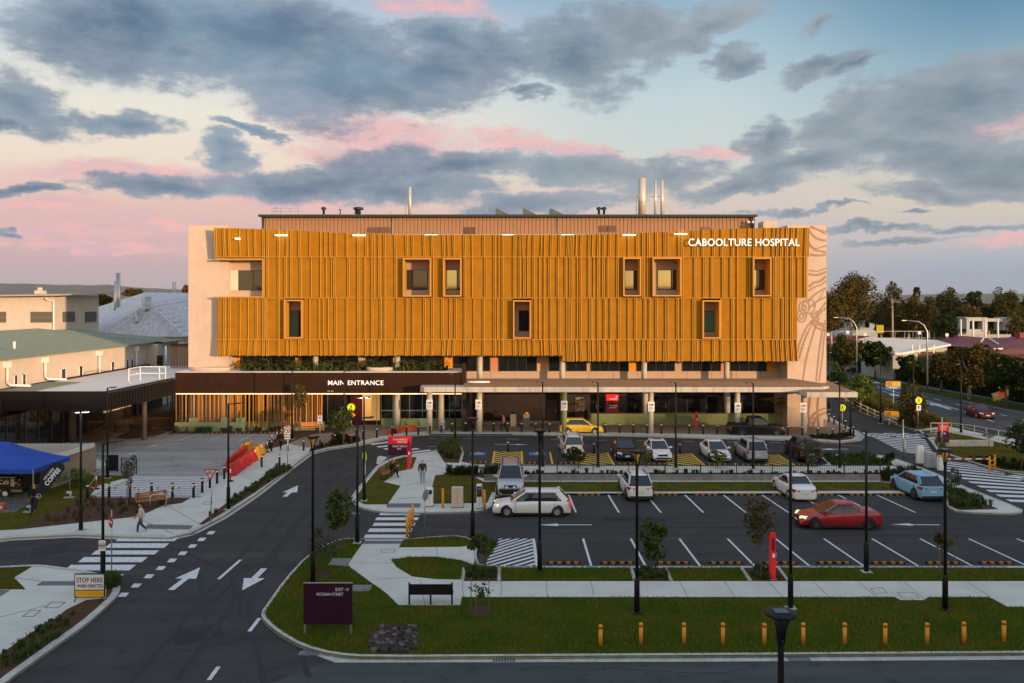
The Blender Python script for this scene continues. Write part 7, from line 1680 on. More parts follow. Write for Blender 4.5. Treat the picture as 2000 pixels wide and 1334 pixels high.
for it in (plate(-.16, .16, .35, .85, M_signw, y=-.03), disc(.6, .15, M_signr, 'ring', -.04), disc(.6, .12, M_signw, 'ring_centre', -.05), let('10', -.08, .08, .54, .67, M_black, -.06)): it(t, g0)
post_sign(1645, 846, 'round yellow-green pedestrian sign at the right end of the forecourt', 2.7, [disc(2.5, .34, M_fluo), walkman(2.48, .55)])
post_sign(1794, 843, 'round yellow-green pedestrian sign over a white arrow plate by the highway footpath', 3.6, [disc(3.1, .34, M_fluo), walkman(3.08, .55), plate(-.22, .22, 2.1, 2.65, M_signw), lambda t, g: tb(MB().bar((0, -.06, 2.2), (0, -.06, 2.5), .05, .01).bar((-.1, -.06, 2.42), (0, -.06, 2.56), .05, .01).bar((.1, -.06, 2.42), (0, -.06, 2.56), .05, .01), 'arrow', M_black, t)], lean=-.1)
def corf(px, by, label, x0, x1, z0, z1, tilt=0, red=False, h=None, z=0):
    g = G(px, by, z); t = thing('election_sign', label, 'sign', tuple(g), 0); w_ = x1 - x0
    tb(MB().box(-.03, -.02, 0, .03, .02, h or z0 + .05), 'stake', M_steel, t)
    zb_ = z0 + (z1 - z0) * .36; M_ = Matrix.Rotation(tilt, 4, 'Y')
    def bx(a0, c0, a1, c1, y, m, n):
        mb = MB(); zc = (z0 + z1) / 2; mb.box(a0, y, c0 - zc, a1, y + .02, c1 - zc); mb.v = [tuple(M_ @ Vector(v) + Vector((0, 0, zc))) for v in mb.v]; return tb(mb, n, m, t)
    bx(x0, zb_, x1, z1, -.06, M_amber, 'amber_plate'); bx(x0, z0, x1, zb_ - .005, -.06, M_sblue if not red else M_amber, 'lower_plate')
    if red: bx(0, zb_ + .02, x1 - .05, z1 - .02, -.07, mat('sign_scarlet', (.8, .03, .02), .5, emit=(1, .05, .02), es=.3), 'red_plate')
    for q in range(4):
        zz = zb_ + (z1 - zb_) * (.15 + .2 * q); bx(x0 + .1, zz, x0 + w_ * .42, zz + (z1 - zb_) * .09, -.075, M_black if not red else M_letter, 'text_line')
    bx(x0 + .4, z0 + (zb_ - z0) * .42, x1 - .4, z0 + (zb_ - z0) * .62, -.075, M_letter, 'text_line')
g = G(1742, 828); s = F / g.y; corf(1742, 828, 'amber and blue board leaning on the kerb below the guard rail', -.85, .75, FZ(822, g.y), FZ(803, g.y), .04)
g = G(1745, 797); corf(1745, 797, 'amber and blue board on a thin stake in the highway verge', -.95, .85, FZ(760, g.y), FZ(745, g.y), 0)
g = G(1952, 787); corf(1952, 787, 'tilted red and amber board hanging in front of the hedge', -.95, .9, FZ(786, g.y) + .4, FZ(772, g.y) + .5, -.28, True, h=2.6)
def dirboard(px, by, x0, x1, y0, y1, label, l1, l2, l3=None):
    g = G(px, by, IZ); t = thing('direction_board', label, 'sign', tuple(g)); fx = lambda q: FX(q, g.y) - g.x; fz = lambda q: FZ(q, g.y) - g.z
    ym = y0 + (y1 - y0) * .42
    tb(MB().box(fx(x0), -.05, fz(ym), fx(x1), .05, fz(y0)), 'red_panel', M_redp, t); tb(MB().box(fx(x0), -.05, fz(y1), fx(x1), .05, fz(ym) - .005), 'purple_panel', mat('plum_panel', (.06, .012, .035), .45), t)
    for q in (x0 + 1, x1 - 1): tb(MB().box(fx(q) - .03, -.03, 0, fx(q) + .03, .03, fz(y1)), 'leg', M_steel, t)
    w_ = x1 - x0; hh = y1 - y0
    ttext(l1, fx(x0 + .2 * w_), fx(x0 + .85 * w_), fz(y0 + .34 * hh), fz(y0 + .12 * hh), -.055, M_letter, t, bold=.02); ttext(l2, fx(x0 + .2 * w_), fx(x0 + .68 * w_), fz(y0 + .70 * hh), fz(y0 + .48 * hh), -.055, M_letter, t, bold=.02)
    a = MB(); zz = fz(y0 + .17 * hh); a.bar((fx(x0 + .87 * w_), -.058, zz), (fx(x0 + .96 * w_), -.058, zz), .05, .008); a.bar((fx(x0 + .92 * w_), -.058, zz + .09), (fx(x0 + .97 * w_), -.058, zz), .05, .008); a.bar((fx(x0 + .92 * w_), -.058, zz - .09), (fx(x0 + .97 * w_), -.058, zz), .05, .008); tb(a, 'arrow', M_letter, t)
    if l3: tb(MB().box(fx(x0 + .71 * w_), -.058, fz(y0 + .58 * hh), fx(x0 + .8 * w_), -.051, fz(y0 + .48 * hh)), 'blue_square', M_sblue, t); ttext('P', fx(x0 + .73 * w_), fx(x0 + .78 * w_), fz(y0 + .57 * hh), fz(y0 + .49 * hh), -.06, M_letter, t)
dirboard(781, 907, 758, 804, 852, 889, 'bright red and purple emergency direction board behind the seated person', 'A4 EMERGENCY\n       DROP OFF', 'SHORT TERM\n        EXIT', 'P')
dirboard(1843, 872, 1832, 1853, 827, 864, 'red and purple direction board on the right-hand lawn by the handrail', 'EMERGENCY\nDROP OFF', 'SHORT TERM\nEXIT')
for px, by, h, lab, z in ((799, 916, 2.35, 'red help point post beside the emergency direction board', IZ), (1509, 1131, 2.15, 'tall red help point in the pit on the narrow grass strip', IZ), (1360, 835, 1.6, 'small red post in front of the green planter wall', IZ)):
    t = thing('help_point', lab, 'help point', tuple(G(px, by, z))); tb(MB().box(-.12, -.1, 0, .12, .1, h), 'column', M_redp, t); tb(MB().box(-.07, -.112, h * .62, .07, -.1, h * .9), 'dark_strip', mat('help_strip', (.20, .02, .02), .4), t); tb(MB().box(-.04, -.115, h * .48, .08, -.1, h * .56), 'call_panel', M_letter, t); tb(MB().box(-.2, -.18, 0, .2, .18, .03), 'foot', M_steel, t)
tb(MB().box(.12, -.08, 1.05, .17, .05, 1.25), 'phone_box', M_steel, [o for o in col.objects if o.get('label', '').startswith('tall red help')][0])
# ---- benches
M_timb = mat('bench_timber', (.35, .15, .06), .6, var=.2, vscale=8)
def bench(label, loc, rz, w_=1.8, m=M_timb, back=True, legs=M_trim):
    t = thing('bench', label, 'bench', tuple(loc), rz)
    for k in range(4): tb(MB().box(-w_ / 2, -.22 + k * .12, .43, w_ / 2, -.22 + k * .12 + .1, .47), 'seat_slat', m, t)
    if back:
        for k in range(3): y = .27 + k * .03; tb(MB().box(-w_ / 2, y, .52 + k * .13, w_ / 2, y + .035, .63 + k * .13), 'backrest_slat', m, t)
    for s in (-w_ / 2 + .15, w_ / 2 - .15):
        a = MB(); a.box(s - .03, -.2, 0, s + .03, -.14, .43); a.box(s - .03, .18, 0, s + .03, .24, .43)
        if back: a.bar((s, .22, .4), (s, .36, .92), .05)
        tb(a, 'leg', legs, t)
    return t
bench('timber slat bench in the mulch beside the bicycle hoops', G(297, 990, IZ), .55, 1.9)
bench('timber bench on the grass where the person in black sits', G(762, 934, IZ) + Vector((-.25, .1, 0)), -D90 + PI - .15, 1.7)
bench('orange-lit timber bench against the slat screen', G(607, 843, IZ), .25, 2.3, mat('bench_orange', (.55, .22, .08), .6))
bench('dark timber bench under the covered walkway', G(277, 846, IZ), PI, 2.2, M_trim)
g = G(841, 1181, IZ); t = thing('bench', 'black park bench seen from behind on the front footpath', 'bench', tuple(g)); w_ = 87 * g.y / F / 2
tb(MB().box(-w_, .0, .46, w_, .05, .86), 'backrest', M_pole, t); tb(MB().box(-w_, .05, .40, w_, .5, .45), 'seat', M_pole, t)
for s in (-w_ + .04, 0, w_ - .04): tb(MB().box(s - .035, -.02, 0, s + .035, .06, .93 if s else .5), 'leg', M_pole, t)
def curved(label, pts, name='curved_seat', m=None):
    P = [G(x, y, IZ) for x, y in pts]; t = thing(name, label, 'bench', tuple(P[0])); m = m or mat('orange_seat', (.62, .10, .03), .5)
    a = MB(); b_ = MB()
    for p, q in zip(P, P[1:]):
        d = (q - p).normalized(); n_ = Vector((-d.y, d.x, 0)) * .25
        a.mesh([p - n_, q - n_, q + n_, p + n_] + [v + Vector((0, 0, .38)) for v in (p - n_, q - n_, q + n_, p + n_)], [(4, 5, 6, 7), (0, 1, 5, 4), (2, 3, 7, 6), (0, 4, 7, 3), (1, 2, 6, 5)])
        n2 = n_ * 1.15; b_.mesh([v + Vector((0, 0, z)) for z in (.385, .46) for v in (p - n2, q - n2, q + n2, p + n2)], [(4, 5, 6, 7), (0, 1, 5, 4), (2, 3, 7, 6), (0, 4, 7, 3), (1, 2, 6, 5), (3, 2, 1, 0)])
    a.build('base', m, t); b_.build('seat', m, t)
curved('long curved orange seat on the plaza before the main doors', [(758, 849), (768, 847), (780, 843.5), (795, 841), (812, 840)])
curved('short orange seat under the green tree at the crossing', [(647, 862), (657, 861), (668, 860)]); curved('short orange seat right of the green tree at the crossing', [(671, 858), (679, 857.5), (685, 858)])
t = thing('shoulder_bag', 'dark bag left on the end of the curved orange seat', 'bag', tuple(G(769, 846, IZ + .46))); a = MB(); a.mesh([(-.3, -.15, 0), (.3, -.15, 0), (.3, .15, 0), (-.3, .15, 0), (-.2, -.08, .3), (.22, -.06, .42), (.22, .06, .42), (-.2, .08, .3)], [(0, 3, 2, 1), (4, 5, 6, 7), (0, 1, 5, 4), (1, 2, 6, 5), (2, 3, 7, 6), (3, 0, 4, 7)]); tb(a, 'bag_body', C_black, t); tb(MB().tube([(-.18, 0, .3), (-.1, 0, .5), (.12, 0, .52), (.2, 0, .4)], .02, 6), 'strap', C_black, t)
# bicycle hoops
for i, (px, py) in enumerate(((309, 992), (324, 984))):
    t = thing('bicycle_hoop', ('nearer' if i == 0 else 'farther') + ' steel bicycle hoop beside the timber slat bench', 'bike rack', tuple(G(px, py, IZ)), .5)
    tb(MB().tube([(-.42, 0, 0), (-.50, 0, .55), (-.42, 0, .8), (-.3, 0, .86), (.3, 0, .86), (.42, 0, .8), (.50, 0, .55), (.42, 0, 0)], .03, 8), 'hoop', M_metal, t)
# ---- water-filled barriers, T-top posts
M_barr = mat('barrier_red', (.55, .03, .035), .45, var=.12, vscale=3); M_bary = mat('barrier_yellow', (.70, .36, .03), .45, var=.12, vscale=3)
def barrier(a, b, m, label):
    a, b = G(*a, za + .01), G(*b, za + .01); d = b - a; L_ = d.length; rz = math.atan2(d.y, d.x); t = thing('water_barrier', label, 'barrier', tuple(a.lerp(b, .5)), rz, 'water-filled barriers'); h = L_ / 2 * .97
    mb = MB(); prof = [(-.3, 0), (-.3, .2), (-.14, .5), (-.1, .92), (.1, .92), (.14, .5), (.3, .2), (.3, 0)]
    xs = [-h, -h * .92, -h * .35, -h * .27, h * .27, h * .35, h * .92, h]; sc_ = [.75, 1, 1, .8, .8, 1, 1, .75]
    vs = [(x, y * s, z) for x, s in zip(xs, sc_) for y, z in prof]; n = len(prof)
    fs = [(i * n + k, i * n + k + 1, (i + 1) * n + k + 1, (i + 1) * n + k) for i in range(len(xs) - 1) for k in range(n - 1)] + [tuple(range(n)), tuple((len(xs) - 1) * n + k for k in reversed(range(n)))]
    mb.mesh(vs, fs); o = tb(mb, 'body', m, t); fixnormals(o); a_ = MB()
    for s in (-1, 1): a_.lathe([(.06, 0), (.06, .05), (.01, .055)], (s * h * .5, 0, .92), 10)
    tb(a_, 'filler_cap', M_trim, t)
barrier((452, 930), (476, 912), M_barr, 'red water barrier nearest the black lamp post in the front line'); barrier((477, 911), (498, 897), M_barr, 'red water barrier second in the front line'); barrier((499, 896), (514, 884), M_bary, 'yellow water barrier at the far end of the front line')
barrier((443, 922), (462, 905), M_barr, 'red water barrier at the near end of the back line'); barrier((463, 904), (482, 890), M_barr, 'red water barrier second in the back line'); barrier((470, 892), (492, 880), M_bary, 'yellow water barrier lying behind the red ones')
M_orb = mat('post_orange', (.75, .12, .02), .5)
for i, (px, py, m, lab) in enumerate(((450, 940, M_barr, 'T-top post beside the nearest red barrier'), (481, 909, M_barr, 'T-top post at the middle of the red barriers'), (498, 899, M_barr, 'T-top post where red and yellow barriers meet'), (511, 889, M_orb, 'T-top post before the yellow barrier'), (522, 883, M_barr, 'T-top post with the white sleeve right of the yellow barrier'),
                            (531, 868, M_barr, 'T-top post behind the first path bollard pair'), (541, 862, M_barr, 'T-top post halfway to the slat screen'), (550, 857, M_barr, 'T-top post with pale top near the mulch'), (557, 852, M_barr, 'T-top post close to the slat screen'), (563, 848, M_barr, 'T-top post farthest towards the slat screen'), (188, 955, M_orb, 'lone orange T-top post on the lawn by the striped marking'))):
    t = thing('lane_post', ('orange ' if m is M_orb else 'red ') + lab, 'bollard', tuple(G(px, py, za))); tb(MB().lathe([(.22, 0), (.2, .05), (.06, .08)], (0, 0, 0), 14), 'foot', M_rubber, t); tb(MB().lathe([(.05, .06), (.045, 1.05), (.07, 1.08), (.03, 1.12)], (0, 0, 0), 12), 'post', m, t); tb(MB().lathe([(.054, .6), (.052, .9)], (0, 0, 0), 12), 'sleeve', M_signw, t)
# bunting
t = thing('bunting', 'string of small red and yellow pennants tied between the bollard lights', 'bunting', tuple(G(171, 974, IZ)))
M_fy = mat('flag_yellow', (.65, .60, .05), .6); M_fr = mat('flag_red', (.65, .05, .04), .6); P_ = [(188, 953), (171, 974), (213, 972), (254, 972), (296, 972), (337, 972), (378, 972), (395, 962), (410, 953), (424, 944), (438, 935), (452, 928), (464, 920), (476, 912), (498, 899)]
W_ = [G(x, y, IZ) + Vector((0, -.1, .85)) for x, y in P_]; k = 0; a = MB(); fl = [MB(), MB()]
for p, q in zip(W_, W_[1:]):
    n = max(3, int((q - p).length / .35)); pr_ = None
    for i in range(n + 1):
        u = i / n; c = p.lerp(q, u) - Vector((0, 0, .3 * u * (1 - u) * 2)); 
        if pr_ is not None: a.bar(pr_, c, .012)
        pr_ = c
        if i % 2 == 1:
            d = (q - p).normalized() * .09; fl[k % 2].face([c - d, c + d, c + Vector((0, -.02, -.2))]); k += 1
a.build('cord', M_signw, t)
for i, m in enumerate((M_fy, M_fr)): tag(fl[i].build('pennants', m, t), kind='stuff')
# ---- picket fence on its retaining wall
g0, g1 = G(945, 942), G(1720, 942); t = thing('retaining_wall', 'low grey concrete retaining wall between the lawn strip and the upper car row', 'wall', tuple(g0)); YF = g0.y
a = MB(); a.box(g0.x, YF, 0, g1.x, YF + .2, .42 + .13); a.build('wall', mat('old_concrete', (.27, .26, .25), .9, c2=(.16, .155, .15), vscale=1.2, detail=8, streak=.5), t)
t = thing('picket_fence', 'long black steel picket fence standing on the retaining wall', 'fence', (g0.x, YF + .1, .55)); zf0, zf1 = .56, FZ(907, YF + .1)
xa, xb = FX(948, YF), g1.x
for z in (zf0 + .08, zf1 - .1): a = MB(); a.box(xa, YF + .08, z, xb, YF + .12, z + .035); a.build('rail', M_pole, t)
n = int((xb - xa) / 2.4); 
for i in range(n + 1): x = xa + (xb - xa) * i / n; a = MB(); a.box(x - .03, YF + .07, .4, x + .03, YF + .13, zf1 + .03); a.build('post', M_pole, t)
a = MB(); x = xa
while x < xb: a.box(x - .009, YF + .09, zf0, x + .009, YF + .108, zf1); x += .125
tag(a.build('pickets', M_pole, t), kind='stuff')
def fence(label, pts, h, step, m, name='picket_fence', z=za, pw=.014, post=2.2, parts_stuff=True, brick=0):
    P = [G(x, y, z) for x, y in pts]; t = thing(name, label, 'fence', tuple(P[0])); a = MB()
    for p, q in zip(P, P[1:]):
        L_ = (q - p).length; n = max(1, int(L_ / step)); up = Vector((0, 0, 1))
        for i in range(n): c = p.lerp(q, i / n); a.box(c.x - pw / 2, c.y - pw / 2, c.z + .08, c.x + pw / 2, c.y + pw / 2, c.z + h)
        for zz in (.1, h - .04): r_ = MB(); r_.bar(p + up * zz, q + up * zz, .035); r_.build('rail', m, t)
        m_ = max(1, int(L_ / post))
        for i in range(m_ + 1): c = p.lerp(q, i / m_); r_ = MB(); r_.box(c.x - .025, c.y - .025, c.z, c.x + .025, c.y + .025, c.z + h + .03); r_.build('post', m, t)
    o = a.build('pickets', m, t); tag(o, kind='stuff')
fence('short black picket fence at the edge of the parking area on the left', [(160, 918), (230, 922)], 1.2, .13, M_pole); fence('black picket fence section right of the gate on the left', [(237, 925), (267, 926)], 1.2, .13, M_pole)
t = thing('black_gate', 'solid black gate panel between the two short picket fences', 'gate', tuple(G(222, 922, za))); tb(MB().box(-.35, -.03, .1, .35, .03, 1.3), 'panel', M_pole, t)
fence('thin brown balustrade under the covered walkway', [(172, 846), (225, 843), (262, 838), (335, 836)], 1.1, .16, mat('brown_rail', (.12, .05, .04), .6), 'balustrade')
# handrails on the right
t = thing('handrail', 'pale metal handrail with lower rail beside the highway footpath', 'handrail', tuple(G(1818, 845, IZ)))
M_pale = mat('pale_rail', (.55, .48, .42), .5)
P = [G(1818, 846, IZ), G(1858, 846, IZ), G(1903, 852, IZ), G(1950, 861, IZ), G(1985, 868, IZ)]
for z in (1.0, .15):
    for p, q in zip(P, P[1:]): a = MB(); a.bar(p + Vector((0, 0, z)), q + Vector((0, 0, z)), .06); a.build('rail', M_pale, t)
for p in P + [P[0].lerp(P[1], .5), P[1].lerp(P[2], .5), P[2].lerp(P[3], .5)]: a = MB(); a.bar(p, p + Vector((0, 0, 1)), .05); a.build('post', M_pale, t)
t = thing('culvert_wall', 'small pale concrete headwall in the right-hand lawn', 'wall', tuple(G(1875, 872, IZ))); tb(MB().box(-1.2, 0, 0, 3.0, .25, .55), 'wall', M_kerb, t); tb(MB().lathe([(.2, 0), (.2, .02)], (0, 0, 0), 14), 'pipe_mouth', M_black, t)
t = thing('guard_rail', 'pale guard rail on posts along the kerb of the service road', 'guard rail', tuple(G(1640, 784, IZ)))
P = [G(1632, 778, IZ), G(1662, 797, IZ), G(1688, 811, IZ), G(1716, 824, IZ), G(1745, 836, IZ)]; P = [p + Vector((.5, .3, 0)) for p in P]
for z in (.45, .85):
    for p, q in zip(P, P[1:]): a = MB(); a.bar(p + Vector((0, 0, z)), q + Vector((0, 0, z)), .12, .05); a.build('rail', M_pale, t)
for p, q in zip(P, P[1:]):
    for u in (0, .5): c = p.lerp(q, u); a = MB(); a.bar(c, c + Vector((0, 0, .95)), .09); a.build('post', M_pale, t)
# cabinets, pay machines, boom
def cabinet(px, by, w_, h, d, m, label, extra=None, z=IZ, name='cabinet', cat='cabinet'):
    t = thing(name, label, cat, tuple(G(px, by, z))); a = MB(); a.box(-w_ / 2, 0, 0, w_ / 2, d, h); o = tb(a, 'body', m, t)
    bv = o.modifiers.new('b', 'BEVEL'); bv.width = .02; bv.segments = 2
    tb(MB().box(-w_ / 2 - .03, -.03, -.02, w_ / 2 + .03, d + .03, .05), 'plinth', M_concd, t); tb(MB().box(-.006, -.008, .12, .006, 0, h - .08), 'door_gap', M_trim, t)
    if extra: extra(t)
    return t
M_cab = mat('cabinet_cream', (.55, .45, .34), .6, var=.06)
cabinet(893, 992, .72, 1.25, .5, M_cab, 'plain cream utility cabinet between the yellow posts')
cabinet(839, 990, .42, 1.15, .4, M_signw, 'white gate control box beside the footpath', lambda t: (tb(MB().box(-.15, -.012, .8, .15, 0, 1.05), 'screen', M_trim, t), tb(MB().bar((-.3, -.4, .1), (-.05, -.1, 1.0), .06), 'folded_arm', M_signw, t)))
cabinet(936, 994, .34, 1.5, .35, M_signw, 'white ticket machine with a dark display face', lambda t: (tb(MB().box(-.15, -.015, .75, .15, 0, 1.4), 'display', mat('dark_display', (.03, .03, .05), .3), t), tb(MB().box(-.1, -.02, 1.2, .1, -.016, 1.32), 'screen', M_sblue, t), tb(MB().box(-.05, -.02, .95, .03, -.016, 1.05), 'button', M_signr, t), tb(MB().lathe([(.05, 0), (.05, .01)], (0, -.01, .35), 10), 'emblem', M_black, t)), name='ticket_machine', cat='ticket machine')
cabinet(1799, 906, .5, 1.4, .4, M_signw, 'tall white box at the edge of the striped crossing'); cabinet(1820, 914, .75, 1.15, .6, mat('grey_box', (.30, .33, .33), .6), 'grey-green service cabinet beside the boom gate')
t = thing('boom_gate', 'white boom gate with long red and white arm across the striped lane', 'barrier', tuple(G(1838, 918, IZ))); tb(MB().box(-.22, -.2, 0, .22, .2, 1.0), 'housing', M_signw, t); tb(MB().box(-.2, -.18, 1.0, .2, .18, 1.1), 'cover', M_amber, t)
tb(MB().box(.15, -.28, .86, 3.5, -.23, .95), 'arm', M_signw, t)
for k in (0.6, 1.4, 2.2, 3.0): tb(MB().box(k, -.285, .858, k + .3, -.226, .952), 'red_band', M_signr, t)
for px, by, h, lab in ((1764, 896, 3.2, 'tall plain steel post at the striped crossing'), (1767.5, 897, 1.7, 'shorter steel post beside the tall one at the striped crossing'), (1840, 873, 2.6, 'thin steel post in front of the right-hand direction board')):
    t = thing('steel_post', lab, 'post', tuple(G(px, by, IZ))); tb(MB().tube([(0, 0, 0), (0, 0, h)], .05 if h > 3 else .06, 10), 'post', M_steel, t); tb(MB().lathe([(.055, h), (.02, h + .03)], (0, 0, 0), 10), 'cap', M_steel, t)
for px, lab in ((1003, 'left'), (1028, 'right')):
    g = Vector((FX(px, 88.5), 88.5, IZ)); t = thing('litter_bin', '%s grey bin enclosure against the dark wall' % lab, 'bin', tuple(g)); tb(MB().box(-.33, -.3, 0, .33, .3, 1.3), 'body', mat('bin_grey', (.22, .20, .18), .6), t); tb(MB().lathe([(.2, 1.3), (.22, 1.42), (.1, 1.46)], (0, 0, 0), 12), 'lid', M_bary if lab == 'right' else M_trim, t)
# ---- coffee corner
bb = thing('kiosk_building', 'small beige building with pale pitched roof behind the blue marquee', 'building', tuple(G(95, 962, 0)))
p0, p1 = G(103, 957), G(188, 927); d = (p1 - p0).normalized(); nrm = Vector((-d.y, d.x, 0))
q0, q1 = p0 + Vector((-14, .5, 0)), p1 + Vector((-14, -.5, 0)); a = MB(); a.prism([tuple(p0[:2]), tuple(p1[:2]), tuple(q1[:2]), tuple(q0[:2])], 0, 2.3); a.build('wall', mat('kiosk_beige', (.33, .27, .20), .85, var=.05), bb)
zz = 2.8; A1 = Vector((FX(182, 64), 64, 0)); 
def R(px, py, z): Y = (H - z) * F / (py - HY); return Vector(((px - 1000) * Y / F, Y, z))
a = MB(); n = 40
top0, top1, bot0, bot1 = R(182, 866, 2.42), R(-160, 868, 2.42), R(112, 888, 2.42), R(-160, 893, 2.42)
for i in range(n):
    u0, u1 = i / n, (i + .7) / n; u2 = (i + 1) / n
    a.face([bot0.lerp(bot1, u0), bot0.lerp(bot1, u1), top0.lerp(top1, u1), top0.lerp(top1, u0)]); e = Vector((0, 0, .05)); a.face([bot0.lerp(bot1, u1) + e, bot0.lerp(bot1, u2) + e, top0.lerp(top1, u2) + e, top0.lerp(top1, u1) + e])
a.build('roof', mat('kiosk_roof', (.52, .47, .38), .6, var=.08), bb)
a = MB(); a.bar(top0 + Vector((.05, 0, -.12)), bot0 + Vector((.05, 0, -.12)), .08, .34); a.bar(bot0 + Vector((0, 0, -.1)), bot1 + Vector((0, 0, -.1)), .08, .3); a.build('fascia_board', M_signw, bb)
mq = thing('marquee', 'bright blue pop-up marquee over the coffee trailer', 'marquee', (-34, 56.5, .1)); M_blue = mat('blue_canvas', (.02, .07, .38), .7, var=.12, vscale=1.2)
cx0, cx1, cy0, cy1 = -37.3, R(65, 917, 2.35).x, R(65, 917, 2.35).y, R(143, 892, 2.35).y; pa = R(50, 874, 3.5); 
pk0, pk1 = Vector(((cx0 + cx1) / 2 - .9, (cy0 + cy1) / 2, 3.75)), Vector(((cx0 + cx1) / 2 + .55, (cy0 + cy1) / 2, 3.75))
a = MB(); nn_ = 8
def sagp(p, q, u, s=.22): v = p.lerp(q, u); v.z -= s * 4 * u * (1 - u) * .5; return v
cor = [Vector((cx0, cy0, 2.35)), Vector((cx1, cy0, 2.35)), Vector((cx1, cy1, 2.35)), Vector((cx0, cy1, 2.35))]; pks = [pk0, pk1, pk1, pk0]
for i in range(4):
    j = (i + 1) % 4
    for k in range(nn_):
        u0, u1 = k / nn_, (k + 1) / nn_; a_, b_ = sagp(cor[i], pks[i], u0), sagp(cor[j], pks[j], u0); c_, e_ = sagp(cor[j], pks[j], u1), sagp(cor[i], pks[i], u1)
        m0, m1 = a_.lerp(b_, .5) - Vector((0, 0, .06 * (1 - u0))), e_.lerp(c_, .5) - Vector((0, 0, .06 * (1 - u1)))
        a.face([a_, m0, m1, e_]); a.face([m0, b_, c_, m1])
    a.face([cor[i], cor[j], cor[j] - Vector((0, 0, .28)), cor[i] - Vector((0, 0, .28))])
a.build('canopy', M_blue, mq); a = MB(); a.box(-36.2, cy0 - .01, 2.17, -35.5, cy0 - .004, 2.25); a.build('label_patch', M_signw, mq)
for c in cor: a = MB(); a.bar((c.x, c.y, .1), (c.x, c.y, 2.35), .05); a.build('leg', M_steel, mq)
tr_ = thing('food_trailer', 'black coffee trailer with open serving hatch under the blue marquee', 'trailer', (-36, 57, .1))
xb0, xb1, yb0, yb1 = -40, FX(43, 56.5), 56.5, 58.6
a = MB(); a.box(xb0, yb0, .55, xb1, yb1, 1.15); a.box(xb0, yb0, 1.15, xb1, yb0 + .05, 1.45); a.box(xb0, yb0, 1.95, xb1, yb1, 2.3); a.box(xb0, yb1 - .05, 1.15, xb1, yb1, 1.95); a.box(xb1 - .35, yb0, 1.15, xb1, yb1, 1.95); a.build('body', mat('trailer_black', (.025, .022, .022), .5), tr_)
a = MB(); a.box(xb0, yb0 - .25, 1.42, xb1 - .3, yb0, 1.46); a.build('serving_shelf', M_steel, tr_); a = MB(); a.box(xb0, yb0 - .012, .42, xb1, yb0, .58); a.build('skirt', mat('trailer_grey', (.22, .21, .2), .6), tr_)
text('Café', FX(0, 56.5), FX(18, 56.5), .95, 1.25, 56.48, M_letter, tr_); 
a = MB(); a.box(FX(21, 56.5), 56.485, .8, FX(28, 56.5), 56.495, 1.3); a.build('menu_card', mat('menu_cream', (.5, .46, .38), .7), tr_)
rnd = random.Random(4)
for k in range(7): a = MB(); x = FX(30 + rnd.random() * 9, 56.5); z = .8 + rnd.random() * .55; a.wallpoly([(x + .08 * math.cos(i), z + .08 * math.sin(i)) for i in range(6)], 56.48, 56.49); a.build('sticker', mat('sticker_%s' % 'ochre', (.45, .2, .06), .6), tr_)
for k in range(8): a = MB(); x = FX(-6 + k * 5, 57); a.lathe([(.05, 0), (.05, .16), (.02, .24)], (x, 57, 1.46), 8); a.build('bottle', (M_bary, M_signw, M_trim, M_green)[k % 4], tr_)
a = MB(); xw = FX(11, 56.4); a.lathe([(.2, -.1), (.32, -.1), (.34, 0), (.3, .02), (.2, .03)], (0, 0, 0), 18); a.v = [(xw + v[0], 56.38 - v[2], .34 + v[1]) for v in a.v]; wl = a.build('wheel', M_rubber, tr_); a = MB(); a.lathe([(.2, 0), (.12, .02), (.03, .03)], (0, 0, 0), 12); a.v = [(xw + v[0], 56.33 - v[2], .34 + v[1]) for v in a.v]; a.build('rim', M_signw, wl)
t = thing('crate', 'small orange crate board at the left frame edge below the trailer', 'crate', tuple(G(3, 995, IZ))); tb(MB().box(-.25, -.2, 0, .2, .2, .4), 'box', mat('crate_orange', (.5, .14, .08), .6), t); tb(MB().box(-.2, -.21, .12, .15, -.2, .24), 'label_patch', M_signw, t)
# teardrop banner
g = G(55, 1022, IZ); k = g.y / F; t = thing('teardrop_banner', 'leaning black teardrop coffee banner with white writing', 'banner', tuple(g))
def bp_(px, py): return ((px - 55) * k, FZ(py, g.y) - g.z)
out = [(58, 1010), (72, 990), (76, 975), (95, 955), (110, 935), (122, 922), (127, 915), (124, 907), (116, 903), (106, 904), (96, 910), (86, 922), (76, 945), (68, 970), (62, 992)]
a = MB(); a.wallpoly([bp_(*q) for q in out], -.012, .012); tb(a, 'sail', mat('banner_black', (.02, .02, .023), .8), t)
tb(MB().tube([(0, 0, 0)] + [(bp_(x, y)[0], .02, bp_(x, y)[1]) for x, y in ((58, 1008), (64, 985), (70, 962), (78, 940), (88, 920), (98, 909), (108, 903.5), (118, 903.5), (126, 910))], .015, 6), 'pole', M_trim, t)
def rot_text(s, c, L_, hgt, ang, m):
    Mx = Matrix.Translation(Vector((bp_(*c)[0], -.02, bp_(*c)[1]))) @ Matrix.Rotation(-ang, 4, 'Y')
    o = text(s, -L_ / 2, L_ / 2, -hgt / 2, hgt / 2, 0, m, None, depth=.006, bold=.03, M=Mx); o.parent = t
rot_text('COFFEE', (103, 931), 1.22, .27, math.radians(50), M_letter); rot_text('HOT & COLD', (95.5, 925.5), .85, .13, math.radians(50), M_letter)
a = MB(); c = bp_(76, 969)
for i in range(16): u, v = i * PI / 8, (i + 1) * PI / 8; a.bar((c[0] + .13 * math.cos(u), -.018, c[1] + .13 * math.sin(u)), (c[0] + .13 * math.cos(v), -.018, c[1] + .13 * math.sin(v)), .015)
a.bar((c[0] - .16, -.018, c[1]), (c[0] + .16, -.018, c[1]), .06, .01); tb(a, 'round_emblem', M_letter, t)
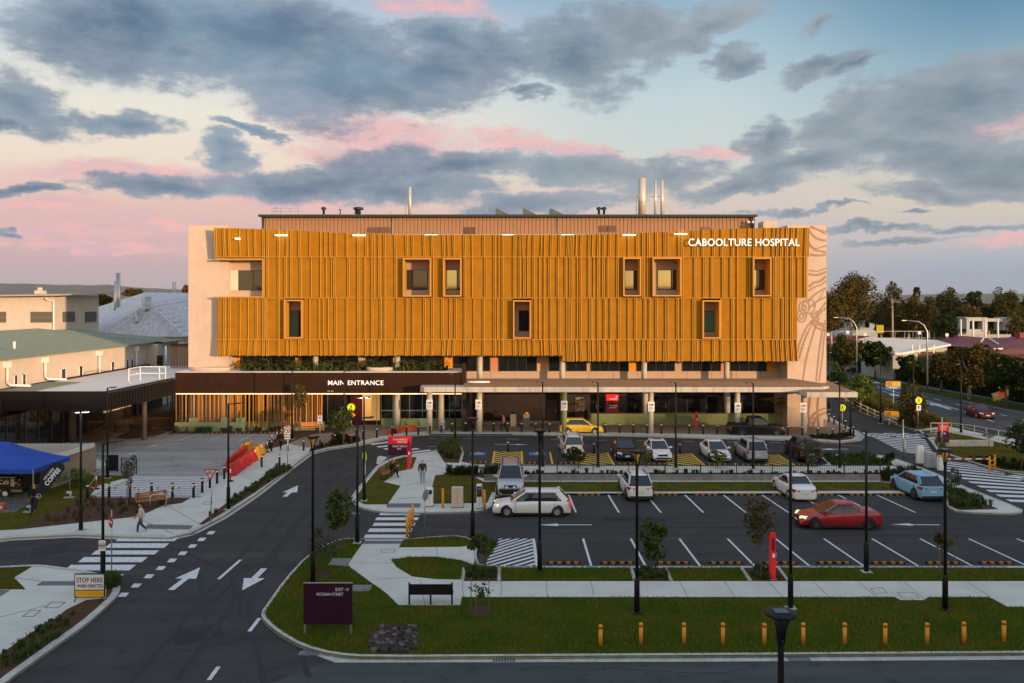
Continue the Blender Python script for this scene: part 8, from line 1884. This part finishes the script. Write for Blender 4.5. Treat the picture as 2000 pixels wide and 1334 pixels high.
for px, py, lab in ((57, 1000, 'pale blue bucket weight on the lawn by the flag pole'), (135, 972, 'white bucket weight on a paver on the lawn')):
    t = thing('bucket', lab, 'bucket', tuple(G(px, py, IZ))); tb(MB().lathe([(.14, .04), (.17, .4), (.15, .41), (.13, .3)], (0, 0, 0), 16), 'pail', mat('bucket_white', (.5, .55, .56), .5) if px > 100 else mat('bucket_blue', (.25, .38, .45), .5), t); tb(MB().box(-.3, -.2, 0, .3, .2, .04), 'paver', M_kerb, t); tb(MB().box(-.08, -.172, .14, .08, -.155, .3), 'label_patch', M_trim, t)

# =================== neighbourhood on the right ===================
def Wp(px, py, Y): return Vector((FX(px, Y), Y, FZ(py, Y)))
M_wroof = mat('white_metal_roof', (.72, .66, .57), .55, var=.04); M_rroof = mat('red_metal_roof', (.20, .042, .045), .55, var=.1); M_brick = mat('brown_brick', (.12, .06, .045), .9, var=.2, vscale=3); M_pw = mat('pale_wall', (.36, .36, .33), .85, var=.08)
t = thing('school_hall', 'low hall with broad white metal roof behind the street trees', 'building', tuple(Wp(1745, 735, 150)))
a = MB(); A_, B_, C2_, D2_, E2_, F2_ = Wp(1678, 672, 152), Wp(1712, 659.5, 168), Wp(1830, 664, 172), Wp(1857, 672, 160), Wp(1748, 689, 142), Wp(1762, 689, 142)
a.face([A_, E2_, B_]); a.face([E2_, F2_, C2_, B_]); a.face([F2_, D2_, C2_]); a.face([A_, B_, Wp(1700, 672, 185)]); a.face([B_, C2_, Wp(1840, 672, 190), Wp(1700, 672, 185)]); a.build('roof', M_wroof, t)
a = MB(); a.bar(E2_ + Vector((0, 0, -.15)), F2_ + Vector((0, 0, -.15)), .1, .35); a.bar(A_ + Vector((0, 0, -.15)), E2_ + Vector((0, 0, -.15)), .1, .35); a.bar(F2_ + Vector((0, 0, -.15)), D2_ + Vector((0, 0, -.15)), .1, .35); a.build('gutter', M_signw, t)
a = MB(); e = [A_ + Vector((.6, .6, 0)), E2_ + Vector((0, .8, 0)), F2_ + Vector((0, .8, 0)), D2_ + Vector((-.6, .2, 0)), Wp(1840, 672, 188), Wp(1700, 672, 184)]; a.prism([(p.x, p.y) for p in e], 0, E2_.z - .05); a.build('wall', M_pw, t)
a = MB(); a.box(FX(1775, 150), 149, 0, FX(1850, 150), 151, 4.2); a.build('brick_wing', M_brick, t)
for q in (1782, 1796, 1810, 1824): a = MB(); a.bar(Wp(q, 690, 146), Wp(q, 673, 146), .15); a.build('post', M_steel, t)
a = MB(); a.box(FX(1776, 148.8), 148.7, 1.2, FX(1845, 148.8), 148.9, 3.2); a.build('window', M_glass, t)
t = thing('red_roof_house', 'large sprawling building with dark red hipped metal roof at the right', 'building', tuple(Wp(1930, 700, 150)))
a = MB(); r = [Wp(1800, 668, 190), Wp(1878, 655.5, 196), Wp(1950, 662, 185), Wp(2010, 652, 185), Wp(2120, 655, 185), Wp(2120, 690, 150), Wp(1990, 688, 150), Wp(1930, 685, 152), Wp(1857, 676, 165)]
a.face([r[0], r[8], r[1]]); a.face([r[8], r[7], r[2], r[1]]); a.face([r[7], r[6], r[3], r[2]]); a.face([r[6], r[5], r[4], r[3]]); a.face([r[0], r[1], Wp(1850, 662, 215)]); a.face([r[1], r[2], r[3], r[4], Wp(2120, 662, 215), Wp(1850, 662, 215)])
a.build('roof', M_rroof, t); a = MB(); a.prism([(p.x, p.y + 1) for p in (r[0], r[8], r[7], r[6], r[5])] + [(r[5].x, 210), (r[0].x, 210)], 0, r[6].z - .3); a.build('wall', M_brick, t)
a = MB(); a.bar(Wp(1922, 659, 182), Wp(1916, 668, 172), .25); a.bar(Wp(1932, 661, 182), Wp(1950, 672, 166), .25); a.build('ridge_cap', M_wroof, t)
a = MB(); a.box(FX(1992, 175), 175, FZ(660, 175), FX(2006, 175), 177, FZ(650, 175)); a.build('roof_turret', M_rroof, t)
t = thing('tile_roof_house', 'house with orange-brown tiled roof and white gable trim behind the orange street tree', 'building', tuple(Wp(1960, 720, 140)))
a = MB(); A_, B_, C2_, D2_ = Wp(1945, 692, 138), Wp(1958, 684, 142), Wp(1972, 680.5, 146), Wp(2100, 695, 140); E2_ = Wp(2100, 686, 148)
a.face([A_, D2_, E2_, C2_]); a.face([A_, C2_, Wp(1940, 686, 150)]); a.build('roof', mat('terracotta_tile', (.24, .09, .05), .85, var=.2, vscale=4), t); a = MB(); a.prism([(A_.x + .5, A_.y + .8), (D2_.x, D2_.y + .8), (D2_.x, 150), (A_.x + .5, 150)], 0, A_.z - .2); a.build('wall', M_brick, t)
a = MB(); a.bar(Wp(1940, 682, 148), Wp(1958, 681, 148), .3); a.build('white_trim', M_signw, t); a = MB(); a.bar(Wp(1915, 695, 145), Wp(1935, 698, 145), .3); a.build('white_trim', M_signw, t)
t = thing('red_roof_shed', 'small building with dull red roof beside the hospital end wall', 'building', tuple(Wp(1640, 680, 190)))
a = MB(); a.face([Wp(1600, 662, 190), Wp(1668, 664, 190), Wp(1690, 655.5, 205), Wp(1600, 654, 205)]); a.face([Wp(1668, 664, 190), Wp(1700, 657, 200), Wp(1690, 655.5, 205)]); a.build('roof', M_rroof, t); a = MB(); a.box(FX(1600, 190), 191, 0, FX(1680, 190), 204, FZ(664, 190) - .1); a.build('wall', M_brick, t)
t = thing('white_shelter', 'white rendered shelter with open dark bays behind the flagpoles', 'building', tuple(Wp(1905, 640, 225)))
Ys = 225; a = MB()
for x0, x1, y0, y1 in ((1886, 1918, 620, 627), (1886, 1892, 627, 648), (1917, 1927, 620, 648), (1884, 1888, 619, 622), (1927, 1960, 622, 628), (1958, 2000, 620, 645)): a.box(FX(x0, Ys), Ys - .5, FZ(y1, Ys), FX(x1, Ys), Ys + 4, FZ(y0, Ys))
a.box(FX(1886, Ys), Ys - .3, FZ(655, Ys), FX(1927, Ys), Ys + 4, FZ(643, Ys)); a.build('wall', mat('shelter_grey', (.42, .42, .42), .8), t); a = MB(); a.box(FX(1892, Ys), Ys + 2, FZ(648, Ys), FX(1917, Ys), Ys + 2.2, FZ(627, Ys)); a.build('dark_bay', M_glass, t)
t = thing('fence_panels', 'pale low wall panels behind the red roof', 'wall', tuple(Wp(1930, 656, 210))); a = MB(); a.box(FX(1872, 212), 212, FZ(662, 212), FX(1975, 212), 212.3, FZ(653, 212)); a.build('wall', M_pw, t)
for i, px in enumerate((1876.5, 1900.5, 1924.5, 1949)):
    t = thing('flagpole', 'white pole, %s from the left of four behind the red roof' % ORD[i], 'pole', (FX(px, 200), 200, 0), 0, 'white poles behind the red roof'); a = MB(); a.tube([(0, 0, 0), (0, 0, FZ(625.5, 200))], .22, 8); tb(a, 'pole', M_signw, t); tb(MB().lathe([(.25, 0), (.25, .15), (.03, .3)], (0, 0, FZ(625.5, 200)), 8), 'cap', M_signw, t)
t = thing('sheds', 'pale blue-white shed seen through the trunks of the huge gum', 'building', tuple(Wp(1700, 640, 235))); a = MB(); a.box(FX(1632, 240), 240, 0, FX(1712, 240), 250, FZ(624, 240)); a.build('wall', mat('pale_blue_wall', (.38, .46, .52), .7, var=.15, vscale=.3), t); a = MB(); a.box(FX(1630, 240), 239, FZ(624, 240), FX(1714, 240), 251, FZ(619, 240)); a.build('roof', M_signw, t)
for q in (1640, 1668, 1690): a = MB(); a.box(FX(q, 239.9), 239.8, FZ(640, 240), FX(q + 8, 239.9), 239.95, FZ(628, 240)); a.build('window', M_glass, t)
t = thing('sports_board', 'square yellow board on the playing court', 'board', tuple(Wp(1719, 650, 205))); a = MB(); a.box(FX(1712, 205), 205, FZ(651, 205), FX(1726, 205), 205.2, FZ(635, 205)); a.build('board', mat('court_yellow', (.40, .33, .02), .7), t); a = MB(); a.bar(Wp(1713, 651, 205) + Vector((0, .1, 0)), Vector((FX(1713, 205), 205.1, 0)), .15); a.build('leg', M_steel, t)
for i, (px, py) in enumerate(((1617, 653), (1655, 649), (1689, 653), (1795, 650), (1849, 654))):
    g = Vector((FX(px, 195), 195, 0)); t = thing('court_hoop', 'white hoop board, %s from the left on the playing courts' % ORD[i], 'hoop', tuple(g), 0, 'hoop boards on the courts'); zt2 = FZ(py, 195); tb(MB().tube([(0, 0, 0), (0, 0, zt2)], .1, 6), 'pole', M_steel, t); tb(MB().box(-.33, -.2, zt2 - .35, .33, -.1, zt2 + .35), 'board', M_signw, t)
t = thing('court_fence', 'tall wire court fence with steel posts behind the white-roofed hall', 'fence', (FX(1800, 200), 200, 0))
for px in (1616, 1632, 1641, 1662, 1672, 1748, 1767, 1783, 1800, 1816, 1825, 1836, 1842): a = MB(); a.tube([(FX(px, 200), 200, 0), (FX(px, 200), 200, FZ(646, 200))], .08, 6); a.build('post', M_steel, t)
for z in (FZ(647, 200), FZ(660, 200)): a = MB(); a.bar((FX(1612, 200), 200, z), (FX(1850, 200), 200, z), .06); a.build('rail', M_steel, t)
# playground
t = thing('playground_frame', 'timber and steel playground frame under blue shade sails behind the hedge', 'play equipment', tuple(Wp(1875, 745, 125)))
Yp = 128
for k in range(9): px = 1862 + k * 3.2; a = MB(); a.box(FX(px, Yp), Yp, 0, FX(px, Yp) + .12, Yp + .12, FZ(722, Yp)); a.build('post', (M_timb, M_wing)[k % 2], t)
for x0, x1, y in ((1849, 1866, 724), (1904, 1920, 722)): a = MB(); z = FZ(y, Yp); a.mesh([(FX(x0, Yp), Yp - 1, z - .8), (FX(x1, Yp), Yp - 1, z - .5), (FX(x1, Yp), Yp + 2, z + .5), (FX(x0, Yp), Yp + 2, z + .6)], [(0, 1, 2, 3)]); a.build('shade_sail', mat('shade_blue', (.02, .22, .5), .7), t)
a = MB(); a.box(FX(1884, Yp), Yp + 1, 0, FX(1905, Yp), Yp + 3, FZ(728, Yp)); a.build('cubby_wall', M_brick, t); a = MB(); a.box(FX(1912, Yp), Yp, 0, FX(1918, Yp), Yp + .3, 2); a.build('slide_panel', mat('play_red', (.5, .08, .06), .6), t)
for i, px in enumerate((1797, 1808, 1818, 1830, 1845, 1852)):
    t = thing('boulder', 'pale sandstone boulder, %s from the left behind the hedge' % ORD[i], 'boulder', (FX(px, 140), 140, 0), i, 'boulders behind the hedge'); a = MB(); a.lathe([(.5, 0), (.8, .4), (.75, 1.0), (.45, 1.2), (.05, 1.35)], (0, 0, 0), 9, sx=1.2 + .1 * i); tb(a, 'rock', mat('sandstone', (.42, .32, .24), .9, var=.15, vscale=3), t)
# =================== behind the viewer: unseen masses and trees added to block the low sun ===================
t = thing('sun_blocker_decks', 'multi-storey car park block behind the viewer with open concrete decks', 'building', (150, -32, 0))  # added out of view; its height sets the shadow edge on the facade
for k in range(5): a = MB(); a.box(108, -46, k * 3.0, 330, -22, k * 3.0 + 1.25); a.build('deck', M_conc, t)
a = MB(); a.box(108.5, -45, 0, 329, -40, 13.2); a.build('core_wall', M_darkw, t)
t = thing('sun_blocker_brick', 'long tall brick building behind the viewer', 'building', (40, -32, 0))  # added out of view to shade the walkway and left wing
a = MB(); a.box(-60, -50, 0, 70, -24, 16.2); a.build('wall', M_brick, t); a = MB(); a.box(-60.5, -50.5, 16.2, 70.5, -23.5, 16.5); a.build('roof', M_roofd, t)
t = thing('sun_blocker_low', 'lower terrace building between the brick building and the car park block', 'building', (90, -32, 0))  # added, kept lower so sun still reaches the entrance front
a = MB(); a.box(72.5, -44, 0, 107.5, -26, 12.6); a.build('wall', M_brick, t)
for i, (x, y, h, r) in enumerate([(78, -20, 15.5, 3.2), (86, -21, 14.6, 2.6), (93, -19, 15.8, 3.0), (101, -20, 16.5, 3.4), (110, -19, 17.0, 4.0), (121, -18, 16.2, 4.2), (131, -19, 16.9, 4), (142, -18, 16.5, 4.4), (155, -19, 16.4, 4), (40, -18, 17.5, 4), (52, -19, 18, 4), (64, -18, 17, 4), (180, -19, 18.5, 5), (205, -19, 19, 5), (232, -19, 18.5, 5), (262, -19, 19, 5)]):  # unseen trees added to block sun and make the shadow edge uneven
    rnd = random.Random(i + 50); tt = thing('gum_tree', '%s gum tree from the left in the row behind the viewer' % ORD[i], 'tree', (x, y, 0)); mb, cl = crown_mesh(rnd, r * 1.5, r * 1.2, r, 700, .8, 14); mb.v = [(v[0], v[1], v[2] + h - r) for v in mb.v]; o = mb.build('crown', L_gum); o.parent = tt; o = MB().tube([(0, 0, 0), (0, 0, h - r)], [.3, .12], 7).build('trunk', M_barkp); o.parent = tt
# air
hz = MB(); hz.box(-17200, -420, -2, 17200, 17200, 345)
m = bpy.data.materials.new('haze_air'); m.use_nodes = True; m.node_tree.nodes.clear()
o_ = m.node_tree.nodes.new('ShaderNodeOutputMaterial'); v_ = m.node_tree.nodes.new('ShaderNodeVolumePrincipled'); v_.inputs['Color'].default_value = (.80, .82, .90, 1); v_.inputs['Density'].default_value = .00002; v_.inputs['Anisotropy'].default_value = .0
m.node_tree.links.new(v_.outputs[0], o_.inputs['Volume']); o = hz.build('haze', m); fixnormals(o); tag(o, kind='stuff')
# =================== wear on the roads ===================
M_patch = asphalt_mat('asphalt_patch', (.030, .031, .034)); M_seal = mat('crack_seal', (.012, .012, .013), .5); M_tyre = mat('tyre_mark', (.026, .027, .029), .8, c2=(.040, .042, .046), vscale=6)
mb = MB()
for q in ([(760, 1012), (800, 1010), (806, 1022), (764, 1025)], [(1180, 1010), (1300, 1011), (1304, 1019), (1178, 1018)], [(330, 1230), (420, 1215), (440, 1240), (345, 1262)], [(1460, 1032), (1500, 1031), (1515, 1040), (1470, 1042)], [(640, 905), (668, 900), (672, 912), (640, 918)], [(1130, 862), (1200, 863), (1200, 868), (1130, 867)], [(60, 1070), (130, 1062), (135, 1078), (60, 1088)]): polyp(mb, q, .005)
tag(mb.build('road_patch', M_patch), kind='structure')
mb = MB(); rnd = random.Random(21)
for (x0, y0, x1, y1) in ((260, 1290, 520, 1240), (420, 1180, 560, 1010), (650, 1000, 640, 900), (1060, 1010, 1330, 1022), (1500, 1012, 1760, 1020), (1250, 1040, 1290, 1085), (1640, 1010, 1960, 1014), (880, 1300, 1500, 1312), (1000, 862, 1350, 866)):
    P = None; n = 14
    for i in range(n + 1):
        t = i / n; c = G(x0 + (x1 - x0) * t, y0 + (y1 - y0) * t, .0094) + Vector((rnd.gauss(0, .12), rnd.gauss(0, .12), 0))
        if P is not None: d = (c - P).normalized(); s = Vector((-d.y, d.x, 0)) * .012; mb.face([P - s, c - s, c + s, P + s])
        P = c
tag(mb.build('crack_seal', M_seal), kind='structure')
mb = MB()
MZ = [.0058]
def marks(pts, off):
    MZ[0] += .0006; Q = [G(x, y, MZ[0]) for x, y in pts]
    for o in (-off, off):
        pr_ = None
        for i in range(len(Q) - 1):
            for k in range(6):
                c = Q[i].lerp(Q[i + 1], k / 6); d = (Q[min(i + 1, len(Q) - 1)] - Q[max(i - 0, 0)]).normalized(); n_ = Vector((-d.y, d.x, 0)); a, b = c + n_ * (o - .11), c + n_ * (o + .11)
                if pr_: mb.face([pr_[0], a, b, pr_[1]])
                pr_ = (a, b)
marks([(300, 1330), (380, 1230), (470, 1120), (560, 1010), (640, 930), (720, 890), (800, 868), (1000, 860), (1400, 862), (1600, 868)], .75)
marks([(560, 1330), (520, 1180), (580, 1060), (640, 980), (690, 910)], .75); marks([(820, 1018), (1000, 1016), (1400, 1014), (2000, 1016)], .75); marks([(840, 1034), (1100, 1034), (1500, 1036), (2000, 1040)], .75); marks([(-60, 1075), (120, 1068), (300, 1070), (420, 1120), (440, 1230)], .7)
tag(mb.build('tyre_mark', M_tyre), kind='structure')
for i, (px, py) in enumerate(((604, 1276), (985, 1291), (1560, 1287), (372, 1043), (690, 1003))):
    t = thing('drain_grate', 'steel drain grate in the gutter, %s of five from the left of the list of kerb drains' % ORD[i], 'drain', tuple(G(px, py, .012)))
    t['label'] = ('drain grate at the foot of the corner lawn curve', 'drain grate in the front gutter below the small staked sapling', 'drain grate in the front gutter near the nearest lamp post', 'drain grate where the zebra crossing meets the left footpath', 'drain grate by the kerb at the double lamp post')[i]
    a = MB(); a.box(-.4, -.2, 0, .4, .2, .012); o = a.build('frame', M_concd); o.parent = t; a = MB()
    for k in range(7): a.box(-.34 + k * .1, -.16, .012, -.30 + k * .1, .16, .02)
    o = a.build('bars', M_steel); o.parent = t
